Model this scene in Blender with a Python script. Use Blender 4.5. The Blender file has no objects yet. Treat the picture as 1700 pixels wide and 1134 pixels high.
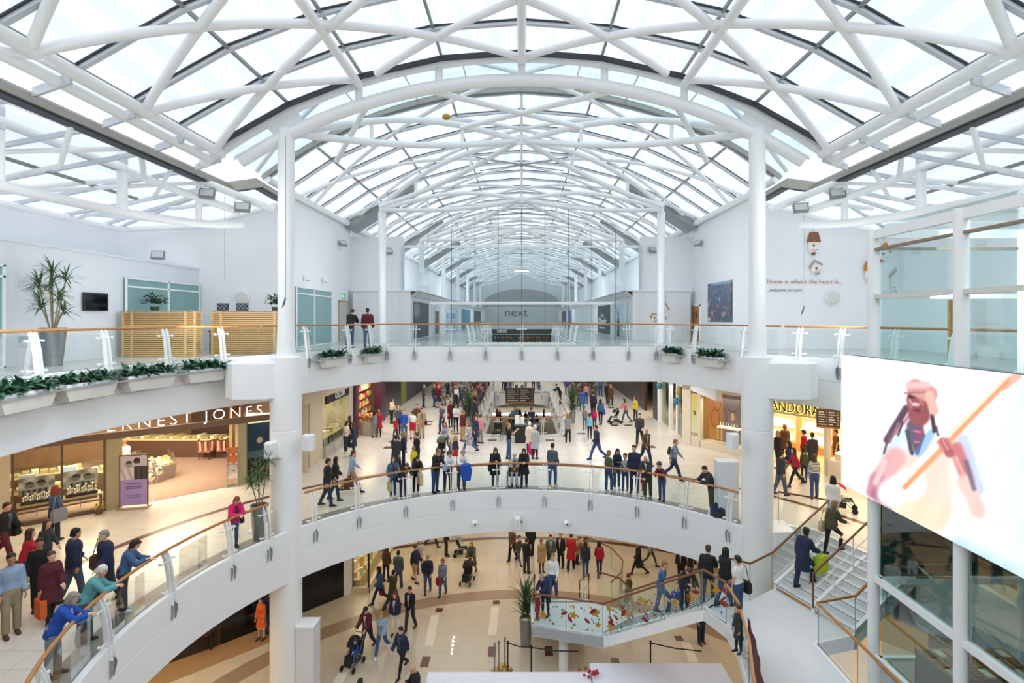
import bpy, bmesh, math, random
from mathutils import Vector, Matrix
from math import sin, cos, pi, radians as RAD, hypot, sqrt, atan2
random.seed(7)
S = bpy.context.scene
COL = S.collection

# ------------------------------------------------------------------ camera, world, light
CAMZ = 12.6                       # eye height above the ground floor (levels at 0, 5.6 and 11.2)
cam_d = bpy.data.cameras.new('camera')
cam = bpy.data.objects.new('camera', cam_d)
COL.objects.link(cam)
cam.location = (0, 0, CAMZ)
cam.rotation_euler = (pi/2, 0, 0)
cam_d.sensor_width = 36
cam_d.lens = 900/1700*36
cam_d.shift_x = -16/1700
cam_d.shift_y = -39/1700
cam_d.clip_start = 0.1
cam_d.clip_end = 500
S.camera = cam
S.view_settings.view_transform = 'Standard'
S.view_settings.look = 'None'
S.view_settings.gamma = 1
S.view_settings.use_curve_mapping = False
S.view_settings.exposure = 0.27

W = bpy.data.worlds.new('overcast')
S.world = W
W.use_nodes = True
nt = W.node_tree
bg = nt.nodes['Background']
tc = nt.nodes.new('ShaderNodeTexCoord')
nz = nt.nodes.new('ShaderNodeTexNoise'); nz.inputs['Scale'].default_value = 2.5; nz.inputs['Detail'].default_value = 3
rp = nt.nodes.new('ShaderNodeValToRGB')
rp.color_ramp.elements[0].position = .3; rp.color_ramp.elements[0].color = (.80, .89, 1, 1)
rp.color_ramp.elements[1].position = .7; rp.color_ramp.elements[1].color = (1, 1, 1, 1)
nt.links.new(tc.outputs['Generated'], nz.inputs['Vector'])
nt.links.new(nz.outputs['Fac'], rp.inputs['Fac'])
nt.links.new(rp.outputs['Color'], bg.inputs['Color'])
bg.inputs['Strength'].default_value = 1.45

def area_light(name, loc, size, power, col=(1, .78, .5), sizey=None, rot=(0, 0, 0)):
    l = bpy.data.lights.new(name, 'AREA'); l.energy = power; l.color = col
    l.size = size
    if sizey: l.shape = 'RECTANGLE'; l.size_y = sizey
    o = bpy.data.objects.new(name, l); o.location = loc; o.rotation_euler = rot
    COL.objects.link(o); return o
WARM = (1, .80, .56)
# lamps in the ceilings of the two covered shopping levels (middle floor soffit z 9.3, ground floor soffit 3.8)
area_light('ceiling_lamp', (-13.3, 16.5, 9.4), 5, 175, (1, .74, .47), 10, (0, 0, RAD(-40)))
area_light('ceiling_lamp', (-17.5, 24.0, 9.0), 7, 520, (1, .82, .6), 6)
area_light('ceiling_lamp', (0, 27.5, 9.45), 15, 230, (1, .96, .9), 2.5)
area_light('ceiling_lamp', (-6.3, 38, 9.4), 4, 380, (1, .96, .92), 20)
area_light('ceiling_lamp', (6.3, 38, 9.4), 4, 380, (1, .96, .92), 20)
area_light('ceiling_lamp', (0, 56, 9.4), 12, 450, (1, .95, .9), 12)
area_light('ceiling_lamp', (13.5, 19, 9.4), 5, 260, WARM, 7, (0, 0, RAD(40)))
area_light('ceiling_lamp', (14.5, 27.5, 8.6), 4, 240, (1, .8, .55), 4)
area_light('ceiling_lamp', (0, 26.5, 3.8), 16, 260, (1, .86, .68), 5)
area_light('ceiling_lamp', (0, 42, 3.8), 12, 330, (1, .86, .68), 18)
area_light('ceiling_lamp', (-12.5, 15, 3.8), 5, 330, WARM, 12)
area_light('ceiling_lamp', (12.5, 17, 3.8), 5, 300, WARM, 10)

# added fill lights hanging free in the hall, no fittings, brightening the white walls
for sx in (-1, 1):
    for x, y, z, rx, rz, p in ((9.3, 11.5, 13.4, 84, -90*sx, 90), (10.0, 17.5, 13.2, 84, -35*sx, 70), (5.5, 27, 14.6, 78, -90*sx, 60), (5.0, 48.5, 16.6, 66, -90*sx, 110), (5.0, 72.5, 16.6, 66, -90*sx, 130)):
        area_light('floodlight', (sx*x, y, z), 1.5, p, (.96, .98, 1), 1.5, (RAD(rx), 0, RAD(rz)))

for sx in (-1, 1):                # added pairs without fittings, extra skylight fill aimed down into the well
    for y in (8, 14.5):
        area_light('floodlight', (sx*10.2, y, 16.9), 2.0, 190 if y < 10 else 130, (.97, .985, 1), 2.0, (RAD(40), 0, RAD((62 if y < 10 else 100)*sx)))

# ------------------------------------------------------------------ helpers
def lin(c):
    if isinstance(c, str):
        c = tuple(int(c[i:i+2], 16)/255 for i in (0, 2, 4))
    return tuple(x/12.92 if x <= .04045 else ((x+.055)/1.055)**2.4 for x in c)
_m = {}
def M(key, c=None, rough=.5, metal=0, var=.04, scale=6, emit=0, bump=0, kind=None):
    """a procedural surface: base colour with slight noise variation, optional bump"""
    if key in _m: return _m[key]
    m = bpy.data.materials.new(key); m.use_nodes = True
    n, l = m.node_tree.nodes, m.node_tree.links
    b = n['Principled BSDF']
    c = lin(c)
    b.inputs['Roughness'].default_value = rough
    b.inputs['Metallic'].default_value = metal
    t = n.new('ShaderNodeTexCoord')
    z = n.new('ShaderNodeTexNoise'); z.inputs['Scale'].default_value = scale; z.inputs['Detail'].default_value = 2
    l.new(t.outputs['Object'], z.inputs['Vector'])
    r = n.new('ShaderNodeMix'); r.data_type = 'RGBA'
    r.inputs[6].default_value = tuple(x*(1-var) for x in c)+(1,)
    r.inputs[7].default_value = tuple(min(1, x*(1+var)) for x in c)+(1,)
    l.new(z.outputs['Fac'], r.inputs[0]); l.new(r.outputs[2], b.inputs['Base Color'])
    if bump:
        bp = n.new('ShaderNodeBump'); bp.inputs['Strength'].default_value = bump
        l.new(z.outputs['Fac'], bp.inputs['Height']); l.new(bp.outputs['Normal'], b.inputs['Normal'])
    if emit:
        l.new(r.outputs[2], b.inputs['Emission Color']); b.inputs['Emission Strength'].default_value = emit
    _m[key] = m; m.diffuse_color = c+(1,)
    return m
def glass(key, tint, refl=.5, alpha=None):
    """thin sheet glass: tinted see-through with a grazing reflection"""
    if key in _m: return _m[key]
    m = bpy.data.materials.new(key); m.use_nodes = True
    n, l = m.node_tree.nodes, m.node_tree.links
    n.remove(n['Principled BSDF'])
    tr = n.new('ShaderNodeBsdfTransparent'); tr.inputs[0].default_value = tuple(tint)+(1,)
    gl = n.new('ShaderNodeBsdfGlossy'); gl.inputs['Roughness'].default_value = .03
    lw = n.new('ShaderNodeLayerWeight'); lw.inputs[0].default_value = .25
    mp = n.new('ShaderNodeMath'); mp.operation = 'MULTIPLY'; mp.inputs[1].default_value = refl
    l.new(lw.outputs['Fresnel'], mp.inputs[0])
    mx = n.new('ShaderNodeMixShader')
    l.new(mp.outputs[0], mx.inputs[0]); l.new(tr.outputs[0], mx.inputs[1]); l.new(gl.outputs[0], mx.inputs[2])
    l.new(mx.outputs[0], n['Material Output'].inputs[0])
    _m[key] = m; return m
def paint_mat(key, emit=0, rough=.5):
    """a surface printed with a picture stored in the mesh's colour attribute"""
    if key in _m: return _m[key]
    m = bpy.data.materials.new(key); m.use_nodes = True
    n, l = m.node_tree.nodes, m.node_tree.links
    b = n['Principled BSDF']; a = n.new('ShaderNodeAttribute'); a.attribute_name = 'print'
    b.inputs['Roughness'].default_value = rough
    if emit:
        b.inputs['Base Color'].default_value = (.02, .02, .02, 1)
        l.new(a.outputs['Color'], b.inputs['Emission Color']); b.inputs['Emission Strength'].default_value = emit
    else:
        l.new(a.outputs['Color'], b.inputs['Base Color'])
    _m[key] = m; return m

class MB:
    def __init__(s): s.v = []; s.f = []; s.mi = []; s.ms = []
    def mat(s, m):
        if m not in s.ms: s.ms.append(m)
        return s.ms.index(m)
    def add(s, vs, fs, m=None):
        o = len(s.v); s.v += [tuple(v) for v in vs]; i = s.mat(m) if m else 0
        for f in fs: s.f.append([o+k for k in f]); s.mi.append(i)
        return s
    def box(s, x0, x1, y0, y1, z0, z1, m=None):
        v = [(x, y, z) for z in (z0, z1) for x, y in ((x0, y0), (x1, y0), (x1, y1), (x0, y1))]
        return s.add(v, [(3, 2, 1, 0), (4, 5, 6, 7), (0, 1, 5, 4), (1, 2, 6, 5), (2, 3, 7, 6), (3, 0, 4, 7)], m)
    def obox(s, c, sx, sy, sz, rz=0, m=None, rx=0):
        """box centred on c in xy, standing on c.z"""
        R = Matrix.Rotation(rz, 3, 'Z') @ Matrix.Rotation(rx, 3, 'X')
        v = [Vector(c)+R @ Vector((x*sx/2, y*sy/2, z*sz)) for z in (0, 1) for x, y in ((-1, -1), (1, -1), (1, 1), (-1, 1))]
        return s.add(v, [(3, 2, 1, 0), (4, 5, 6, 7), (0, 1, 5, 4), (1, 2, 6, 5), (2, 3, 7, 6), (3, 0, 4, 7)], m)
    def prism(s, poly, z0, z1, m=None):
        n = len(poly)
        v = [(x, y, z0) for x, y in poly]+[(x, y, z1) for x, y in poly]
        return s.add(v, [tuple(range(n))[::-1], tuple(range(n, 2*n))]+[(i, (i+1) % n, n+(i+1) % n, n+i) for i in range(n)], m)
    def slab(s, pts, off, m=None):
        """flat polygon of 3-D pts thickened by vector off"""
        n = len(pts); off = Vector(off)
        v = [Vector(p) for p in pts]+[Vector(p)+off for p in pts]
        return s.add(v, [tuple(range(n))[::-1], tuple(range(n, 2*n))]+[(i, (i+1) % n, n+(i+1) % n, n+i) for i in range(n)], m)
    def loft(s, rings, m=None, cap=True, closed=False):
        n = len(rings[0]); v = [p for r in rings for p in r]; f = []
        k = len(rings)
        for i in range(k if closed else k-1):
            a, b = i*n, ((i+1) % k)*n
            f += [(a+j, a+(j+1) % n, b+(j+1) % n, b+j) for j in range(n)]
        if cap and not closed: f += [tuple(range(n))[::-1], tuple(range((k-1)*n, k*n))]
        return s.add(v, f, m)
    def tube(s, pts, r, seg=8, m=None, cap=True, flat=None):
        """round bar along pts; r a number or one per point; flat=(w,h) makes it rectangular"""
        pts = [Vector(p) for p in pts]; k = len(pts)
        rs = r if isinstance(r, (list, tuple)) else [r]*k
        rings = []; up = None
        for i, p in enumerate(pts):
            t = (pts[min(i+1, k-1)]-pts[max(i-1, 0)]).normalized()
            if up is None:
                up = Vector((0, 0, 1)) if abs(t.z) < .95 else Vector((0, 1, 0))
            sd = t.cross(up).normalized(); up2 = sd.cross(t).normalized()
            if abs(t.z) >= .95: up = up2
            if flat:
                w, h = flat[0]/2, flat[1]/2
                rings.append([p+sd*a*w+up2*b*h for a, b in ((-1, -1), (1, -1), (1, 1), (-1, 1))])
            else:
                rings.append([p+(sd*cos(2*pi*j/seg)+up2*sin(2*pi*j/seg))*rs[i] for j in range(seg)])
        return s.loft(rings, m, cap)
    def lathe(s, prof, c=(0, 0, 0), seg=20, m=None):
        cx, cy, cz = c
        return s.loft([[(cx+r*cos(2*pi*j/seg), cy+r*sin(2*pi*j/seg), cz+z) for j in range(seg)] for r, z in prof], m)
    def ball(s, c, r, seg=12, m=None, sq=(1, 1, 1)):
        k = max(6, seg//2+1)
        rg = []
        for i in range(k):
            a = -pi/2+pi*(i+.15)/(k-1+.3); rr = max(.02, cos(a))
            rg.append([(c[0]+r*sq[0]*rr*cos(2*pi*j/seg), c[1]+r*sq[1]*rr*sin(2*pi*j/seg), c[2]+r*sq[2]*sin(a)) for j in range(seg)])
        return s.loft(rg, m)
    def quad(s, a, b, c, d, m=None): return s.add([a, b, c, d], [(0, 1, 2, 3)], m)
    def build(s, name, m=None, parent=None, smooth=False, loc=None, rz=None, kind=None):
        me = bpy.data.meshes.new(name); me.from_pydata(s.v, [], s.f); me.update()
        o = bpy.data.objects.new(name, me)
        for q in (s.ms or [m]):
            if q: me.materials.append(q)
        if len(s.ms) > 1: me.polygons.foreach_set('material_index', s.mi)
        bm = bmesh.new(); bm.from_mesh(me); bmesh.ops.recalc_face_normals(bm, faces=bm.faces); bm.to_mesh(me); bm.free()
        if smooth:
            me.polygons.foreach_set('use_smooth', [True]*len(me.polygons))
            try: me.set_sharp_from_angle(angle=RAD(40))
            except Exception: pass
        COL.objects.link(o)
        if parent: o.parent = parent
        if loc is not None: o.location = loc
        if rz is not None: o.rotation_euler = (0, 0, rz)
        if kind: o['kind'] = kind
        return o
def tag(o, label, cat, group=None, kind=None):
    o['label'] = label; o['category'] = cat
    if group: o['group'] = group
    if kind: o['kind'] = kind
    return o
def thing(name, label, cat, loc=(0, 0, 0), rz=0, group=None):
    o = bpy.data.objects.new(name, None); COL.objects.link(o)
    o.location = loc; o.rotation_euler = (0, 0, rz); o.empty_display_size = .1
    return tag(o, label, cat, group)
def struct(name, mb, m=None, smooth=False):
    o = mb.build(name, m, smooth=smooth); o['kind'] = 'structure'; return o
def copy_tree(o, parent=None):
    c = o.copy(); COL.objects.link(c)
    if parent is not None: c.parent = parent
    for ch in list(o.children): copy_tree(ch, c)
    return c
def dup(o, loc, rz=0, label=None, group=None, sc=None):
    c = copy_tree(o); c.location = loc; c.rotation_euler = (0, 0, rz)
    if label: c['label'] = label
    if group: c['group'] = group
    if sc: c.scale = (sc, sc, sc)
    return c
def text(name, body, size, m, parent=None, depth=.02, align='CENTER', spacing=1, bold=0):
    """lettering standing in the xz plane, facing -y, as a mesh"""
    cu = bpy.data.curves.new(name, 'FONT'); cu.body = body; cu.size = size; cu.extrude = depth/2
    cu.align_x = align; cu.space_character = spacing; cu.offset = bold; cu.resolution_u = 3
    t = bpy.data.objects.new('tmp', cu); COL.objects.link(t)
    dg = bpy.context.evaluated_depsgraph_get()
    me = bpy.data.meshes.new_from_object(t.evaluated_get(dg)); bpy.data.objects.remove(t)
    me.transform(Matrix.Rotation(pi/2, 4, 'X'))
    me.materials.clear(); me.materials.append(m)
    o = bpy.data.objects.new(name, me); COL.objects.link(o)
    if parent: o.parent = parent
    return o
def picture(name, w, h, fn, nx, nz, m, parent=None, thick=.01):
    """flat printed sheet w x h in the xz plane facing -y, colours fn(u, v)"""
    vs = []; fs = []; cols = []
    for j in range(nz+1):
        for i in range(nx+1):
            vs.append(((i/nx-.5)*w, 0, j/nz*h)); cols.append(lin(tuple(min(1, max(0, q)) for q in fn(i/nx, j/nz))))
    for j in range(nz):
        for i in range(nx): a = j*(nx+1)+i; fs.append((a, a+1, a+nx+2, a+nx+1))
    nfront = len(vs)
    for x, z in ((-.5, 0), (.5, 0), (.5, 1), (-.5, 1)): vs.append((x*w, thick, z*h)); cols.append((.8, .8, .8))
    fs.append((nfront+3, nfront+2, nfront+1, nfront))
    me = bpy.data.meshes.new(name); me.from_pydata(vs, [], fs)
    at = me.color_attributes.new('print', 'FLOAT_COLOR', 'POINT')
    for i, c in enumerate(cols): at.data[i].color = (*c, 1)
    me.materials.append(m)
    o = bpy.data.objects.new(name, me); COL.objects.link(o)
    if parent: o.parent = parent
    return o
def PX(x, y, H):
    """point of the level H metres under eye height that shows at x, y of the survey picture"""
    Y = 900*H/(y-528); return ((x-866)/900*Y, Y)
def arc(R, a0, a1, n, cy=13.0, cx=0.0):
    return [(cx+R*sin(RAD(a0+(a1-a0)*i/n)), cy+R*cos(RAD(a0+(a1-a0)*i/n))) for i in range(n+1)]

WHITE = M('white_paint', 'f1f3f5', .55, var=.015, scale=1.5)
WALL = M('white_wall', 'f0f2f5', .7, var=.02, scale=.8)
STEEL_W = M('white_steel', 'f3f5f6', .35, var=.015, scale=2)
STEEL = M('brushed_steel', 'a9adb0', .3, .9, var=.08, scale=20)
GREYM = M('grey_metal', '8e918f', .45, .3, var=.08, scale=8)
GUTTER = M('gutter_metal', 'a6a49c', .5, .2, var=.06, scale=5)
DARK = M('dark_gasket', '2c3138', .5)
SILVER = M('silver_bar', 'ccd2d8', .35, .25, var=.05, scale=12)
OAK = M('oak_handrail', 'b07a42', .35, var=.25, scale=9)
BLACK = M('black_plastic', '17181b', .4)
CHROME = M('chrome', 'd8d8d8', .12, 1)
GL = glass('clear_glass', (.90, .965, .955), .5)
GLT = glass('tower_glass', (.80, .91, .90), .3)
GLD = glass('tower_glass_dark', (.50, .66, .64), .22)
# ------------------------------------------------------------------ floors
def floor_mat(key, c1, c2, tile=.6, rough=.25, mort='b8ad9a'):
    m = bpy.data.materials.new(key); m.use_nodes = True
    n, l = m.node_tree.nodes, m.node_tree.links; b = n['Principled BSDF']
    t = n.new('ShaderNodeTexCoord'); br = n.new('ShaderNodeTexBrick')
    br.offset = 0; br.inputs['Scale'].default_value = 1/tile
    br.inputs['Brick Width'].default_value = 1; br.inputs['Row Height'].default_value = 1
    br.inputs['Mortar Size'].default_value = .008
    br.inputs['Color1'].default_value = lin(c1)+(1,); br.inputs['Color2'].default_value = lin(c2)+(1,)
    br.inputs['Mortar'].default_value = lin(mort)+(1,)
    l.new(t.outputs['Object'], br.inputs['Vector'])
    z = n.new('ShaderNodeTexNoise'); z.inputs['Scale'].default_value = 40
    mx = n.new('ShaderNodeMix'); mx.data_type = 'RGBA'; mx.blend_type = 'MULTIPLY'; mx.inputs[0].default_value = .25
    l.new(t.outputs['Object'], z.inputs['Vector']); l.new(br.outputs['Color'], mx.inputs[6]); l.new(z.outputs['Fac'], mx.inputs[7])
    l.new(mx.outputs[2], b.inputs['Base Color']); b.inputs['Roughness'].default_value = rough
    return m
TILE_M = floor_mat('cream_terrazzo', 'e9e5de', 'e4dfd7')
TILE_G = floor_mat('beige_terrazzo', 'd9ccb8', 'd4c6b0')
TILE_U = floor_mat('pale_stone', 'd6d5d0', 'd0cfca')
BROWN = M('brown_tile', '5c3026', .3, var=.08)
TAN = M('tan_tile', '9c8570', .35, var=.06)
GREYB = M('grey_granite', '8b8680', .35, var=.18, scale=60)
U, MZ, G = 11.2, 5.6, 0.0
# ground floor
mb = MB(); mb.box(-40, 40, -6, 70, -.3, 0); struct('floor', mb, TILE_G)
# opening outlines
CH_L = [(-9.3, 19.6), (-8.75, 21.4), (-7.9, 23.4), (-6.65, 25.7)]
def ring_slab(inner, outer_box, z0, z1):
    """slab outside an opening: inner is an open polyline going left to right round the far side (x from - to +)"""
    x0, x1, y0, y1 = outer_box
    m = MB()
    pts = inner
    for a, b in zip(pts, pts[1:]):
        # project outward to box: by direction from the opening centre
        def out(p):
            dx, dy = p[0]-0, p[1]-13.0
            k = 1e9
            if dx > 1e-6: k = min(k, (x1-0)/dx)
            if dx < -1e-6: k = min(k, (x0-0)/dx)
            if dy > 1e-6: k = min(k, (y1-13)/dy)
            if dy < -1e-6: k = min(k, (y0-13)/dy)
            return (dx*k, 13+dy*k)
        m.prism([a, b, out(b), out(a)], z0, z1)
        oa, ob = out(a), out(b)
        if abs(oa[0]-ob[0]) > .01 and abs(oa[1]-ob[1]) > .01:       # corner wedge
            cx = x0 if min(oa[0], ob[0]) < -abs(x0)+.1 and (oa[0] < 0) else x1
            cy = y1 if max(oa[1], ob[1]) > 13 else y0
            m.prism([oa, ob, (cx, cy)], z0, z1)
    return m
def arcpts(R, a0, a1, st=4):
    n = max(2, int(abs(a1-a0)/st)); return arc(R, a0, a1, n)
# middle floor opening: circle R 8.85 with the stair bay cut out on the right
STAIR_TOP = [(10.0, 17.5), (10.9, 15.0)]
MID_IN = arcpts(8.85, -150, 56) + [(8.6, 18.35), (10.0, 17.5), (10.9, 15.0), (11.9, 14.2), (11.9, 6.0), (6, 5.0)]
UP_IN = [p for p in arcpts(11.35, -150, -55)] + CH_L[1:] + [(-x, y) for x, y in CH_L[::-1]][:-1] + [p for p in arcpts(11.35, 55, 150)]
mfl = ring_slab(MID_IN, (-40, 40, -6, 31.9), MZ-.25, MZ)
# beyond: corridor with the long opening |x|<2.65, Y 31.9..51.6
mfl.box(-40, -2.65, 31.9, 51.6, MZ-.25, MZ); mfl.box(2.65, 40, 31.9, 51.6, MZ-.25, MZ); mfl.box(-40, 40, 51.6, 105.2, MZ-.25, MZ)
struct('floor', mfl, TILE_M)
ufl = ring_slab(UP_IN, (-40, 40, -6, 28.8), U-.25, U)
for sx in (-1, 1): ufl.box(*sorted((sx*2.9, sx*40)), 28.8, 51.6, U-.25, U)
ufl.box(-40, 40, 51.6, 105.2, U-.25, U)
struct('floor', ufl, TILE_U)
# inlaid bands
def band(R0, R1, a0, a1, z, m, name='trim'):
    b = MB(); A, B = arc(R0, a0, a1, 60), arc(R1, a0, a1, 60)
    for i in range(60): b.quad((*A[i], z), (*B[i], z), (*B[i+1], z), (*A[i+1], z))
    o = b.build(name, m); o['kind'] = 'structure'; return o
band(12.75, 13.0, -140, 118, MZ+.004, BROWN, 'trim_1')
band(8.85, 9.55, -150, 56, MZ+.004, GREYB, 'trim_2')
band(11.35, 12.15, -140, 140, .004, TAN, 'trim_3')
band(17.9, 18.25, -40, 40, .004, BROWN, 'trim_4')
# ground tiles inlaid
b = MB(); 
for (x, y, w, h) in ((-2.9+.0, 22.3, .3, .3), (.9, 23.2, .3, .3), (-2.4+.0, 18.0, .3, .62), (.75, 19.2, .0, .0)): pass
for px_, py_, w, h in ((729, 1013, .30, .33), (824, 1000, .30, .33), (706, 1099, .30, .62), (817, 1082, .30, .62), (911, 1081, .30, .62), (1022, 1101, .30, .62), (1127, 1060, .30, .33)):
    x, y = PX(px_, py_, 12.6); b.obox((x, y, .001), w, h, .004, 0)
struct('trim_5', b, BROWN)
b = MB()
LT = M('pale_tile', 'e6ddcb', .3)
for (ax, ay), (bx, by) in (((1090, 1013), (1135, 1098)), ):
    pass
for (ax, ay, bx, by) in ((722, 1022, 712, 1072), (822, 1008, 817, 1055), (1138, 1066, 1152, 1100), (575, 1110, 560, 1134)):
    p, q = Vector(PX(ax, ay, 12.6)), Vector(PX(bx, by, 12.6)); d = q-p
    b.obox((*((p+q)/2), .001), d.length, .34, .004, atan2(d.y, d.x))
struct('trim_6', b, LT)
b = MB()
for px_, py_ in ((654, 733), (645, 743), (712, 700), (710, 705), (817, 731), (913, 731), (1014, 677), (1015, 700), (1020, 706), (1043, 706), (965, 720), (1022, 684), (1080, 742), (760, 720)):
    x, y = PX(px_, py_, 7.0); b.obox((x, y, MZ+.001), .5, .5, .004, 0)
struct('trim_7', b, BROWN)

# ------------------------------------------------------------------ slab edges (fascias)
def sweep(path, prof, m, name, closed=False):
    """prof: list of (r, z): r positive toward the void (left normal of path is void if side=1)"""
    P = [Vector((x, y)) for x, y in path]; rings = []
    for i, p in enumerate(P):
        t0 = (P[i]-P[i-1]).normalized() if i else None
        t1 = (P[i+1]-P[i]).normalized() if i < len(P)-1 else None
        t = ((t0 or t1)+(t1 or t0)).normalized()
        nn = Vector((t.y, -t.x))            # right-hand normal: void side when walking from left round the far side
        k = 1/max(.5, (t.dot(t1 or t0)))
        rings.append([(p.x+nn.x*r*k, p.y+nn.y*r*k, z) for r, z in prof])
    b = MB(); b.loft(rings); return struct(name, b, m, smooth=True)
def fasc(z): return [(.03, z+.06), (-.14, z+.06), (-.14, z-1.6), (.03, z-1.6), (.03, z-.72), (.005, z-.71), (.005, z-.69), (.03, z-.68)]
FASC_M = fasc(MZ)
FASC_U = fasc(U)
sweep(arc(8.85, -150, 56, 80), FASC_M, WHITE, 'wall_balcony')
sweep([(8.6, 18.35), (10.0, 17.5)], FASC_M, WHITE, 'wall_balcony')
sweep([(10.9, 15.0), (11.9, 14.2), (11.9, 6)], FASC_M, WHITE, 'wall_balcony')
sweep(UP_IN, FASC_U, WHITE, 'wall_balcony')
# void further along the middle floor and the bridge beyond it
sweep([(-2.65, 51.6), (-2.65, 33.4), (-2.2, 32.5), (0, 31.9), (2.2, 32.5), (2.65, 33.4), (2.65, 51.6)][::-1], FASC_M, WHITE, 'wall_balcony')
b = MB()
n = 14
fr = [[(2.65*cos(pi*i/n), 51.6-1.2*sin(pi*i/n), z) for z in (MZ+.05, MZ-1.7+.75*sin(pi*i/n))] for i in range(n+1)]
for i in range(n): b.quad(fr[i][0], fr[i][1], fr[i+1][1], fr[i+1][0])
struct('wall_bridge', b, WHITE)
for sx in (-1, 1):
    P_ = [(sx*2.9, 28.8), (sx*2.9, 51.6)]
    sweep(P_ if sx > 0 else P_[::-1], [(0, U+.06), (-.12, U+.06), (-.12, U-1.2), (0, U-1.2)], WHITE, 'wall_balcony')
b = MB(); b.box(-2.9, 2.9, 28.65, 28.8, U-1.6, U+.05); struct('wall_bridge', b, WHITE)
# soffits
CEIL = M('soffit_paint', 'ece6da', .7)
cs = ring_slab(UP_IN, (-40, 40, -6, 28.8), U-1.62, U-1.55)
for sx in (-1, 1): cs.box(*sorted((sx*2.9, sx*40)), 28.8, 51.6, U-1.62, U-1.55)
cs.box(-40, 40, 51.6, 105.2, U-1.62, U-1.55)
struct('ceiling', cs, CEIL)
cs = ring_slab(MID_IN, (-40, 40, -6, 31.9), MZ-1.62, MZ-1.55)
cs.box(-40, -2.65, 31.9, 51.6, MZ-1.62, MZ-1.55); cs.box(2.65, 40, 31.9, 51.6, MZ-1.62, MZ-1.55); cs.box(-40, 40, 51.6, 80, MZ-1.62, MZ-1.55)
struct('ceiling', cs, CEIL)

# ------------------------------------------------------------------ upper level walls
def wall(name, pts, z0, zt, m=WALL, th=.2):
    """vertical wall along pts; zt one height per point"""
    if not isinstance(zt, (list, tuple)): zt = [zt]*len(pts)
    b = MB()
    for (p, q, a, c) in zip(pts, pts[1:], zt, zt[1:]):
        d = (Vector(q)-Vector(p)).normalized(); nn = Vector((-d.y, d.x))*th
        b.slab([(*p, z0), (*q, z0), (*q, c), (*p, a)], (nn.x, nn.y, 0))
    return struct(name, b, m)
ZC = CAMZ
WX = 10.7
wall('wall_left', [(-17, -4), (-17, 22.9), (-14.7, 24.7), (-WX-.04, 24.7)], U, [ZC+3.84, ZC+3.84, ZC+4.3, ZC+5.3])
wall('wall_left', [(-WX, 24.69), (-WX, 34)], U, ZC+5.8)
wall('wall_left', [(-WX, 34), (-7.45, 34)], U, ZC+5.1)
wall('wall_right', [(17, -4), (17, 24.7), (WX+.04, 24.7)][::-1], U, [ZC+3.84, ZC+3.84, ZC+5.3][::-1])
wall('wall_right', [(WX, 34), (WX, 24.69)], U, ZC+5.8)
wall('wall_right', [(7.45, 34), (WX, 34)], U, ZC+5.1)
# office box in front of the left wall
b = MB(); b.box(-17.1, -14.7, -4, 24.7, U, ZC+2.24); b.box(-17.1, -14.66, -4, 24.7, ZC+2.2, ZC+2.27); struct('wall_office', b, M('office_wall', 'dde3ea', .6, var=.02))
# corridor walls beyond the glass
wall('wall_left', [(-WX, 34.2), (-WX, 105)], U, ZC+5.8); wall('wall_right', [(WX, 105), (WX, 34.2)], U, ZC+5.8)
b = MB(); b.box(-12, 12, 105, 105.3, U-5.6, ZC+9)
struct('wall_end', b, M('far_wall', 'cdd3d6', .7))
b = MB()                                     # grey arched recess on the far wall
AR = [(-7.4, ZC+2.2)]+[(7.4*sin(RAD(-90+180*i/20)), ZC+2.7+2.9*cos(RAD(-90+180*i/20))) for i in range(21)]+[(7.4, ZC+2.2)]
b.slab([(x, 104.9, z) for x, z in AR], (0, .08, 0)); struct('wall_end', b, M('far_arch', 'a3aaab', .7))
b = MB(); b.box(-6.6, 6.6, 104.85, 105, ZC-1.5, ZC+2.2); struct('wall_end', b, M('far_panel', 'c3cccc', .6))

# outer shell closing the building off on all sides
OUTW = M('outer_wall', 'b9b2a6', .8)
b = MB(); b.box(-40.2, -40, -6.2, 105.3, 0, U); b.box(40, 40.2, -6.2, 105.3, 0, U); b.box(-40, 40, -6.2, -6, 0, ZC+3.6); b.box(-40, 40, 78, 78.2, 0, MZ-1.6); struct('wall_outer', b, OUTW)
b = MB(); b.box(-40, 40, 66, 66.2, MZ, 9.7); struct('wall_outer', b, M('far_shops', '8c8984', .7, var=.5, scale=.8))
b = MB(); b.box(-40, -10.9, 24.9, 105.3, U+3.2, U+3.3); b.box(10.9, 40, 24.9, 105.3, U+3.2, U+3.3); b.box(-40, -17.1, -6, 24.9, U+5, U+5.1); b.box(17.2, 40, -6, 24.9, U+5, U+5.1); struct('ceiling', b, OUTW)

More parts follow.
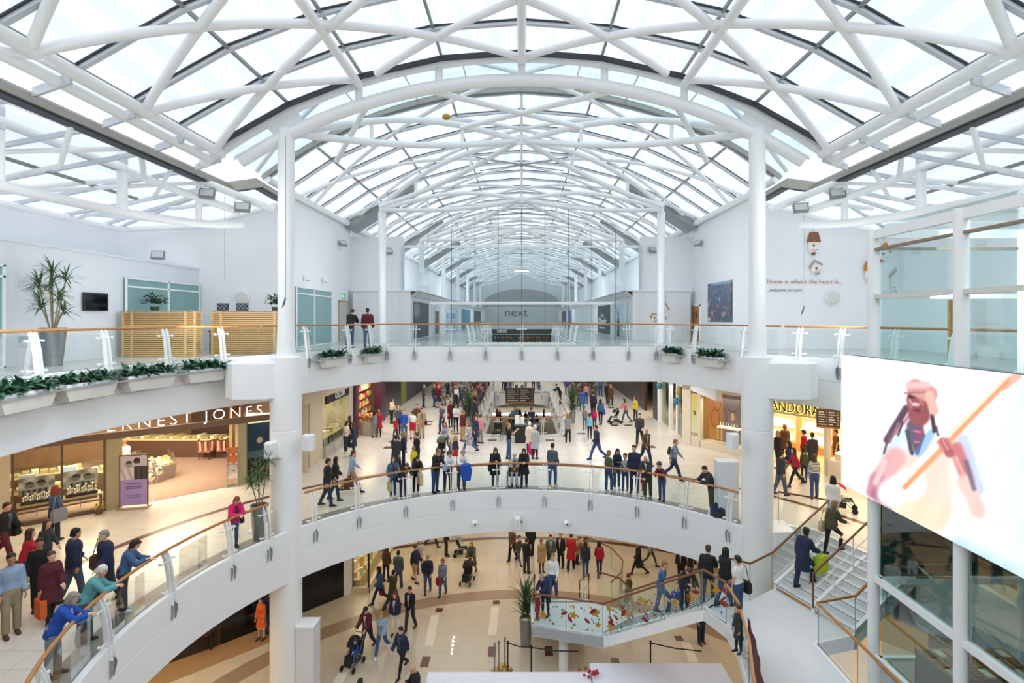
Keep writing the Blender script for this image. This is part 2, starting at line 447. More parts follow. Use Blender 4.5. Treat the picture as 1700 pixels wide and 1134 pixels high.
# ------------------------------------------------------------------ columns
def column(x, y, zt, label, zb=0, r0=.5, r1=.26, zs=U+.1, flare=True):
    o = thing('column', label, 'column', (x, y, zb))
    b = MB(); b.lathe([(r0, 0), (r0, 3.0), (r0+.0, 3.02), (r0, zs-zb-2.4), (r0-.01, zs-zb-2.39), (r0-.01, zs-zb-2.36), (r0, zs-zb-2.35), (r0, zs-zb)], seg=32)
    b.build('lower_shaft', STEEL_W, o, smooth=True)
    b = MB(); b.lathe([(r1+.16, zs-zb), (r1+.16, zs-zb+.03), (r1+.05, zs-zb+.04), (r1+.03, zs-zb+.3), (r1, zs-zb+1.2), (r1, zt-zb)], seg=28)
    b.build('upper_shaft', STEEL_W, o, smooth=True)
    b = MB(); b.slab([(-.62, -.05, zt-zb+.05), (-.25, -.05, zt-zb-.35), (.25, -.05, zt-zb-.35), (.62, -.05, zt-zb+.2), (.3, -.05, zt-zb+.75), (-.5, -.05, zt-zb+.55)] if x < 0 else
                     [(-.62, -.05, zt-zb+.2), (-.25, -.05, zt-zb-.35), (.25, -.05, zt-zb-.35), (.62, -.05, zt-zb+.05), (.5, -.05, zt-zb+.55), (-.3, -.05, zt-zb+.75)], (0, .1, 0))
    b.build('gusset_plate', STEEL_W, o)
    return o
CX = 7.82
column(-CX, 18, ZC+6.25, 'thick white round column rising through all levels beside the jeweller')
column(CX, 18, ZC+6.25, 'thick white round column rising through all levels beside the video screen')
# corbels tying the columns to the upper balcony
for sx in (-1, 1):
    b = MB(); pts = [(sx*9.75, 18.6), (sx*9.7, 17.75), (sx*9.2, 17.25), (sx*8.3, 17.3), (sx*7.9, 17.6), (sx*7.9, 20.0), (sx*8.9, 20.6)]
    b.prism(pts if sx > 0 else pts[::-1], ZC-2.6, ZC-1.48); struct('wall_corbel', b, WHITE, smooth=True)
    b = MB(); pts = [(sx*9.0, 18.6), (sx*8.9, 17.6), (sx*8.2, 17.55), (sx*7.9, 18.3), (sx*8.2, 18.9)]
    b.prism(pts if sx > 0 else pts[::-1], MZ-1.6, MZ+.05); struct('wall_corbel', b, WHITE, smooth=True)
k = 0
place_words = ['nearest', 'second', 'third', 'fourth', 'fifth', 'sixth', 'seventh']
for k in range(7):
    y = 30.3+12*k if k else 30.4
    for sx, sd in ((-1, 'left'), (1, 'right')):
        o = thing('column', f'slim white column in the upper arcade, {place_words[k]} on the {sd} side', 'column', (sx*CX, y, U), 0, 'slim columns of the upper arcade')
        b = MB(); b.lathe([(.22, 0), (.22, ZC+5.95-U)], seg=16); b.build('shaft', STEEL_W, o, smooth=True)

# ------------------------------------------------------------------ roof
RR = 17.9
K2 = 1.13
def prof(x, ap=8.75):
    if ap < 8.5: return ZC+9.49+(ap-8.4)-(17.5-sqrt(max(.1, 17.5**2-x*x)))
    return ZC+ap-(RR-sqrt(max(.1, RR*RR-x*x)))
pane = None
def roof_glass(key, frit):
    m = bpy.data.materials.new(key); m.use_nodes = True
    n, l = m.node_tree.nodes, m.node_tree.links; n.remove(n['Principled BSDF'])
    tc = n.new('ShaderNodeTexCoord'); sp = n.new('ShaderNodeSeparateXYZ'); l.new(tc.outputs['Object'], sp.inputs[0])
    def mod(src, per, duty):
        a = n.new('ShaderNodeMath'); a.operation = 'PINGPONG'; a.inputs[1].default_value = per/2
        c = n.new('ShaderNodeMath'); c.operation = 'GREATER_THAN'; c.inputs[1].default_value = per/2*duty
        l.new(src, a.inputs[0]); l.new(a.outputs[0], c.inputs[0]); return c.outputs[0]
    s = mod(sp.outputs[0], .86, .42)
    nz = n.new('ShaderNodeTexNoise'); nz.inputs['Scale'].default_value = 1.3; nz.inputs['Detail'].default_value = 6; nz.inputs['Distortion'].default_value = 1
    l.new(tc.outputs['Object'], nz.inputs['Vector'])
    ml = n.new('ShaderNodeMath'); ml.operation = 'MULTIPLY_ADD'; ml.inputs[1].default_value = frit
    l.new(s, ml.inputs[0])
    ml2 = n.new('ShaderNodeMath'); ml2.operation = 'MULTIPLY'; ml2.inputs[1].default_value = .22; l.new(nz.outputs['Fac'], ml2.inputs[0]); l.new(ml2.outputs[0], ml.inputs[2])
    tr = n.new('ShaderNodeBsdfTransparent'); tr.inputs[0].default_value = (.56, .59, .61, 1)
    tl = n.new('ShaderNodeBsdfTranslucent'); tl.inputs[0].default_value = (.78, .81, .84, 1)
    mx = n.new('ShaderNodeMixShader'); l.new(ml.outputs[0], mx.inputs[0]); l.new(tr.outputs[0], mx.inputs[1]); l.new(tl.outputs[0], mx.inputs[2])
    l.new(mx.outputs[0], n['Material Output'].inputs[0]); return m
RG1, RG2 = roof_glass('fritted_roof_glass', .30), roof_glass('fritted_corridor_glass', .45)
BLUE_GL = glass('blue_clerestory_glass', (.72, .86, .92), .4)

def vault(name, y0, y1, step, xs, ap, gm, edge=True):
    root = MB(); f = []
    zs = [prof(x, ap) for x in xs]
    g = MB()
    for a, b_, za, zb_ in zip(xs, xs[1:], zs, zs[1:]):
        g.quad((a, y0, za), (b_, y0, zb_), (b_, y1, zb_), (a, y1, za))
    o = g.build(name, gm); o['kind'] = 'structure'
    nr = int(round(abs(y1-y0)/step))
    for i in range(nr+1):
        y = y0+(y1-y0)*i/nr
        if i > 44: break
        r = MB(); r.tube([(x, y, z-.07) for x, z in zip(xs, zs)], 1, flat=(.13, .13)); r.build('rafter', SILVER, o)
        r = MB(); r.tube([(x, y-.085, z-.02) for x, z in zip(xs, zs)], 1, flat=(.035, .05) if y0 < 20 else (.02, .03)); r.build('gasket', DARK, o)
    for x, z in zip(xs, zs):
        r = MB(); r.tube([(x, y0, z-.06), (x, y1, z-.06)], 1, flat=(.07, .09)); r.build('purlin', GREYM, o)
    return o
XS1 = [-10, -7.6, -5.2, -2.6, 0, 2.6, 5.2, 7.6, 10]
XS2 = [q*K2 for q in (-9.45, -7.6, -5.2, -2.6, 0, 2.6, 5.2, 7.6, 9.45)]
ROOF1 = vault('ceiling_glass_vault', 17.75, 3.0, 1.82, XS1, 8.75, RG1)
ROOF2 = vault('ceiling_glass_vault', 22.6, 105.0, 2.0, XS2, 8.4, RG2)
# dark leading edges of the two vaults
def arch_pts(y, xs, ap, dz=0, n=36):
    x0, x1 = xs[0], xs[-1]
    return [(x0+(x1-x0)*i/n, y, prof(x0+(x1-x0)*i/n, ap)+dz) for i in range(n+1)]
b = MB(); b.tube([(x, 17.6, z-.13) for x, _, z in [(q, 0, prof(q)) for q in XS1]], 1, flat=(.14, .12)); b.build('edge_seal', DARK, ROOF1)
b = MB(); b.tube(arch_pts(17.95, XS1, 8.72, -.12), 1, flat=(.2, .06)); b.build('edge_flashing', GREYM, ROOF1)
b = MB(); b.tube(arch_pts(22.5, XS2, 8.42, .0), 1, flat=(.3, .1)); b.build('edge_seal', GREYM, ROOF2)
b = MB(); b.tube(arch_pts(22.3, XS2, 8.3, .0), 1, flat=(.08, .16)); b.build('edge_flashing', GUTTER, ROOF2)
b = MB()                                        # clerestory between the vaults
n = 10
A = arch_pts(17.9, [-10, 10], 8.7, 0, n); B = arch_pts(22.4, [-10.7, 10.7], 8.42, 0, n)
for i in range(n): b.quad(A[i], A[i+1], B[i+1], B[i])
cl = b.build('ceiling_clerestory', BLUE_GL); cl['kind'] = 'structure'
for i in range(1, n):
    b = MB(); b.tube([A[i], B[i]], .03, 6); b.build('glazing_bar', SILVER, cl)
# diagonal bracing grid under the vaults
def diag(root, y_at0, slope, x0, x1, ap, r, nn=14, ymin=3, ymax=17.65):
    pts = []
    for i in range(nn+1):
        x = x0+(x1-x0)*i/nn; y = y_at0+slope*x
        if ymin-.01 <= y <= ymax+.01: pts.append((x, y, prof(x, ap)-.3))
    if len(pts) > 1:
        b = MB(); b.tube(pts, r, 10); b.build('brace_tube', STEEL_W, root, smooth=True)
for k in range(-3, 5):
    y0 = 17.6-3.3*k
    for s in (.66, -.66):
        diag(ROOF1, y0, s, -10, 10, 8.75, .115, 30)
for x in (-5.3, 0, 5.3):
    b = MB(); b.tube([(x, 17.7, prof(x)-.34), (x, 3, prof(x)-.34)], .13, 10); b.build('ridge_tube' if x == 0 else 'purlin_tube', STEEL_W, ROOF1, smooth=True)
for sx in (-1, 1):
    b = MB(); b.tube([(sx*9.95, 18, prof(10)-.25), (sx*9.95, 3, prof(10)-.25)], .16, 12); b.build('eave_tube', STEEL_W, ROOF1, smooth=True)
    b = MB(); b.tube([(sx*10.25, 17.6, ZC+5.2), (sx*10.3, 12, ZC+5.25), (sx*10.3, 3, ZC+5.1)], .13, 12); b.build('eave_tube', STEEL_W, ROOF1, smooth=True)
    for y in (8.9, 11.3, 14.6, 17.4):
        b = MB(); b.tube([(sx*9.95, y, prof(10)-.25), (sx*10.3, y-.8, ZC+5.2)], .09, 8); b.build('eave_strut', STEEL_W, ROOF1, smooth=True)
        b = MB(); b.obox((sx*9.9, y, prof(10)-.42), .12, .3, .3); b.build('node_plate', STEEL_W, ROOF1)
for k in range(-1, 14):
    y0 = 20.4+6*k
    for s in (.66, -.66):
        diag(ROOF2, y0, s, -10.4, 10.4, 8.4, .085, 24, 18.6, 100)
b = MB(); b.tube([(0, 22.5, prof(0, 8.4)-.2), (0, 100, prof(0, 8.4)-.2)], .06, 6); b.build('ridge_tube', STEEL_W, ROOF2)
for sx in (-1, 1):
    b = MB(); b.tube([(sx*10.5, 22.3, prof(10.6, 8.4)-.2), (sx*10.5, 105, prof(10.6, 8.4)-.2)], .16, 8); b.build('eave_tube', STEEL_W, ROOF2)
# lens-shaped diagonal trusses of the corridor: column heads to ridge nodes
def lens(p, q, sag, root, r=.12):
    p, q = Vector(p), Vector(q)
    for sg, nm in ((1, 'upper_chord'), (-1, 'lower_chord')):
        b = MB(); b.tube([p.lerp(q, i/12)+Vector((0, 0, sg*sag*sin(pi*i/12)+(.18*sin(pi*i/12)))) for i in range(13)], r, 10); b.build(nm, STEEL_W, root, smooth=True)
    for t in (.3, .7):
        c = p.lerp(q, t); s = sag*sin(pi*t)
        b = MB(); b.tube([c+Vector((0, 0, s)), c-Vector((0, 0, s))], r*.6, 8); b.build('post', STEEL_W, root, smooth=True)
for k in range(7):
    yn = 24+12*k
    T = thing('roof_truss', f'white crossed lens trusses meeting at the {place_words[k]} ridge node of the arcade vault', 'truss', (0, yn, 0))
    zn, zc = ZC+7.85, ZC+6.0+(.2 if k == 0 else 0)
    for sx in (-1, 1):
        for yy in ((18.15 if k == 0 else yn-6)-yn, 6):
            lens((sx*CX, yy, zc), (sx*.12, 0, zn), .48, T, .125)
    b = MB(); b.obox((0, -.12, zn-.2), .5, .12, .4); b.ball((-.14, -.2, zn), .07, 8); b.ball((.14, -.2, zn), .07, 8); b.build('node_plate', STEEL_W, T)
for k in range(4):
    T = thing('tie_rod', f'thin dark crossed tie rods under the vault, {place_words[k]} from the front', 'tie rod', (0, 26+12*k, ZC+7.35))
    b = MB()
    for sx in (-1, 1):
        b.tube([(0, 0, 0), (sx*2.1, -1.2, .0)], .025, 6); b.tube([(0, 0, 0), (sx*2.1, 1.6, .15)], .025, 6)
    b.ball((0, 0, 0), .1, 8); b.build('rod', GREYM, T)
# front arch truss over the two big columns
T = thing('arch_truss', 'big white double tube arch truss spanning between the two thick columns', 'truss', (0, 18, ZC))
def circ(pts3, n=40):
    """smooth arc through apex/half-width points given as (x,z) list mirrored"""
    xs = [p[0] for p in pts3]; zs = [p[1] for p in pts3]
    (x0, z0), (x1, z1) = pts3[0], pts3[-1]
    d = z0-z1; R = (x1*x1+d*d)/(2*d)
    return [(-x1+2*x1*i/n, 0, z0-R+sqrt(R*R-(-x1+2*x1*i/n)**2)) for i in range(n+1)]
low, upc = circ([(0, 7.9), (9.34, 5.2)]), circ([(0, 8.67), (10.6, 5.12)])
b = MB(); b.tube(low, .21, 14); b.build('lower_chord', STEEL_W, T, smooth=True)
b = MB(); b.tube(upc, .185, 14); b.build('upper_chord', STEEL_W, T, smooth=True)
def zat(P, x): return min(P, key=lambda p: abs(p[0]-x))[2]
for x in (-5.4, -2.75, 0, 2.75, 5.4):
    b = MB(); b.tube([(x, 0, zat(low, x)), (x, 0, zat(upc, x))], .13, 10); b.build('post', STEEL_W, T, smooth=True)
# hanging cross tubes behind the arch
for sx in (-1, 1):
    b = MB(); b.tube([(sx*2.9, .1, 7.55), (-sx*2.35, 3.2, 7.45)], .1, 10); b.build('cross_tube', STEEL_W, T, smooth=True)
    b = MB(); b.tube([(sx*5.1, .1, 7.2), (sx*7.3, 3.4, 6.2)], .1, 10); b.build('cross_tube', STEEL_W, T, smooth=True)
# grey vent flaps beside the columns
for k in range(7):
    for sx in (-1, 1):
        y = 33.6+12*k
        b = MB(); xs = [sx*v for v in (10.5, 9, 8, 6.5)]
        b.slab([(xs[0], y-.9, prof(10.5, 8.4)-.5), (xs[3], y-.9, prof(6.5, 8.4)-.25), (xs[3], y+1.0, prof(6.5, 8.4)-.25), (xs[0], y+1.0, prof(10.5, 8.4)-.5)], (0, 0, -.12))
        b.slab([(xs[0], y-.9, prof(10.5, 8.4)-.62), (xs[3], y-.9, prof(6.5, 8.4)-.37), (xs[3], y-.8, prof(6.5, 8.4)-.1), (xs[0], y-.8, prof(10.5, 8.4)-.1)], (0, .04, 0))
        b.build('vent_flap', M('vent_louvre', '9a9d9c', .5, .3, var=.1, scale=10), ROOF2)
# gutters, side glass and its steel
for sx, nm in ((-1, 'left'), (1, 'right')):
    g = MB()
    path = [(sx*10.9, 2, ZC+4.95), (sx*10.9, 20.2, ZC+4.95), (sx*9.85, 20.3, ZC+5.12), (sx*10.35, 23.3, ZC+5.3)]
    for q in (0, .16, .32):
        g.tube([(x+sx*q*.5, y, z+q*.6-.15) for x, y, z in path], 1, flat=(.34-q*.5, .14))
    struct('trim_gutter', g, GUTTER)
    g = MB(); g.tube([(x+sx*.05, y, z-.26) for x, y, z in path], 1, flat=(.3, .05)); struct('trim_gutter', g, DARK)
    o = MB(); o.quad((sx*10.05, 2, ZC+5.4), (sx*10.05, 18, ZC+5.4), (sx*10.8, 18, ZC+5.1), (sx*10.8, 2, ZC+5.1))
    xw, yw = (17, 22.9) if sx < 0 else (17, 24.7)
    zw = ZC+3.84
    E = Vector((sx*10.9, 20.2, ZC+5.0))
    o.quad((sx*10.9, 2, ZC+5.0), E, (sx*xw, yw, zw), (sx*xw, 2, zw))
    if sx < 0: o.add([E, (-17, 22.9, zw), (-14.7, 24.7, ZC+4.3)], [(0, 1, 2)]); o.add([E, (-14.7, 24.7, ZC+4.3), (-WX, 24.7, ZC+5.3)], [(0, 1, 2)])
    else: o.add([E, (17, 24.7, zw), (WX, 24.7, ZC+5.3)], [(0, 1, 2)])
    side = o.build('ceiling_side_glass', RG1); side['kind'] = 'structure'
    for i in range(10):
        y = 22.0-2.0*i
        b = MB(); b.tube([(sx*10.9, min(y, 20.2), ZC+4.93), (sx*xw, y, zw-.07)], 1, flat=(.1, .12)); b.build('rafter', SILVER, side)
        b = MB(); b.tube([(sx*10.9, min(y, 20.2)+.07, ZC+5.0), (sx*xw, y+.07, zw)], 1, flat=(.03, .03)); b.build('gasket', DARK, side)
        if y > 18: continue
        b = MB(); b.slab([(sx*10.0, y, ZC+5.45), (sx*10.85, y, ZC+5.1), (sx*10.85, y, ZC+4.9), (sx*10.0, y, ZC+5.2)], (0, .08, 0)); b.build('bracket_plate', SILVER, side)
    b = MB(); b.tube([(sx*(xw+10.9)/2, 2, (zw+ZC+5)/2-.1), (sx*(xw+10.9)/2, 19.7, (zw+ZC+5)/2-.1)], 1, flat=(.06, .1)); b.build('purlin', GREYM, side)
    b = MB(); b.tube([E, (sx*xw, yw, zw)], 1, flat=(.1, .1)); b.build('hip_bar', SILVER, side)
    # curved ring truss below the side roof
    def P3(px, py, Y): return (sx*-(px-866)/900*Y, Y, ZC+(528-py)/900*Y)
    T = thing('ring_truss', f'three-chord curved white tubular truss under the roof on the {nm} of the hall', 'truss', (0, 0, 0))
    def spl(P, n=24):
        P = [Vector(p) for p in P]; out = []
        for i in range(len(P)-1):
            a, b_, c, d = P[max(i-1, 0)], P[i], P[i+1], P[min(i+2, len(P)-1)]
            for j in range(n//(len(P)-1)):
                t = j/(n//(len(P)-1)); out.append(.5*((2*b_)+(c-a)*t+(2*a-5*b_+4*c-d)*t*t+(3*b_-a-3*c+d)*t**3))
        return out+[P[-1]]
    c_ = spl([P3(455, 349, 19.6), P3(330, 298, 18.6), P3(203, 242, 17.3), P3(0, 159, 13.4), P3(-350, 10, 9.5)])
    d_ = spl([P3(400, 352, 19.3), P3(300, 318, 18.3), P3(203, 281, 17.3), P3(0, 201, 13.4), P3(-350, 75, 9.5)])
    e_ = spl([P3(405, 373, 19.3), P3(330, 371, 18.6), P3(203, 352, 17.3), P3(0, 307, 13.4), P3(-350, 200, 9.5)])
    for pts, nm2, r in ((c_, 'top_chord', .13), (d_, 'middle_chord', .13), (e_, 'bottom_chord', .14)):
        b = MB(); b.tube(pts, r, 12); b.build(nm2, STEEL_W, T, smooth=True)
    for i in (3, 6, 12, 15, 18, 21):
        if i < len(c_) and i in (6, 12, 18):
            b = MB(); b.tube([c_[i], (c_[i]+e_[i])/2, e_[i]], .15 if i == 12 else .1, 12); b.build('post', STEEL_W, T, smooth=True)
    # wall-head tubes
    b = MB()
    wh = [(sx*(xw-.3), 2, zw-.15), (sx*(xw-.3), yw-.3, zw-.15)]+([(-14.6, 24.4, ZC+4.1)] if sx < 0 else [])+[(sx*10.9, 24.4, ZC+5.1)]
    b.tube(wh, .12, 10); b.build('wall_head_tube', STEEL_W, side, smooth=True)
    b = MB(); b.tube([e_[5], (sx*(xw-.5), 20.5, zw+.1)], .08, 8); b.tube([d_[10], (sx*(xw-.4), 16.5, zw)], .08, 8); b.tube([d_[10], (sx*10.9, 15.5, ZC+4.8)], .08, 8); b.tube([d_[3], (sx*12.8, 19.8, ZC+4)], .08, 8); b.build('brace_tube', STEEL_W, side, smooth=True)
    for y in (9.5, 13.2, 17.0):
        b = MB(); b.tube([(sx*10.95, y, ZC+4.75), (sx*12.6, y+1.6, ZC+4.15), (sx*(xw-.1), y+2.6 if y < 17 else 20.5, zw-.1)], .07, 8); b.tube([(sx*10.95, y+2, ZC+4.75), (sx*(xw-.1), y-.6, zw-.1)], .07, 8); b.build('brace_tube', STEEL_W, side, smooth=True)
# ------------------------------------------------------------------ balustrades
class Path:
    def __init__(s, pts):
        s.p = [Vector(q) for q in pts]; s.c = [0]
        for a, b in zip(s.p, s.p[1:]): s.c.append(s.c[-1]+(b-a).length)
        s.L = s.c[-1]
    def at(s, d):
        d = min(max(d, 0), s.L)
        for i in range(len(s.p)-1):
            if d <= s.c[i+1]+1e-9:
                t = (s.p[i+1]-s.p[i]); return s.p[i]+t*((d-s.c[i])/max(1e-9, s.c[i+1]-s.c[i])), t.normalized()
        return s.p[-1], (s.p[-1]-s.p[-2]).normalized()
OUT = [(-.03, 1.08), (.05, 1.08), (.13, .92), (.19, .62), (.25, .1), (.30, -.22), (.17, -.22), (.13, .1), (.08, .58), (.02, .85), (-.03, 1.0)]
TIP = [(.30, -.22), (.31, -.35), (.26, -.6), (.20, -.62), (.17, -.22)]
_post = {}
def post_meshes(straight=False):
    if straight in _post: return _post[straight]
    out, tip = OUT, TIP
    a = MB(); t = MB(); c = MB(); c2 = MB()
    for s in (-.06, .06):
        a.slab([(r, s-.008, z) for r, z in out], (0, .016, 0)); t.slab([(r, s-.009, z) for r, z in tip], (0, .018, 0))
    t.tube([(.24, -.06, -.2), (.24, .06, -.2)], .03, 8)
    for z, r, c_ in ((.86, .08, c), (.16, .15, c2)):
        c_.tube([(r, -.22, z), (r, .22, z)], .016, 6)
        for q in (-.22, .22): c_.tube([(r-.06, q, z), (r+.03, q, z)], .03, 8)
    L = []
    for mb, n, m in ((a, 'post', STEEL_W), (t, 'post_tip', STEEL), (c, 'glass_clamp', STEEL_W), (c2, 'glass_clamp', STEEL_W)):
        o = mb.build(n, m, smooth=False); L.append(o.data); bpy.data.objects.remove(o)
    _post[straight] = L; return L
def balustrade(label, path, posts, zf, group=None, gl=GL, panels=True, side=1, name='balustrade', rail=OAK, ends=True):
    """path walked so that the void lies to the right; posts at given distances along it"""
    P = Path(path)
    T = thing(name, label, 'balustrade', (*path[0], zf), 0, group)
    o0 = Vector((*path[0], 0))
    b = MB(); b.tube([(p.x-o0.x, p.y-o0.y, 1.1) for p in P.p], .038, 10); b.build('handrail', rail, T, smooth=True)
    pm = post_meshes()
    for d in posts:
        p, t = P.at(d); n = Vector((t.y, -t.x))*side
        o = bpy.data.objects.new('post', pm[0]); COL.objects.link(o); o.parent = T
        o.location = (p.x-o0.x, p.y-o0.y, 0); o.rotation_euler = (0, 0, atan2(n.y, n.x))
        for me, nm in ((pm[1], 'post_tip'), (pm[2], 'glass_clamp'), (pm[3], 'glass_clamp')):
            q = bpy.data.objects.new(nm, me); COL.objects.link(q); q.parent = o
    ds = ([0] if ends else [])+sorted(posts)+([P.L] if ends else [])
    for a, c in zip(ds, ds[1:]):
        if c-a < .25: continue
        k = max(1, int((c-a)/.35)); b = MB(); rg = []
        for i in range(k+1):
            p, t = P.at(a+.08+(c-a-.16)*i/k); n = Vector((t.y, -t.x))*side
            rg.append((p-Vector(o0.xy)+n*.07, n))
        for (p, n), (q, n2) in zip(rg, rg[1:]):
            b.quad((p.x, p.y, .06), (q.x, q.y, .06), (q.x, q.y, .98), (p.x, p.y, .98))
        g = b.build('glass_panel', gl, T)
        b = MB(); b.tube([(p.x, p.y, .05) for p, n in rg], 1, flat=(.03, .05)); b.build('channel', GREYM, g)
    return T
def arcpath(R, a0, a1): return arc(R, a0, a1, max(3, int(abs(a1-a0)/3)))
def degs(R, a0, L): return [RAD(a-a0)*R for a in L]
# middle level
balustrade('long curved glass balustrade with oak handrail on the middle balcony beside the jeweller', arcpath(9.05, -138, -62.5), degs(9.05, -138, [-129, -115, -100, -85.6, -72, -63.5]), MZ)
balustrade('curved glass balustrade in the centre of the middle balcony, between the thick columns', arcpath(9.05, -54, 54), degs(9.05, -54, [-52.5, -41.8, -30, -18, -6, 6, 18, 30, 41.8, 52.5]), MZ)
# upper level
balustrade('curved glass balustrade on the upper balcony above the jeweller, by the spiky plant', arcpath(11.5, -130, -55.5), degs(11.5, -130, [-111, -101, -91.5, -81.5, -72, -62.5]), U)
RT = [(9.4, 19.7)]
cl_ = [(-9.42, 19.7), (-8.8, 21.45), (-7.95, 23.45), (-6.7, 25.82)]
balustrade('short glass balustrade behind the left thick column, two men leaning on it', cl_, [2.1, 4.5, 5.9], U)
balustrade('straight glass balustrade with oak handrail across the front of the upper bridge', [(-6.7, 25.82), (6.7, 25.82)], [6.7+s for s in [(687-866)/35.3+0, -3.38, -1.7, 0, 1.69, 3.38, 5.05]]+[.35, 13.05], U)
balustrade('short glass balustrade on the upper level behind the right thick column', [(-x, y) for x, y in cl_[::-1]], [.6, 2.2, 4.9], U)
balustrade('curved glass balustrade with oak handrail on the upper balcony below the wall lettering', arcpath(11.5, 55.5, 130), degs(11.5, 55.5, [58.5, 66, 75, 84, 94, 104]), U)
balustrade('straight glass balustrade along the left side of the void beyond the upper bridge', [(-3.05, 29), (-3.05, 51.4)], [3*i+1 for i in range(8)], U)
balustrade('straight glass balustrade along the right side of the void beyond the upper bridge', [(3.05, 51.4), (3.05, 29)], [3*i+1 for i in range(8)], U)
# middle level void behind
vp = [(-2.8, 51.4), (-2.8, 33.4), (-2.35, 32.4), (0, 31.75), (2.35, 32.4), (2.8, 33.4), (2.8, 51.4)]
balustrade('glass balustrade running round the void in the shopping street, behind the black desk', vp[::-1], [2, 5, 8, 11, 14, 16.5, 18.5, 20.2, 21.6, 23, 24.5, 26.5, 29, 32, 35, 38], MZ, side=1)
b_ = [(2.7*cos(pi*i/14), 51.4-1.2*sin(pi*i/14)) for i in range(15)][::-1]
balustrade('short curved balustrade on the far bridge behind the hanging directory board', b_, [1, 3, 5], MZ)

# ------------------------------------------------------------------ stairs and half landings
ZL1, ZL2 = ZC-8.35, ZC-10.9          # upper half landing 4.25, leaf-pattern landing 1.7
TREAD = M('white_tread', 'dfe1e2', .4, var=.03)
NOSE = M('tread_nosing', '55585b', .5)
LAND = M('landing_floor', 'dcdfe2', .4, var=.03, scale=8)
def stair(name, label, b0, b1, climb, z0, z1, n, stringers=(0, 1)):
    """flight from bottom edge b0-b1 rising along climb"""
    T = thing(name, label, 'staircase', (*b0, z0))
    B0, B1, C = Vector((0, 0)), Vector(b1)-Vector(b0), Vector(climb)
    t = MB(); ns = MB(); h = (z1-z0)/n
    for i in range(n):
        a, c = B0+C*(i/n), B0+C*((i+1)/n+.01); d, e = B1+C*(i/n), B1+C*((i+1)/n+.01)
        z = h*(i+1)
        t.slab([(a.x, a.y, z-.05), (d.x, d.y, z-.05), (e.x, e.y, z-.05), (c.x, c.y, z-.05)], (0, 0, .05))
        t.slab([(c.x, c.y, z-.02), (e.x, e.y, z-.02), (e.x, e.y, z+h-.05), (c.x, c.y, z+h-.05)] if i < n-1 else [(c.x, c.y, z-.06), (e.x, e.y, z-.06), (e.x, e.y, z-.01), (c.x, c.y, z-.01)], (C.normalized().x*.02, C.normalized().y*.02, 0))
        f = C.normalized()*.035
        ns.slab([(a.x, a.y, z+.001), (d.x, d.y, z+.001), (d.x+f.x, d.y+f.y, z+.001), (a.x+f.x, a.y+f.y, z+.001)], (0, 0, .004))
    t.build('steps', TREAD, T); ns.build('nosing', NOSE, T)
    for q in stringers:
        p = B0.lerp(B1, q); e = p+C; w = (B1-B0).normalized()*.05
        b = MB(); b.slab([(p.x-w.x, p.y-w.y, -.25), (e.x-w.x, e.y-w.y, z1-z0-.35), (e.x-w.x, e.y-w.y, z1-z0+.1), (p.x-w.x, p.y-w.y, .2)], (w.x*2, w.y*2, 0)); b.build('stringer', STEEL_W, T)
    return T
s1 = stair('staircase', 'wide white flight of steps up to the middle floor beside the right thick column', (7.8, 16.7), (8.7, 14.2), (2.2, .8), ZL1, MZ, 9, (0, .52, 1))
s2 = stair('staircase', 'white flight of steps behind the glass with printed autumn leaves', (2.8, 18.5), (3.9, 19.4), (2.43, -3.0), ZL2, ZL1, 15, (1,))
s3 = stair('staircase', 'short flight from the ground floor up to the leaf patterned landing, behind the tall planter', (.6, 23.7), (2.5, 23.7), (0, -2.9), 0, ZL2, 10, (0, 1))
# landings
L1 = [(5.2, 15.5), (6.25, 16.35), (6.75, 16.0), (7.8, 16.75), (8.75, 14.15), (7.5, 13.8), (7.5, 6), (4.2, 6), (4.4, 10), (5.1, 12.2), (5.5, 13.8), (5.55, 14.75)]
b = MB(); b.prism(L1[::-1], ZL1-.3, ZL1); struct('floor', b, LAND)
L2 = [(.36, 19.2), (2.8, 18.5), (3.9, 19.4), (3.6, 20.3), (2.5, 20.85), (.45, 20.85)]
b = MB(); b.prism(L2, ZL2-.35, ZL2); struct('floor', b, LAND)
def edge(name, pts, m=WHITE, up=.06, dn=.36, th=.08):
    b = MB()
    for p, q in zip(pts, pts[1:]):
        d = (Vector(q[:2])-Vector(p[:2])).normalized()*th
        b.slab([(p[0], p[1], p[2]-dn), (q[0], q[1], q[2]-dn), (q[0], q[1], q[2]+up), (p[0], p[1], p[2]+up)], (-d.y, d.x, 0))
    return struct(name, b, m)
LE = [(.36, 19.2, ZL2), (2.8, 18.5, ZL2), (5.2, 15.5, ZL1+.05), (5.57, 14.75, ZL1)]
edge('wall_stair_edge', [(.34, 20.85, ZL2)]+LE)
edge('wall_stair_edge', [(5.57, 14.75, ZL1), (5.52, 13.8, ZL1), (5.12, 12.2, ZL1), (4.4, 10, ZL1), (4.2, 6, ZL1)])
edge('wall_stair_edge', [(7.5, 6, ZL1), (7.5, 13.8, ZL1), (8.7, 14.15, ZL1)], dn=.3)
# supports
for x, y, zt, w in ((1.5, 19.4, ZL2-.3, .17), (6.3, 13.5, ZL1-.3, .17)):
    o = thing('support_post', 'white round post carrying the leaf patterned landing' if x < 3 else 'white round post carrying the upper half landing', 'post', (x, y, 0))
    b = MB(); b.lathe([(w, 0), (w, zt)], seg=16); b.build('shaft', STEEL_W, o, smooth=True)
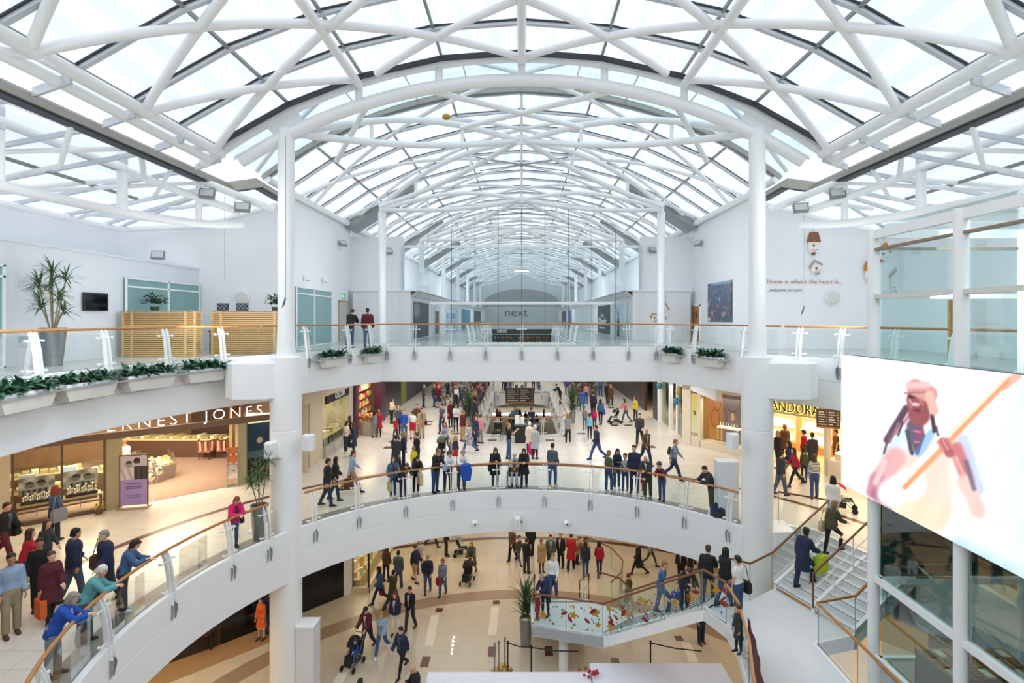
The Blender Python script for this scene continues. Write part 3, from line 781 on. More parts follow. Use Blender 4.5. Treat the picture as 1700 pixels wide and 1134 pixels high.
# frameless glass guards with raked handrails
LG = glass('leaf_glass', (.83, .94, .92), .45)
def guard(label, pts, gl=GL, rail=OAK, h=1.1, cut=True, parts=None):
    """pts (x, y, z floor); sloped glass panels under a handrail"""
    T = thing('balustrade', label, 'balustrade', pts[0]); o = Vector(pts[0])
    P = [Vector(p)-o for p in pts]
    b = MB(); b.tube([p+Vector((0, 0, h)) for p in P], .035, 8); b.build('handrail', M('dark_oak', '7a4a2c', .35, var=.2) if rail is None else rail, T, smooth=True)
    for p, q in zip(P, P[1:]):
        n = max(1, round((q-p).length/1.6))
        for i in range(n):
            a, c = p.lerp(q, i/n+.012), p.lerp(q, (i+1)/n-.012)
            g = MB(); g.quad(a+Vector((0, 0, .02)), c+Vector((0, 0, .02)), c+Vector((0, 0, h-.06)), a+Vector((0, 0, h-.06))); g.build('glass_panel', gl, T)
            g = MB(); g.tube([c+Vector((0, 0, .02)), c+Vector((0, 0, h-.03))], .012, 6); g.build('joint', STEEL, T)
    return T
DOAK = M('dark_oak', '7a4a2c', .35, var=.2)
leafT = guard('glass guard printed with red and yellow autumn leaves along the stair landing', LE[:1]+LE[1:2]+[(5.2, 15.5, ZL1), (5.57, 14.75, ZL1)], LG, DOAK, 1.15)
# printed leaves
leafcols = [M('leaf_red', '8e1f2a', .6), M('leaf_amber', 'b98a2b', .6), M('leaf_green', '6d8a3a', .6), M('leaf_wine', '6d1230', .6)]
def leaf_shape(kind, s):
    if kind == 0: return [(s*.42*sin(pi*i/9)*(1 if k == 0 else -1), s*(i/9-.5)*2) for k in (0, 1) for i in (range(10) if k == 0 else range(9, -1, -1))][:-1]
    if kind == 1:
        return [(s*(1 if i % 2 == 0 else .45)*cos(2*pi*i/10), s*(1 if i % 2 == 0 else .45)*sin(2*pi*i/10)) for i in range(10)]
    return [(s*.6*cos(2*pi*i/8), s*.6*sin(2*pi*i/8)) for i in range(8)]
rnd = random.Random(3)
segs = [(Vector(LE[0]), Vector(LE[1])), (Vector(LE[1]), Vector(LE[2])), (Vector(LE[2]), Vector(LE[3]))]
o = Vector(LE[0])
for si, (p, q) in enumerate(segs):
    L = (q-p).length; d = (q-p).normalized(); hd = Vector((d.x, d.y, 0)).normalized(); nn = Vector((hd.y, -hd.x, 0))
    if nn.y > 0: nn = -nn
    b = MB()
    N = int(L*18)
    for k in range(N):
        big = k % 6 == 0
        s = rnd.uniform(.13, .20) if big else rnd.uniform(.03, .075)
        kind = (k//6) % 2 if big else rnd.choice((0, 0, 1, 2))
        u, v = rnd.uniform(.04, .96), rnd.uniform(.15, .95); a = rnd.uniform(0, 6.3)
        c = p.lerp(q, u)+Vector((0, 0, v))-o+nn*.006
        m = leafcols[(0 if kind == 0 else 1) if big else rnd.randrange(4)]
        pts = [c+hd*(x*cos(a)-y*sin(a))+Vector((0, 0, x*sin(a)+y*cos(a))) for x, y in leaf_shape(kind, s)]
        b.add(pts, [tuple(range(len(pts)))], m)
    b.build('leaf_print', None, leafT)
guard('glass guard along the far side of the leaf patterned stairs', [(2.9, 21.0, ZL2), (3.7, 20.4, ZL2), (3.95, 19.5, ZL2), (6.25, 16.35, ZL1), (6.75, 16.0, ZL1), (7.75, 16.75, ZL1), (9.95, 17.55, MZ), (8.7, 18.4, MZ)], GL, DOAK)
guard('curving glass guard with oak handrail above the plum drape on the half landing', [(5.57, 14.75, ZL1), (5.52, 13.8, ZL1), (5.12, 12.2, ZL1), (4.7, 11, ZL1), (4.4, 10, ZL1)], GL, OAK)
guard('glass guard along the half landing edge in front of the lift tower', [(7.52, 9, ZL1), (7.52, 13.8, ZL1), (8.72, 14.15, ZL1), (10.92, 14.95, MZ)], GL, OAK)
# centre handrail of the wide stairs and rails of the short flight
def openrail(label, pts, hr=DOAK, bars=(.55,)):
    T = thing('handrail', label, 'handrail', pts[0]); o = Vector(pts[0]); P = [Vector(p)-o for p in pts]
    b = MB(); b.tube([P[0]+Vector((0, 0, .05))]+[p+Vector((0, 0, 1.0)) for p in P]+[P[-1]+Vector((0, 0, .05))], .03, 8); b.build('rail', hr, T, smooth=True)
    for z in bars:
        b = MB(); b.tube([p+Vector((0, 0, z)) for p in P], .018, 6); b.build('bar', STEEL_W, T)
    n = max(2, int((P[-1]-P[0]).length/1.2)+1)
    for i in range(1, n):
        c = P[0].lerp(P[-1], i/n); b = MB(); b.tube([c, c+Vector((0, 0, 1.0))], .022, 6); b.build('upright', STEEL_W, T)
    return T
openrail('brown handrail with white bars dividing the wide steps down the middle', [(8.25, 15.35, ZL1+.1), (10.45, 16.15, MZ+.05)])
openrail('brown handrail on the left edge of the short flight behind the tall planter', [(.55, 23.9, 0), (.5, 20.9, ZL2)])
openrail('brown handrail on the right edge of the short flight behind the tall planter', [(2.55, 23.9, 0), (2.6, 20.95, ZL2)])
guard('curved glass guard with dark handrail standing on the ground floor behind the stairs', [(2.9, 28.5, 0), (3.6, 28.3, 0), (4.5, 27.1, 0), (4.8, 25.7, 0), (4.5, 24.5, 0), (3.9, 23.6, 0)], GL, DOAK, 1.1)

# ------------------------------------------------------------------ glazed lift tower
TX = 8.15
TW = thing('lift_tower', 'white framed glass lift tower rising behind the video screen', 'lift tower', (TX, 12.5, 0))
def tw(mb, n, m, **k):
    o = mb.build(n, m, TW, **k); o.location = (-TX, -12.5, 0); return o
for y in (12.55, 10.05, 6.6):
    b = MB(); b.lathe([(.125, 0), (.125, ZC+2.03)], (TX, y, 0), 16); tw(b, 'post', STEEL_W, smooth=True)
for y in (12.3,):
    b = MB(); b.lathe([(.12, 0), (.12, ZC+2.0)], (11.4, y, 0), 12); tw(b, 'post', STEEL_W, smooth=True)
BE = M('tower_beam', 'dad9d2', .5)
for z, h, m in ((ZC+1.82, .2, STEEL_W), (ZC+1.55, .05, M('brown_seal', '8f7d68', .5)), (ZC+.44, .1, BE), (6.55, .14, STEEL_W), (4.75, .14, STEEL_W), (1.4, .12, STEEL_W), (9.8, .1, STEEL_W)):
    b = MB(); b.box(TX-.06, TX+.06, 6.6, 12.55, z, z+h); tw(b, 'beam', m)
    b = MB(); b.box(TX, 11.4, 12.3, 12.4, z, z+h); tw(b, 'beam', m)
for z0, z1 in ((0, 1.4), (1.52, 4.75), (4.89, 6.55), (6.69, 9.8), (9.9, ZC+.44), (ZC+.54, ZC+1.55)):
    b = MB()
    for y0, y1 in ((6.7, 10.0), (10.1, 12.3)): b.quad((TX+.02, y0, z0), (TX+.02, y1, z0), (TX+.02, y1, z1), (TX+.02, y0, z1))
    tw(b, 'glass_panel', GLT if z0 > 9.8 else GLD)
    b = MB(); b.quad((TX+.02, 12.35, z0), (11.4, 12.35, z0), (11.4, 12.35, z1), (TX+.02, 12.35, z1)); tw(b, 'glass_panel', GLT)
b = MB(); b.box(TX, 11.5, 6.5, 12.4, ZC+2.0, ZC+2.1); tw(b, 'roof_frame', glass('tower_roof', (.85, .93, .93), .5))
# inside and behind the tower
DTEAL = M('dark_teal_wall', '2f4a4a', .35, var=.25, scale=1.2)
DGREY = M('dark_interior', '33383a', .5, var=.3, scale=1.5)
b = MB(); b.box(11.7, 11.9, 4, 14.2, 0, 4.0); struct('wall_tower', b, DTEAL)
b = MB(); b.box(14.5, 14.7, 3, 14, MZ, 9.6); struct('wall_tower', b, DTEAL)
b = MB(); b.box(8.3, 11.7, 4, 12.3, 4.6, 4.85); struct('floor', b, M('lift_lobby_floor', '5f6a68', .3, var=.2))
b = MB(); b.box(8.3, 11.7, 4, 12.3, -.0, .02); struct('floor', b, M('lift_pit_floor', '27403f', .3, var=.2))
R_ = thing('grab_rail', 'pair of brass rails inside the glass lift tower', 'rail', (8.6, 0, 0))
for z in (7.0, 7.28):
    for x0, x1, y in ((8.5, 9.6, 11.7), (8.6, 9.8, 9.1)):
        b = MB(); b.tube([(x0-8.6, y, z), (x1-8.6, y, z)], .02, 6); b.build('rail', M('brass', 'c2a85c', .3, .8), R_)
R_ = thing('ramp_rail', 'double steel handrail sloping down inside the glass lift tower', 'rail', (8.7, 0, 0))
for z in (0, .28):
    b = MB(); b.tube([(-.2, 11.6, 7.0+z), (.1, 8.8, 6.1+z), (.2, 6.5, 5.6+z)], .02, 6); b.build('rail', STEEL, R_)
for zb, lb in ((4.85, 'upper'), (.02, 'lower')):
    k = thing('lift_car', f'dark grey lift shaft box in the {lb} part of the tower', 'lift', (10.6, 8, zb))
    b = MB(); b.box(-.9, .9, -1.8, 1.8, 0, 2.3 if zb < 1 else 1.9); b.build('car', DGREY, k)
    for q in (-.9, 0, .9):
        b = MB(); b.box(-.95, -.9, q-.4, q+.4, .1, 2.2 if zb < 1 else 1.8); b.build('door_panel', M('lift_door', '4a5558', .3, .4), k)
b = MB(); b.box(8.27, 11.4, 12.42, 12.5, 6.69, 9.8); b.box(8.27, 11.4, 12.42, 12.5, 0, 4.75); struct('wall_tower', b, M('teal_back_panel', '2c5553', .25, var=.3, scale=1.5))
b = MB(); b.box(11.45, 11.55, 6, 12.5, 4.9, 9.8); struct('wall_tower', b, DTEAL)
# display table with brochures seen through the tower
T = thing('display_table', 'wooden display table covered with brochures seen through the tower glass', 'table', (9.5, 11.2, 4.85))
b = MB(); b.box(-1.0, .9, -.5, .5, .55, .62); b.build('table_top', M('table_wood', 'a0713f', .4, var=.15), T)
b = MB(); b.box(-1.0, .9, -.5, -.45, .02, .55); b.box(-1.0, -.95, -.45, .5, .02, .55); b.build('panel', M('table_panel', '8c6a45', .5), T)
rr = random.Random(5)
b = MB()
for i in range(8):
    for j in range(3): b.obox((-.85+i*.22, -.35+j*.32, .625), .16, .24, .02, rr.uniform(-.1, .1), M('brochure_%d' % ((i+j) % 3), ('e8dcc0', 'b98a5a', '7d5a3a')[(i+j) % 3], .5))
o = b.build('brochures', None, T)
# upper level fittings behind the tower: doors, dark lintel, wooden panel
b = MB(); b.box(16.6, 16.98, 12, 16.5, ZC+.45, ZC+.9); struct('wall_lintel', b, M('lintel_grey', '757c80', .5))
b = MB(); b.box(16.6, 16.98, 12.3, 13.6, U, ZC+.45); struct('door_1', b, M('lift_door_grey', '6f787d', .4, .3))
b = MB(); b.box(13.9, 14.5, 17.6, 17.7, U, U+2.0); struct('door_2', b, M('wood_panel', 'b58a55', .5, var=.2))
b = MB(); b.lathe([(.25, U), (.25, ZC+3.6)], (13.2, 13.5, 0), 16); struct('trim_8', b, STEEL_W, smooth=True)

# ------------------------------------------------------------------ video screen
def seg_d(px, py, ax, ay, bx, by):
    vx, vy = bx-ax, by-ay; t = max(0, min(1, ((px-ax)*vx+(py-ay)*vy)/(vx*vx+vy*vy))); return hypot(px-ax-t*vx, py-ay-t*vy)
CAPS = [  # (ax, ay, bx, by, half width, soft, colour)
 (560, 950, 860, 1110, 55, 40, (.74, .87, .97)), (60, 680, 130, 720, 25, 20, (.8, .9, .97)),
 (590, 460, 655, 680, 30, 18, (.78, .83, .92)),
 (430, 560, 430, 760, 120, 40, (.99, .86, .80)), (330, 760, 460, 800, 60, 40, (.99, .88, .76)),
 (560, 500, 612, 640, 30, 12, (.80, .46, .48)), (600, 650, 660, 780, 36, 18, (.98, .80, .76)),
 (300, 440, 260, 530, 42, 12, (.84, .91, .97)), (290, 540, 215, 640, 46, 16, (.90, .68, .68)), (205, 640, 190, 690, 34, 12, (.80, .55, .60)), (200, 700, 250, 770, 22, 12, (.66, .42, .52)),
 (375, 400, 385, 490, 38, 10, (.38, .32, .42)), (400, 430, 395, 460, 16, 6, (.62, .25, .35)), (448, 430, 395, 520, 18, 5, (.62, .78, .92)), (345, 450, 370, 530, 8, 4, (.8, .86, .95)),
 (335, 320, 250, 460, 16, 7, (.33, .22, .32)), (350, 350, 290, 430, 7, 3, (.72, .52, .55)), (452, 350, 462, 420, 9, 4, (.2, .15, .22)),
 (385, 280, 395, 350, 48, 9, (.58, .28, .30)), (358, 262, 370, 262, 12, 4, (.22, .08, .14)), (366, 300, 388, 302, 7, 3, (.92, .78, .80)), (375, 325, 395, 330, 8, 5, (.40, .16, .22)), (352, 280, 356, 292, 5, 3, (.85, .6, .6)),
 (375, 225, 440, 255, 38, 8, (.85, .60, .58)), (440, 260, 462, 330, 20, 8, (.93, .72, .66)), (345, 215, 430, 212, 14, 8, (.93, .76, .76)),
 (270, 700, 360, 660, 62, 20, (1, 1, 1)), (835, 172, 770, 220, 20, 8, (.96, .70, .62)), (790, 195, 330, 672, 12, 9, (.93, .62, .42)), (780, 180, 440, 520, 10, 5, (1, .90, .82)), (520, 440, 300, 650, 14, 8, (1, .97, .93)),
 (500, 470, 530, 520, 20, 6, (.70, .36, .38)), (480, 470, 500, 505, 7, 3, (.86, .52, .50)), (500, 462, 522, 500, 6, 3, (.88, .55, .52)), (520, 455, 540, 492, 6, 3, (.84, .5, .5)),
 (262, 430, 236, 520, 5, 4, (.42, .28, .36)), (300, 385, 262, 470, 5, 3, (.6, .42, .46)), (320, 380, 300, 440, 4, 3, (.25, .16, .24)), (470, 400, 480, 440, 5, 4, (.3, .2, .26)),
 (372, 420, 400, 425, 4, 2, (.85, .45, .5)), (370, 445, 405, 450, 4, 2, (.3, .35, .55)), (375, 468, 398, 472, 4, 2, (.8, .5, .55)), (340, 420, 362, 520, 9, 4, (.25, .28, .36)), (415, 440, 385, 520, 7, 4, (.35, .4, .55)),
 (330, 250, 420, 246, 4, 3, (.72, .42, .42)), (398, 285, 410, 300, 6, 4, (.72, .42, .40)), (350, 300, 358, 318, 5, 3, (.70, .42, .42)), (240, 560, 200, 650, 12, 8, (.96, .80, .80)), (560, 540, 590, 610, 8, 6, (.92, .66, .62)), (605, 560, 640, 680, 10, 8, (.45, .42, .52)),
]
def screen_pic(u, v):
    Y = 13.4-5.7*u; px = 866+7.9*900/Y; z = -4.1+3.2*v; py = 528-900*z/Y
    a, b = (px-1380)*2.7, (py-560)*2.7
    g = max(0, min(1, (a-450)/500)); c = [1-.14*g, 1-.03*g, 1.0]
    for ax, ay, bx, by, w, s, col in CAPS:
        d = seg_d(a, b, ax, ay, bx, by)
        k = max(0, min(1, (w+s-d)/(2*s)));
        if k > 0: k = k*k*(3-2*k); c = [c[i]*(1-k)+col[i]*k for i in range(3)]
    st = .012*sin(a*.05+b*.021)
    return tuple(min(1, (q+st)*.96+.04) for q in c)
T = thing('video_screen', 'huge bright video screen showing a guitarist in a cap with long braids', 'screen', (7.9, 10.55, ZC-4.1), -pi/2)
picture('display', 5.7, 3.2, screen_pic, 230, 130, paint_mat('led_display', .98), T)
b = MB(); b.box(-2.85, 2.85, .012, .2, -.0, 3.2); b.build('housing', M('screen_housing', '3a3d40', .5), T)
b = MB()
for x in (-1.9, .55): b.box(x-.1, x+.1, .2, .3, .4, 2.8)
b.build('bracket', STEEL, T)
# ------------------------------------------------------------------ plants
LEAF = M('leaf_green_dark', '2c4d38', .45, var=.35, scale=14)
LEAF2 = M('leaf_green_mid', '4c6b3f', .45, var=.35, scale=14)
STEM = M('cane_stem', '8d8468', .6, var=.2)
SOIL = M('soil', '2c2119', .9)
ZINC = M('zinc_pot', '9b9d9e', .3, .75, var=.25, scale=5)
def blade(b, p, az, el, L, w, droop=.6, seg=4, m=None):
    """one strap leaf from p"""
    d = Vector((cos(az)*cos(el), sin(az)*cos(el), sin(el))); sd = Vector((-sin(az), cos(az), 0)); q = Vector(p); L_ = []
    for i in range(seg+1):
        t = i/seg; ww = w*(1-abs(2*t-.75)**1.6*.55) if t < 1 else .004
        L_.append((q-sd*ww/2, q+sd*ww/2+Vector((0, 0, .15*ww))))
        q = q+d*(L/seg); d = (d+Vector((0, 0, -droop/seg))).normalized()
    vs = [v for pr in L_ for v in pr]
    b.add(vs, [(2*i, 2*i+1, 2*i+3, 2*i+2) for i in range(seg)], m)
def dracaena(label, loc, pot_h, pot_r, tops, seed, leafL=.5, group=None):
    rn = random.Random(seed)
    T = thing('potted_plant', label, 'potted plant', loc, 0, group)
    b = MB(); b.lathe([(pot_r*.68, 0), (pot_r, pot_h), (pot_r*.92, pot_h), (pot_r*.88, pot_h-.06), (.01, pot_h-.07)], seg=24); b.build('pot', ZINC, T, smooth=True)
    b = MB(); b.lathe([(pot_r*.88, pot_h-.08), (pot_r*.88, pot_h-.05), (.01, pot_h-.05)], seg=16); b.build('soil', SOIL, T)
    for x, y, z in tops:
        b = MB(); b.tube([(x*.2, y*.2, pot_h-.08), (x*.6, y*.6, pot_h+(z-pot_h)*.5), (x, y, z)], .02, 6); b.build('stem', STEM, T, smooth=True)
        f = MB()
        for i in range(38):
            blade(f, (x, y, z+rn.uniform(-.12, .08)), rn.uniform(0, 2*pi), rn.uniform(-.3, 1.35), leafL*rn.uniform(.75, 1.1), .038, .9)
        f.build('foliage', LEAF2, T)
    return T
dracaena('tall spiky plant in a zinc pot on the upper level beside the wall screen', (-13.75, 15.9, U), 1.12, .33, [(-.35, 0, 1.75), (.0, -.1, 2.3), (.3, .1, 2.55), (-.15, .15, 2.75), (.35, -.2, 2.0), (-.5, .1, 2.35), (.15, .2, 1.6)], 1, .55)
dracaena('spiky plant in a zinc pot behind the woman in the pink jacket', (-8.3, 17.15, MZ), 1.1, .27, [(-.25, 0, 1.75), (.05, -.1, 2.2), (.25, .1, 2.5), (-.1, .15, 1.9)], 2, .5)
# bushy planters
def bush(b, c, R, n, rn, L=.22, w=.085, flat=.6):
    for i in range(n):
        a, e = rn.uniform(0, 2*pi), rn.uniform(-.1, 1.4); r = R*rn.uniform(.1, 1)
        p = (c[0]+r*cos(a)*cos(e*.8), c[1]+r*sin(a)*cos(e*.8), c[2]+r*sin(e)*flat)
        blade(b, p, a+rn.uniform(-.7, .7), rn.uniform(-.2, 1.1), L*rn.uniform(.7, 1.2), w, .8, 3)
def bush_ground(label, loc, pot_h, pot_r, H, seed, m=LEAF2, group=None, cat='potted plant'):
    rn = random.Random(seed); T = thing('potted_plant', label, cat, loc, 0, group)
    b = MB(); b.lathe([(pot_r*.75, 0), (pot_r, pot_h), (pot_r*.9, pot_h), (pot_r*.85, pot_h-.08), (.01, pot_h-.09)], seg=20); b.build('pot', ZINC, T, smooth=True)
    f = MB()
    for i in range(170):
        blade(f, (rn.uniform(-.1, .1), rn.uniform(-.1, .1), pot_h+rn.uniform(0, H*.55)), rn.uniform(0, 2*pi), rn.uniform(.3, 1.4), H*.45*rn.uniform(.6, 1.1), .05, .8)
    f.build('foliage', m, T); return T
bush_ground('tall grassy plant in a zinc pot on the ground floor beside the leaf patterned landing', (.16, 20.9, 0), 1.05, .26, 1.75, 4)
bush_ground('tall leafy plant in the shopping street, beside the crowd at the left of the void', (-3.35, 34.4, MZ), .7, .22, 2.2, 5)
bush_ground('tall leafy plant in the shopping street at the right of the void', (3.4, 36.2, MZ), .7, .22, 2.2, 6)
def trough(label, px, off, seed, path='arc', w=1.55, rr=10.98):
    rn = random.Random(seed)
    if path == 'arc':
        k = px-866; r = k/900
        A, B, C_ = r*r+1, -26, 169-rr*rr
        Y = (26+sqrt(676-4*A*C_))/(2*A); X = r*Y; rz = atan2(X, -(Y-13))*-1
        nx, ny = -X/rr, -(Y-13)/rr
    else:
        X, Y, nx, ny = path
    rz = atan2(ny, nx)+pi/2
    T = thing('hanging_planter', label, 'planter', (X, Y, U-.62), rz, 'hanging planters on the upper balcony')
    b = MB(); b.loft([[(-w/2*q, -.16*q, z), (w/2*q, -.16*q, z), (w/2*q, .16, z), (-w/2*q, .16, z)] for q, z in ((.82, .0), (1, .3))]); b.build('trough', M('planter_cream', 'dddad2', .5), T)
    b = MB(); b.box(-w/2-.28, w/2+.28, -.2, .2, .3, .345); b.build('shelf', M('planter_grey', 'a9adb1', .45), T)
    b = MB(); b.box(-w/2, w/2, -.17, -.13, .345, .42); b.box(-w/2, w/2, .13, .17, .345, .42); b.box(-w/2, -w/2+.03, -.17, .17, .345, .42); b.box(w/2-.03, w/2, -.17, .17, .345, .42); b.build('rim', WHITE, T)
    f = MB()
    for i in range(5): bush(f, (-w*.4+i*w*.2, 0, .42), .24, 46, rn, .26, .10, .9)
    f.build('foliage', M('planter_leaf', '2f5a42', .4, var=.5, scale=25), T)
    return T
trough('hanging planter of glossy dark green leaves, leftmost of the row under the upper balustrade', 38, 0, 11)
trough('hanging planter of large dark green leaves below the tall spiky potted plant', 145, 0, 12)
trough('hanging planter of green leaves below the first slatted wooden counter', 247, 0, 13)
trough('hanging planter of green leaves closest to the left thick column', 340, 0, 14, w=1.35)
trough('hanging planter of green leaves behind the left thick column, wider of the pair there', 0, 0, 15, (-7.85, 22.6, .92, -.39), w=1.3)
trough('small hanging planter of green leaves left of the upper bridge', 0, 0, 16, (-6.85, 24.75, .87, -.5), w=.75)
trough('hanging planter of green leaves behind the right thick column, wider of the pair there', 0, 0, 17, (7.85, 22.6, -.92, -.39), w=1.3)
trough('small hanging planter of green leaves right of the upper bridge', 0, 0, 18, (6.85, 24.75, -.87, -.5), w=.75)

# ------------------------------------------------------------------ upper level, left
TEAL = M('teal_film_glass', '7ea6a6', .15, var=.08, scale=1)
def window(n, x, y0, y1, z0, z1, mull, face, tr=.42):
    """glazed screen standing on a wall parallel to y; face=+1 shows toward +x"""
    b = MB(); b.box(x, x+face*.05, y0, y1, z0, z1); o = struct('window_%d' % n, b, TEAL)
    zs = [z0, z1-tr*(z1-z0)*.5, z1-tr*(z1-z0)*1.3]
    for z in (z1-.03, z1-.34, z0): 
        b = MB(); b.box(x+face*.05, x+face*.1, y0, y1, z-.02, z+.04); b.build('bar', WHITE, o)
    for y in mull:
        b = MB(); b.box(x+face*.05, x+face*.1, y-.03, y+.03, z0, z1); b.build('bar', WHITE, o)
window(1, -14.66, 20.0, 24.6, U, ZC+1.5, (20.0, 22.4, 24.55), 1)
window(2, -14.66, 8, 15.3, U, ZC+1.5, (12, 15.27), 1)
window(3, -WX+.0, 25.6, 30.4, U, ZC+1.5, (25.6, 27.8, 30.37), 1)
b = MB(); b.box(-WX, -WX+.04, 31.7, 33.4, U, ZC+.95); struct('door_3', b, M('grey_door', 'c3c2bd', .5))
b = MB(); b.box(-WX, -WX+.06, 31.6, 31.7, U, ZC+1.0); b.box(-WX, -WX+.06, 33.4, 33.5, U, ZC+1.0); b.box(-WX, -WX+.06, 31.6, 33.5, ZC+.95, ZC+1.03); struct('trim_9', b, M('door_frame_wood', 'b59a76', .5))
T = thing('exit_sign', 'small green exit sign above the door beside the teal window', 'sign', (-WX+.06, 32.4, ZC+1.15), pi/2)
picture('sign_face', .62, .3, lambda u, v: (.95, 1, .95) if (abs(u-.3) < .1 and .2 < v < .8) or (.5 < u < .8 and .4 < v < .6) else (.1, .62, .3), 24, 12, paint_mat('exit_face', .8), T)
b = MB(); b.box(-.33, .33, .01, .05, -.02, .32); b.build('housing', WHITE, T)
T = thing('wall_screen', 'black flat screen television on the white wall of the upper level', 'television', (-14.66, 18.6, ZC+.24), pi/2)
b = MB(); b.box(-.52, .52, -.08, -.02, 0, .62); b.build('casing', BLACK, T); b = MB(); b.box(-.47, .47, -.085, -.08, .05, .57); b.build('panel', M('screen_off', '0b0c10', .1), T)
b = MB(); b.box(-.1, .1, -.02, 0, .2, .45); b.build('mount', GREYM, T)
def wall_disc(label, loc, rz):
    T = thing('wall_speaker', label, 'speaker', loc, rz)
    b = MB(); b.lathe([(.3, 0), (.3, .04), (.26, .09), (.01, .1)], seg=28); o = b.build('speaker_body', M('speaker_white', 'dcdcd6', .5), T, smooth=True); o.rotation_euler = (pi/2, 0, 0)
    b = MB(); b.lathe([(.31, -.01), (.33, .0), (.33, .03), (.31, .04)], seg=28); o = b.build('ring', WHITE, T, smooth=True); o.rotation_euler = (pi/2, 0, 0)
wall_disc('round white wall speaker above the second slatted wooden counter', (-12.68, 24.58, ZC+.93), 0)
wall_disc('round white wall speaker below the orange wall lettering', (14.1, 24.58, ZC+.94), 0)
wall_disc('round wall speaker half hidden by the tall spiky plant', (-14.62, 16.6, ZC+.82), pi/2)
# slatted wooden counters
SLAT = M('light_oak_slat', 'cda874', .5, var=.18, scale=7)
SLATD = M('counter_core', '8a6842', .7)
def slat_counter(label, loc, w, h, d, rz=0):
    T = thing('slatted_counter', label, 'counter', loc, rz)
    b = MB(); b.box(-w/2+.06, w/2-.06, .05, d-.05, .05, h-.06); b.build('core', SLATD, T)
    n = int(h/.075)
    for i in range(n):
        z = .02+i*(h-.05)/n
        b = MB(); b.box(-w/2, w/2, 0, .03, z, z+.05); b.box(-w/2, -w/2+.03, .03, d, z, z+.05); b.box(w/2-.03, w/2, .03, d, z, z+.05); b.build('slat', SLAT, T)
    for x in (-w/2-.01, -w/2+.32, w/2-.42, w/2-.08):
        b = MB(); b.box(x, x+.09, -.02, 0, 0, h); b.build('upright', SLAT, T)
    b = MB(); b.box(-w/2-.02, w/2+.02, -.03, d, h-.03, h); b.build('top', SLAT, T)
slat_counter('slatted light wood counter with a leafy plant on top, in front of the teal window', (-13.05, 19.5, U), 2.66, 1.66, .45)
slat_counter('slatted light wood counter with two framed photos on top, beside the left column', (-10.6, 21.0, U), 2.75, 1.68, 1.2, RAD(4))
def top_plant(label, loc, seed):
    rn = random.Random(seed); T = thing('desk_plant', label, 'plant', loc)
    b = MB(); b.lathe([(.12, 0), (.16, .16), (.13, .16), (.01, .14)], seg=14); b.build('pot', M('dark_pot', '2d3a36', .5), T, smooth=True)
    f = MB(); bush(f, (0, 0, .28), .42, 190, rn, .16, .07, .85); f.build('foliage', LEAF, T)
top_plant('bushy dark green plant standing on the slatted counter by the teal window', (-13.6, 20.1, U+1.66), 21)
top_plant('bushy dark green plant standing on the slatted counter by the left column', (-9.75, 21.5, U+1.68), 22)
for k, (x, lb) in enumerate(((-11.75, 'left of the two dark framed photos on the slatted counter'), (-10.98, 'right of the two dark framed photos on the slatted counter'))):
    T = thing('photo_frame', lb, 'photo frame', (x, 21.3, U+1.68))
    b = MB(); b.box(-.23, .23, 0, .03, 0, .3); b.build('frame', BLACK, T)
    o = picture('photo', .40, .24, lambda u, v: (.55, .6, .66) if sin(u*17+k)*sin(v*9+2) > .35 else (.13, .16, .22), 20, 12, paint_mat('printed_sheet'), T); o.location = (0, -.004, .03)
T = thing('waste_bin', 'dark grey bin between the two slatted counters', 'bin', (-12.05, 21.6, U)); b = MB(); b.box(-.25, .25, -.25, .25, 0, .85); b.build('body', M('dark_fabric_panel', '3c4248', .8), T); b = MB(); b.box(-.27, .27, -.27, .27, .85, .9); b.build('lid', BLACK, T)
T = thing('side_table', 'small low wooden table between the two slatted counters', 'table', (-11.75, 22.6, U)); b = MB(); b.box(-.4, .4, -.25, .25, .48, .52); b.build('table_top', SLAT, T)
for x in (-.3, .3): b = MB(); b.box(x-.03, x+.03, -.2, .2, 0, .48); b.build('leg', GREYM, T)
T = thing('wall_sign', 'small grey information sign on the white wall beside the spiky plant', 'sign', (-14.66, 14.75, ZC+.12), pi/2)
o = picture('sign_face', .62, .42, lambda u, v: (.35, .37, .4) if v < .22 or (.08 < u < .6 and .55 < v < .68) or (.7 < u < .9 and .5 < v < .8) else (.82, .85, .87), 40, 24, paint_mat('printed_sheet'), T); o.location = (0, -.03, 0)
b = MB(); b.box(-.31, .31, -.02, 0, 0, .42); b.build('plate', GREYM, T)
T = thing('wall_sign', 'small black square sign with a white symbol on the white wall', 'sign', (-14.66, 15.2, ZC-.02), pi/2)
o = picture('sign_face', .26, .24, lambda u, v: (.9, .9, .9) if hypot(u-.5, v-.35) < .22 or (abs(u-.5) < .08 and .5 < v < .85) else (.06, .06, .07), 20, 20, paint_mat('printed_sheet'), T); o.location = (0, -.03, 0)
b = MB(); b.box(-.13, .13, -.02, 0, 0, .24); b.build('plate', BLACK, T)

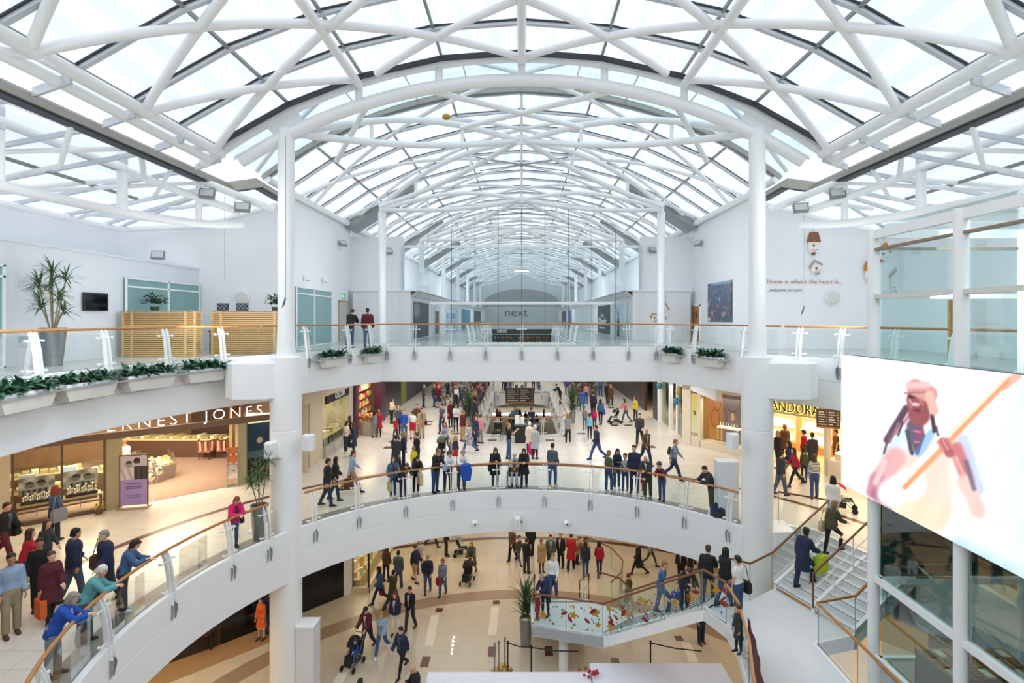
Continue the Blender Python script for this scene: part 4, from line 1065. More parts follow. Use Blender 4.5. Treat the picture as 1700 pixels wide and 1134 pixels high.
# floodlight fittings
def flood(label, loc, rz, tilt=35, s=1):
    T = thing('floodlight', label, 'floodlight', loc, rz, 'floodlights of the upper level')
    b = MB(); b.box(-.24*s, .24*s, -.07*s, .07*s, -.17*s, .17*s); o = b.build('housing', GREYM, T); o.rotation_euler = (RAD(tilt), 0, 0)
    b = MB(); b.box(-.2*s, .2*s, -.08*s, -.07*s, -.13*s, .13*s); q = b.build('lens', M('lamp_lens', 'cfd3d2', .2), T); q.rotation_euler = (RAD(tilt), 0, 0)
    b = MB(); b.tube([(-.26*s, 0, 0), (-.26*s, .05, .26*s), (.26*s, .05, .26*s), (.26*s, 0, 0)], .015, 6); b.build('bracket', STEEL_W, T)
for px, py, Y, lb, rz in ((352, 325, 18.9, 'floodlight on the left ring truss, farther from the column', .3), (410, 347, 19.3, 'floodlight on the left ring truss, closer to the column', .3),
                     (1382, 325, 18.9, 'floodlight on the right ring truss, farther from the column', -.3), (1322, 348, 19.3, 'floodlight on the right ring truss, closer to the column', -.3)):
    flood(lb, ((px-866)/900*Y, Y-.3, ZC+(528-py)/900*Y), rz, -25)
for px, py, X, lb in ((569, 404, -10.45, 'floodlight on the left side wall above the exit sign'), (1159, 404, 10.45, 'floodlight on the right side wall above the wooden door')):
    Y = X*900/(px-866); flood(lb, (X, Y, ZC+(528-py)/900*Y), RAD(60)*(1 if X < 0 else -1), -30)
for px, py, lb in ((645, 417, 'floodlight on the wall left of the glazed arcade screen'), (1083, 415, 'floodlight on the wall right of the glazed arcade screen')):
    Y = 33.86; flood(lb, ((px-866)/900*Y, Y, ZC+(528-py)/900*Y), .5, -30)
flood('floodlight standing on top of the office wall', (-14.75, 22.0, ZC+2.55), .2, -20)
for px, py in ((507, 464), (537, 467)):
    Y = -10.6*900/(px-866); T = thing('wall_lamp', 'small white wall lamp above the teal window, ' + ('left one' if px < 520 else 'right one'), 'lamp', (-10.55, Y, ZC+(528-py)/900*Y), pi/2)
    b = MB(); b.box(-.12, .12, -.14, 0, -.04, .2); b.build('body', STEEL_W, T); b = MB(); b.box(-.1, .1, -.12, -.02, -.06, -.04); b.build('lens', GREYM, T)

# ------------------------------------------------------------------ upper level, right
T = thing('wall_poster', 'large dark aerial photo poster on the right side wall', 'poster', (WX-.03, 29.3, ZC-.21), -pi/2)
rp_ = random.Random(9); blobs = [(rp_.random(), rp_.random(), rp_.uniform(.02, .07), rp_.choice([(.75, .55, .4), (.35, .5, .7), (.8, .8, .82), (.6, .35, .35), (.4, .6, .6), (.3, .3, .4)])) for _ in range(90)]
def aerial(u, v):
    c = [.28+.1*v, .33+.12*v, .42+.12*v]
    for x, y, r, col in blobs:
        d = hypot((u-x)*1.6, v-y)
        if d < r: c = [c[i]*.45+col[i]*.55 for i in range(3)]
    if v > .93: c = [.55, .66, .75]
    if u < .14 and .02 < v < .16: c = [.8, .35, .3] if v > .1 else [.75, .8, .9]
    if u < .16 and v > .93: c = [.2, .35, .6]
    return c
picture('poster_sheet', 3.6, 2.15, aerial, 90, 56, paint_mat('printed_sheet'), T, .03)
b = MB(); b.box(WX-.05, WX, 32.5, 33.9, U, ZC+.72); o = struct('door_4', b, M('oak_door', 'b9834a', .45, var=.2))
b = MB(); b.lathe([(.22, 0), (.22, .02)], seg=18); q = b.build('porthole', M('door_porthole', '6b6158', .2), o, smooth=True); q.rotation_euler = (0, -pi/2, 0); q.location = (WX-.05, 33.0, ZC+.2)
b = MB(); b.tube([(WX-.1, 32.7, ZC-.5), (WX-.1, 32.7, ZC-.2)], .015, 6); b.build('door_handle', STEEL, o)
b = MB(); b.box(WX-.07, WX, 32.42, 32.5, U, ZC+.8); b.box(WX-.07, WX, 33.9, 33.98, U, ZC+.8); b.box(WX-.07, WX, 32.42, 33.98, ZC+.72, ZC+.8); struct('trim_10', b, WHITE)
def fit(o, w):
    k = w/max(1e-6, o.dimensions.x if o.dimensions.x else 1); o.scale = (k, 1, k)
def mesh_w(o):
    xs = [v.co.x for v in o.data.vertices]; return max(xs)-min(xs)
def sign_text(name, label, body, w, loc, m, rz=0, align='LEFT', cat='lettering', depth=.02, size=1, bold=0, spacing=1, parent=None, hs=None):
    o = text(name, body, size, m, parent, depth, align, spacing, bold); k = w/mesh_w(o)
    for v in o.data.vertices: v.co.x *= k; v.co.z *= (hs or k)
    o.location = loc; o.rotation_euler = (0, 0, rz)
    if not parent: tag(o, label, cat)
    return o
ORT = M('orange_lettering', 'c98a68', .6); GRT = M('grey_lettering', '74757c', .6)
xl = (1273-866)/900*24.66
sign_text('wall_lettering', 'orange lettering Home is where the heart is on the right white wall', 'Home is where the heart is...', 3.42, (xl, 24.66, ZC+(528-471)/900*24.7), ORT, bold=-.012)
sign_text('wall_lettering', 'small grey lettering welcome to ours below the orange wall lettering', '...welcome to ours!', 1.58, (xl, 24.66, ZC+(528-484)/900*24.7), GRT, bold=-.012)
OR = M('birdhouse_orange', 'c8812c', .6, var=.15); BROWNP = M('birdhouse_brown', '8b5a3c', .6); INK = M('ink', '2e2624', .6); CREAMP = M('birdhouse_cream', 'f0ece4', .6); GREYP = M('birdhouse_grey', 'a09a9a', .6)
def birdhouse(label, px, py0, py1, w, Y, roof=OR, shape='gable', tilt=0, hang=True, leafy=False):
    """hanging wooden house cut-out 2 cm thick; py0 top, py1 bottom"""
    s = Y/900; x = (px-866)*s; zb, zt = ZC+(528-py1)*s, ZC+(528-py0)*s; h = zt-zb; W = w*s
    T = thing('birdhouse_decoration', label, 'wall decoration', (x, Y-.03, zb), 0, 'birdhouse decorations'); 
    def pl(n, pts, y0, y1, m):
        b = MB(); c, s_ = cos(tilt), sin(tilt); cz = h/2
        b.slab([(px_*c-(pz-cz)*s_, y0, cz+px_*s_+(pz-cz)*c) for px_, pz in pts], (0, y1-y0, 0)); return b.build(n, m, T)
    pl('house_wall', [(-W*.36, h*.12), (W*.36, h*.12), (W*.36, h*.58), (-W*.36, h*.58)] if shape != 'gable' else [(-W*.36, h*.12), (W*.36, h*.12), (W*.36, h*.6), (0, h*.92), (-W*.36, h*.6)], -.02, .0, CREAMP)
    if shape == 'gable':
        pl('roof', [(-W*.5, h*.56), (0, h), (W*.5, h*.56), (W*.4, h*.52), (0, h*.86), (-W*.4, h*.52)], -.05, .0, roof)
    elif shape == 'hip':
        pl('roof', [(-W*.5, h*.58), (-W*.28, h), (W*.3, h), (W*.5, h*.58)], -.05, 0, roof)
    else:
        pl('roof', [(-W*.45, h*.5)]+[(W*.45*cos(a), h*.55+h*.42*sin(a)) for a in [pi-pi*i/8 for i in range(9)]]+[(W*.45, h*.5)], -.05, 0, roof)
    pl('perch', [(-W*.12, 0), (W*.1, 0), (W*.1, h*.13), (-W*.12, h*.13)], -.04, 0, roof)
    hb = [(W*.09*(16*sin(t)**3)/16, h*.42+W*.09*(13*cos(t)-5*cos(2*t)-2*cos(3*t)-cos(4*t))/16) for t in [2*pi*i/16 for i in range(16)]]
    pl('heart', hb, -.03, -.021, INK)
    for i in range(4):
        qx, qz = (-.22+.15*i)*W, h*(.18+.06*(i % 2)); pl('cross_stitch', [(qx-.03*W, qz-.012*h), (qx+.05*W, qz), (qx+.03*W, qz+.03*h), (qx-.04*W, qz+.02*h)], -.028, -.021, BROWNP)
    if hang: b = MB(); b.tube([(0, -.02, h), (0, -.02, h+18*s)], .008, 5); b.ball((0, -.02, h+9*s), .03, 6); b.build('string', INK, T)
    if leafy: b = MB(); 
    return T
YW = 24.66
birdhouse('hanging birdhouse with a tiled brown roof high on the right white wall', 1350, 386, 424, 23, YW, BROWNP, 'hip')
birdhouse('small striped birdhouse just below the one with the tiled roof', 1354, 431, 456, 24, YW, GREYP, 'gable', .25, False)
birdhouse('birdhouse with an orange dome roof left of the lift tower', 1441, 431, 469, 17, YW, OR, 'dome')
birdhouse('tall birdhouse with an orange roof seen right behind the tower post', 1466, 402, 436, 26, YW, OR, 'gable', -.2)
birdhouse('wide grey roofed birdhouse seen through the lift tower glass', 1490, 440, 486, 32, YW, GREYP, 'gable')
birdhouse('little white birdhouse with an orange roof and feeder tray, right of the bridge', 1104, 501, 531, 14, 33.4, OR, 'gable')
birdhouse('tiny tilted birdhouse with an orange roof beside the feeder tray', 1086, 519, 534, 15, 33.4, OR, 'gable', .4, False)
for px, y1, lb in ((1335, 508, 'thin cable hanging with a dark plug before the orange lettering'), (373, 466, 'thin cable hanging above the two framed photos'), (474, 494, 'thin cable with a dark plug hanging in front of the left column')):
    Y = 17.75 if px == 474 else 20.5; x = (px-866)/900*Y; T = thing('hanging_cable', lb, 'cable', (x, Y, ZC+5.0 if px != 474 else ZC+6.0))
    L = T.location.z-(ZC+(528-y1)/900*Y); b = MB(); b.tube([(0, 0, 0), (0, 0, -L)], .007, 5); b.build('cable', GREYM, T)
    if px != 373: b = MB(); b.tube([(0, 0, -L), (-.06, 0, -L-.22), (-.12, 0, -L-.36)], [.02, .035, .005], 6); b.build('plug', M('plug', '4b4d55', .5), T)

# ------------------------------------------------------------------ glazed screen across the arcade and the shop pods beyond
T = thing('glazed_screen', 'tall glazed screen across the arcade with white rails and dark vertical wires', 'glass screen', (0, 33.9, U))
g0 = 33.9
b = MB(); b.quad((-7.4, 0, -.2), (7.4, 0, -.2), (7.4, 0, 2.3), (-7.4, 0, 2.3)); b.build('glass_panel', glass('screen_glass', (.86, .93, .93), .35), T)
b = MB(); b.quad((-7.4, 0, 2.4), (7.4, 0, 2.4), (7.4, 0, 5.8), (-7.4, 0, 5.8)); b.build('glass_panel', glass('screen_glass', (.86, .93, .93), .35), T)
b = MB(); b.box(-7.4, 7.4, -.06, .06, 5.78, 5.93); b.build('rail', STEEL_W, T)
b = MB(); b.box(-5.7, 5.7, -.12, .08, 2.24, 2.42); b.build('rail', STEEL_W, T)
b = MB(); b.box(-7.4, 7.4, -.04, .04, -.25, -.12); b.build('rail', STEEL_W, T)
for sx in (-1, 1): b = MB(); b.box(sx*7.4-.07, sx*7.4+.07, -.08, .08, -.2, 5.9); b.build('jamb', SILVER, T)
for i in range(-4, 5):
    x = i*1.46; b = MB(); b.tube([(x, -.05, -.2), (x, -.05, 8.4 if abs(i) < 3 else 7.0)], .014, 5); b.build('wire', DARK, T)
POD = M('pod_white', 'e9eaeb', .55)
for sx, sd in ((-1, 'left'), (1, 'right')):
    T = thing('shop_pod', f'long low white shop unit with printed shopfront panels on the {sd} of the upper arcade', 'shop', (sx*6.8, 33.4, U))
    b = MB(); b.box(*sorted((sx*.05, sx*3.6)), 0, 66, 0, 3.05); b.build('walls', POD, T)
    b = MB(); b.box(*sorted((-sx*.35, sx*3.7)), -.1, 66, 3.05, 3.13); b.slab([(-sx*.35, .05, 3.05), (-sx*.35, 66, 3.05), (0, 66, 2.75), (0, .05, 2.75)], (0, 0, .03)); b.build('canopy', WHITE, T)
    PN = [(34.3, 39.7, '5b5266'), (41.3, 45.4, 'dfe5ea'), (48.4, 58, 'c6d3e6'), (61.8, 72, '5d93ad'), (78, 90, '4f6b60')] if sx < 0 else [(34.6, 40.6, 'd3dbe0'), (42, 48.6, '3d4749'), (51, 58, 'e1e6ea'), (60, 70, 'dfe6ea'), (74, 79, '5378ad'), (83, 92, '6a5f74')]
    for k, (ya, yb, c) in enumerate(PN):
        b = MB(); b.box(*sorted((0, sx*.06)), ya-33.4, yb-33.4, .1, 2.45); b.build('shopfront_panel', M('pod_panel_%s' % c, c, .5, var=.1), T)
    if sx < 0:
        for ya, yb, fn in ((42.2, 44.8, lambda u, v: (.45+.2*sin(v*30), .35+.12*sin(u*9+v*20), .30) if abs(u-.5) < .38 and v < .85 else (.87, .9, .92)), (49.4, 56.5, lambda u, v: (.35, .38, .68) if sin(u*40) > .1 and .55 < v < .8 else ((.6, .35, .4) if sin(u*23)*sin(v*30) > .3 and v < .5 else (.8, .86, .92)))):
            o = picture('poster', yb-ya, 2.1, fn, 30, 24, paint_mat('printed_sheet'), T); o.location = (.02, (ya+yb)/2-33.4, .15); o.rotation_euler = (0, 0, pi/2)
    else:
        o = picture('poster', 5.6, 2.2, lambda u, v: (.28, .22, .2) if abs(u-.42) < .10*(1.02-v) or (abs(v-.35) < .02 and u < .7) or abs((u-.42)-(.6-v)*.5) < .015 else ((.78, .74, .6) if hypot((u-.3), (v-.42)) < .14 else (.80, .86, .9)), 60, 40, paint_mat('printed_sheet'), T); o.location = (-.02, 37.6-33.4, .12); o.rotation_euler = (0, 0, -pi/2)
        sign_text('lettering', '', 'the', 1.4, (-.03, 46.2-33.4, 1.45), WHITE, -pi/2, parent=T, hs=.5)
        sign_text('lettering', '', 'Onolc', 4.6, (-.03, 47.8-33.4, .85), WHITE, -pi/2, parent=T, hs=.85, bold=.02)
        sign_text('lettering', '', 'now open', 3.0, (-.03, 47.3-33.4, .5), WHITE, -pi/2, parent=T, hs=.3)
sign_text('shop_lettering', 'thin dark lettering next on the end wall of the arcade', 'next', 4.3, (-3.35, 104.8, ZC+.35), M('next_grey', '5d6366', .5), depth=.05, hs=2.2, bold=-.015)
T = thing('shopfront', 'dark shopfront with white lettering and racks at the end of the upper void', 'shop', (0, 51.55, 9.65))
b = MB(); b.box(-2.9, 2.9, 0, .15, 0, 1.9); b.build('back', M('far_shop_dark', '4a5652', .6, var=.3, scale=.6), T)
b = MB(); b.box(-2.9, 2.9, -.12, 0, 1.38, 1.44); b.box(-2.9, 2.9, -.12, 0, 1.9, 2.0); b.build('header_bar', WHITE, T)
sign_text('lettering', '', 'next', .95, (-2.35, -.06, 1.56), WHITE, parent=T, depth=.03, hs=.62, bold=.02)
rr = random.Random(31); b = MB(); cm = [M('goods_far_%d' % i, c, .6) for i, c in enumerate(('8a6a4a', '6f7f86', 'a86a3a', '3f4f5a', '9fb0b0', '7a3f3a'))]
for i in range(46):
    for j in range(3): b.box(-2.8+i*.122, -2.71+i*.122, -.1, -.02, .1+j*.42, .1+j*.42+rr.uniform(.18, .36), cm[rr.randrange(6)])
o = b.build('racks', None, T); o['kind'] = 'stuff'

# ------------------------------------------------------------------ things fixed to the balcony edges and columns
def speaker(label, px, py, Y, rz=0, w=.32, h=.48):
    x, z = (px-866)/900*Y, ZC+(528-py)/900*Y
    T = thing('loudspeaker', label, 'speaker', (x, Y, z-h/2), rz, 'white loudspeakers')
    b = MB(); b.loft([[(-w/2, .22, zz), (-w/2, -.02, zz), (-w/3, -.14, zz), (w/3, -.14, zz), (w/2, -.02, zz), (w/2, .22, zz)] for zz in (0, h)]); b.build('cabinet', M('speaker_cabinet', 'f2f3f3', .45), T)
    b = MB(); b.box(-w/3+.02, w/3-.02, -.15, -.14, .04, h-.04); b.build('grille', M('speaker_grille', 'dfe1e3', .7), T)
    b = MB(); b.tube([(0, .2, h*.5), (0, .34, h*.5)], .02, 6); b.build('bracket', BLACK, T)
speaker('white loudspeaker on the left side of the left thick column', 447, 748, 17.35, .0)
speaker('white loudspeaker on the right side of the left thick column', 511, 735, 17.5, .0)
speaker('white loudspeaker on the left side of the right thick column', 1218, 733, 17.5, 0)
speaker('white loudspeaker hanging on the balcony edge left of centre', 563, 917, 19.9, .6, .3, .5)
speaker('white loudspeaker hanging on the balcony edge at the centre', 859, 869, 21.55, 0, .24, .42)
def dome(label, px, py, Y, rz=0):
    T = thing('camera_dome', label, 'camera', ((px-866)/900*Y, Y, ZC+(528-py)/900*Y), rz, 'dome cameras on the balcony edge')
    b = MB(); b.ball((0, -.04, 0), .115, 16); b.build('shell', STEEL_W, T, smooth=True); b = MB(); b.ball((.03, -.135, -.01), .04, 10); b.build('lens', BLACK, T, smooth=True)
dome('white dome camera on the balcony edge between the two loudspeakers, farther left', 633, 894, 20.75, .4)
dome('white dome camera on the balcony edge just left of the central loudspeaker', 788, 868, 21.55)
dome('white dome camera on the balcony edge just right of the central loudspeaker', 940, 868, 21.5)
dome('white dome camera on the balcony edge farthest right', 1097, 895, 20.4, -.4)
dome('white dome camera on the curved balcony edge at the left of the hall', 317, 1035, 14.6, 1.2)
for px, py, Y in ((387, 992, 16.0), (866, 866, 21.65), (1148, 911, 19.7)):
    T = thing('alarm_sensor', {387: 'tiny dark sensor on the left curved balcony edge', 866: 'tiny dark sensor beside the central balcony loudspeaker', 1148: 'tiny dark sensor on the right of the balcony edge'}[px], 'sensor', ((px-866)/900*Y, Y, ZC+(528-py)/900*Y))
    b = MB(); b.lathe([(.035, 0), (.035, .06)], seg=10); o = b.build('sensor_body', M('sensor', '5a5e62', .4), T); o.rotation_euler = (pi/2, 0, 0)
T = thing('white_cabinet', 'tall white boxed panel on the middle floor left of the right thick column', 'cabinet', (7.2, 18.95, MZ)); b = MB(); b.box(-.35, .35, -.1, .35, 0, 1.95); b.build('body', M('box_white', 'dfe3ea', .5), T); b = MB(); b.box(-.36, .36, -.12, .36, 1.95, 2.0); b.build('cap', WHITE, T)
T = thing('white_cabinet', 'tall white boxed panel on the ground floor beside the left thick column', 'cabinet', (-7.0, 18.0, 0)); b = MB(); b.box(-.38, .2, -.3, .3, 0, 2.45); b.build('body', M('box_white', 'dfe3ea', .5), T); b = MB(); b.box(-.39, .21, -.31, .31, 2.45, 2.5); b.build('cap', WHITE, T)
T = thing('balloon', 'yellow foil balloon caught under the glass roof', 'balloon', ((741-866)/900*21, 21, ZC+(528-194)/900*21))
b = MB(); b.ball((0, 0, 0), .15, 14, sq=(1.1, .7, .85)); b.build('foil', M('yellow_foil', 'b58a2a', .3, .3), T, smooth=True); b = MB(); b.tube([(.12, 0, 0), (.28, 0, -.1)], .012, 5); b.build('tail', M('yellow_foil', 'b58a2a'), T)
# ------------------------------------------------------------------ local frames along shopfronts
class Fr:
    """shopfront frame: u runs along the front to the right, v into the shop"""
    def __init__(s, x, y, dx, dy):
        L = hypot(dx, dy); s.o = (x, y); s.d = (dx/L, dy/L); s.rz = atan2(dy, dx)
    def p(s, u, v=0): return (s.o[0]+s.d[0]*u-s.d[1]*v, s.o[1]+s.d[1]*u+s.d[0]*v)
    def box(s, b, u0, u1, v0, v1, z0, z1, m=None):
        q = [s.p(u0, v0), s.p(u1, v0), s.p(u1, v1), s.p(u0, v1)]
        b.add([(*k, z) for z in (z0, z1) for k in q], [(3, 2, 1, 0), (4, 5, 6, 7), (0, 1, 5, 4), (1, 2, 6, 5), (2, 3, 7, 6), (3, 0, 4, 7)], m)
SJ = Fr(-14.8, 20.0, 2.9, 2.7)
SP = Fr(9.2, 30.1, 4.7, -6.4)
BEIGE = M('beige_shop_wall', 'cdbfa8', .6, var=.03)
BRONZE = M('bronze_frame', '6b5848', .4, .3)
SGL = glass('shop_glass', (.88, .92, .86), .4)
CARPET = M('brown_carpet', '8d7566', .95, var=.12, scale=3)
def sbox(name, fr, args, m): b = MB(); fr.box(b, *args); return struct(name, b, m)
area_light('shop_lamp', (*SJ.p(.6, 1.8), 8.35), 5, 260, (1, .86, .62), 1.5, (0, 0, SJ.rz))
area_light('shop_lamp', (*SJ.p(5, 1.0), 8.3), 1.2, 50, (1, .86, .62), 1)
area_light('shop_lamp', (*SP.p(2, .5), 8.3), 2.5, 40, (1, .82, .6), .4, (0, 0, SP.rz))
area_light('shop_lamp', (*SP.p(7, 4), 8.5), 4, 150, (1, .78, .5), 4, (0, 0, SP.rz))
# --- jeweller
sbox('floor', SJ, (-6, 5.6, .0, 9, MZ, MZ+.012), CARPET)
sbox('wall_shop', SJ, (-9, -2.95, -.05, .15, MZ, 9.6), BEIGE)
sbox('wall_shop', SJ, (-2.95, 5.7, -.08, .06, 8.18, 8.42), M('header_brown', '6a564a', .45))
sbox('wall_shop', SJ, (-.42, .05, -.06, .4, MZ, 8.2), M('pillar_olive', 'a59c7c', .35, var=.06))
sbox('wall_shop', SJ, (3.98, 4.3, -.06, .4, MZ, 8.2), M('pillar_olive', 'a59c7c'))
sbox('wall_shop', SJ, (-8, 9, 9, 9.2, MZ, 9.6), M('shop_back_tan', '8a6c50', .6, var=.3, scale=2))
b = MB(); b.box(-22, -13.9, 29.4, 29.6, MZ, 9.6); struct('wall_shop', b, M('shop_back_brown', '4d372b', .6))
b = MB(); b.slab([(-12.0, 23.2, MZ), (-14.2, 29.5, MZ), (-14.2, 29.5, 9.5), (-12.0, 23.2, 9.5)], (.1, 0, 0)); struct('wall_shop', b, M('shop_side_brown', '7d4f38', .6))
sbox('wall_shop', SJ, (-6.5, -6.3, 0, 9, MZ, 9.6), BEIGE)
b = MB(); b.quad((*SJ.p(-2.85, 0), MZ+.1), (*SJ.p(-.45, 0), MZ+.1), (*SJ.p(-.45, 0), 8.15), (*SJ.p(-2.85, 0), 8.15)); w = b.build('window_4', SGL); w['kind'] = 'structure'
for u in (-2.9, -1.65, -.47):
    b = MB(); SJ.box(b, u-.035, u+.035, -.04, .04, MZ, 8.2); b.build('frame', BRONZE, w)
b = MB(); SJ.box(b, -2.95, -.42, -.05, .05, MZ, MZ+.14); SJ.box(b, -2.95, -.42, -.03, .03, MZ+.42, MZ+.47); b.build('sill', BRONZE, w)
b = MB(); b.quad((*SJ.p(4.3, 0), MZ+.1), (*SJ.p(5.7, 0), MZ+.1), (*SJ.p(5.7, 0), 8.15), (*SJ.p(4.3, 0), 8.15)); w = b.build('window_5', SGL); w['kind'] = 'structure'
for u in (4.32, 5.68): b = MB(); SJ.box(b, u-.03, u+.03, -.03, .03, MZ, 8.2); b.build('frame', BRONZE, w)
LIT = M('lit_sign_white', 'ffffff', .4, emit=1.2, var=0)
sign_text('shop_lettering', 'big white lettering ERNEST JONES over the jeweller entrance', 'ERNEST JONES', 5.28, (*SJ.p(-.45, -.14), 8.47), LIT, SJ.rz, depth=.04, hs=.60, spacing=1.4, bold=-.022)
# window displays
JW = M('white_jewel_stand', 'f3efe6', .4); JB = M('gold_piece', 'c9a25a', .3, .6)
def jewel_table(label, u, v, w, posterfn, pn):
    x, y = SJ.p(u, v); T = thing('display_table', label, 'display table', (x, y, MZ), SJ.rz)
    b = MB(); b.box(-w/2, w/2, -.28, .28, .55, .6); b.build('table_top', M('table_cream', 'cbb48c', .4), T)
    for sx in (-1, 1):
        for sy in (-1, 1): b = MB(); b.box(sx*w/2-.02, sx*w/2+.02, sy*.25-.02, sy*.25+.02, 0, .55); b.build('leg', BRONZE, T)
    b = MB(); b.box(-w/2+.1, w/2-.1, -.2, .2, .6, .72); b.build('tray', M('dark_tray', '3a2e29', .5), T)
    rn = random.Random(int(u*10)+50)
    for i in range(13):
        b = MB(); x_ = -w/2+.16+i*(w-.32)/12; y_ = -.14+.12*(i % 3); h = rn.uniform(.08, .2)
        b.lathe([(.035, .72), (.02, .74), (.012, .72+h), (.03, .72+h+.02), (.03, .72+h+.06), (.005, .72+h+.07)], (x_, y_, 0), 8); b.build('jewel_stand', JW, T)
    P = thing('display_poster', pn, 'poster', (*SJ.p(u, v+.45), MZ+.78), SJ.rz)
    picture('poster_sheet', w*.92, .62, posterfn, 44, 26, paint_mat('printed_sheet'), P); b = MB(); b.box(-.01, .01, .011, .03, -.78, .6); b.build('stand', BRONZE, P)
def bw(u, v, s=1):
    d = min(hypot((u-.3)*1.5, v-.55), hypot((u-.62)*1.5, v-.6)); g = .72-.2*sin(u*11+s)*sin(v*9)
    if d < .2: g = .25 if v > .6 else .5
    if v < .3 and abs(u-.45) < .35: g = .4+.2*sin(u*40)
    return (g, g, g*1.02)
jewel_table('jewellery display table with white stands in the window, behind the woman with the grey bag', -2.28, .55, 1.05, lambda u, v: bw(u, v, 1), 'black and white photo poster above the jewellery display nearest the shop corner')
jewel_table('jewellery display table with white stands in the window beside the olive pillar', -1.08, .55, 1.1, lambda u, v: bw(1-u, v, 3), 'black and white photo poster above the jewellery display beside the olive pillar')
def desk_pc(label, u, v):
    T = thing('computer_monitor', label, 'monitor', (*SJ.p(u, v), MZ+.8), SJ.rz)
    b = MB(); b.box(-.25, .25, -.03, .05, .12, .5); b.build('casing', M('monitor_cream', 'd9d3bd', .5), T)
    b = MB(); b.box(-.2, .2, -.035, -.03, .17, .45); b.build('panel', M('monitor_glow', '8ea0b5', .3, emit=.3), T)
    b = MB(); b.box(-.15, .15, -.08, .1, 0, .03); b.box(-.03, .03, 0, .05, .03, .12); b.build('stand', M('monitor_cream', 'd9d3bd'), T)
desk_pc('cream computer monitor seen through the window behind the left poster', -2.5, 2.0)
desk_pc('cream computer monitor seen through the window beside the olive pillar', -1.3, 2.5)
GLIT = M('glitter_goods', 'd9c69a', .3, .3, var=.45, scale=30)
def counter(label, x, y, w, d, rz=0, n=14, h=.95):
    T = thing('shop_counter', label, 'counter', (x, y, MZ), rz)
    b = MB(); b.box(-w/2, w/2, -d/2, d/2, 0, h-.2); b.build('base', M('counter_brown', '5f4538', .5), T)
    b = MB(); b.box(-w/2, w/2, -d/2, d/2, h-.2, h-.13); b.build('worktop', M('counter_cream', 'e6cf9c', .35), T)
    b = MB(); b.box(-w/2, w/2, -d/2, d/2, h-.12, h+.12); b.build('glass_case', SGL, T)
    rn = random.Random(int(abs(x*7+y*3)))
    for i in range(n):
        b = MB(); b.obox((-w/2+(i+.5)*w/n, rn.uniform(-.08, .08), h-.12), w/n*.8, d*.7, rn.uniform(.05, .16), 0); b.build('goods', GLIT if i % 3 else JW, T)
counter('long brown jewellery counter with lit glass cases at the back of the jeweller', -17.6, 27.6, 6.0, .8, 0, 26, 1.05)
counter('jewellery counter behind the window with the computer monitors', *SJ.p(-1.8, 2.3), 2.6, .6, SJ.rz, 10, .8)
counter('jewellery counter in front of the shop assistant in white', *SJ.p(.3, 3.2), 1.8, .7, SJ.rz, 7)
counter('upper tray counter deep behind the jeweller window', *SJ.p(-2.4, 4.2), 3.2, .7, SJ.rz, 12)
T = thing('showcase', 'six sided glass jewellery showcase with grey base beside the purple poster', 'showcase', (-16.25, 23.5, MZ))
hexa = lambda r, z: [(r*cos(pi/3*i+.3), r*sin(pi/3*i+.3), z) for i in range(6)]
b = MB(); b.loft([hexa(1.05, 0), hexa(1.15, .65)]); b.build('base', M('showcase_grey', '93887f', .5), T)
b = MB(); b.loft([hexa(1.0, .66), hexa(1.0, .7)]); b.build('shelf', M('counter_cream', 'e6cf9c'), T)
b = MB(); b.loft([hexa(1.13, .66), hexa(1.0, 1.12)]); b.build('glass_case', SGL, T)
rn = random.Random(8)
for i in range(16): b = MB(); a = i*.39; b.obox((.8*cos(a), .8*sin(a), .7), .16, .12, rn.uniform(.06, .2), a); b.build('goods', GLIT if i % 2 else JW, T)
for k, (x, z, w, c, lb) in enumerate(((-15.2, 7.9, 1.4, (.93, .86, .8), 'pale lit poster on the back wall of the jeweller'), (-17.2, 7.8, 1.2, (.42, .4, .5), 'mauve lit poster on the back wall of the jeweller'), (-19.2, 7.7, 1.0, (.6, .75, .8), 'blue lit poster on the back wall of the jeweller'))):
    T = thing('wall_poster', lb, 'poster', (x, 29.35, z)); picture('poster_sheet', w, .8, lambda u, v, c=c: tuple(q*(.5 if hypot(u-.5, v-.5) < .2 else 1) for q in c), 16, 12, paint_mat('lit_poster', .6), T); b = MB(); b.box(-w/2-.03, w/2+.03, .011, .04, -.03, .83); b.build('frame', BRONZE, T)
T = thing('display_poster', 'dark blue watch poster with shelves in the jeweller window right of the entrance', 'poster', (*SJ.p(5.0, .5), MZ+.9), SJ.rz)
picture('poster_sheet', 1.1, 1.5, lambda u, v: (.85, .8, .7) if hypot((u-.5), (v-.5)*1.4) < .12 else ((.16, .24, .36) if v > .2 else (.35, .45, .5)), 30, 36, paint_mat('printed_sheet'), T); b = MB(); b.box(-.57, .57, .011, .04, -.9, 1.52); b.build('backing', BLACK, T)
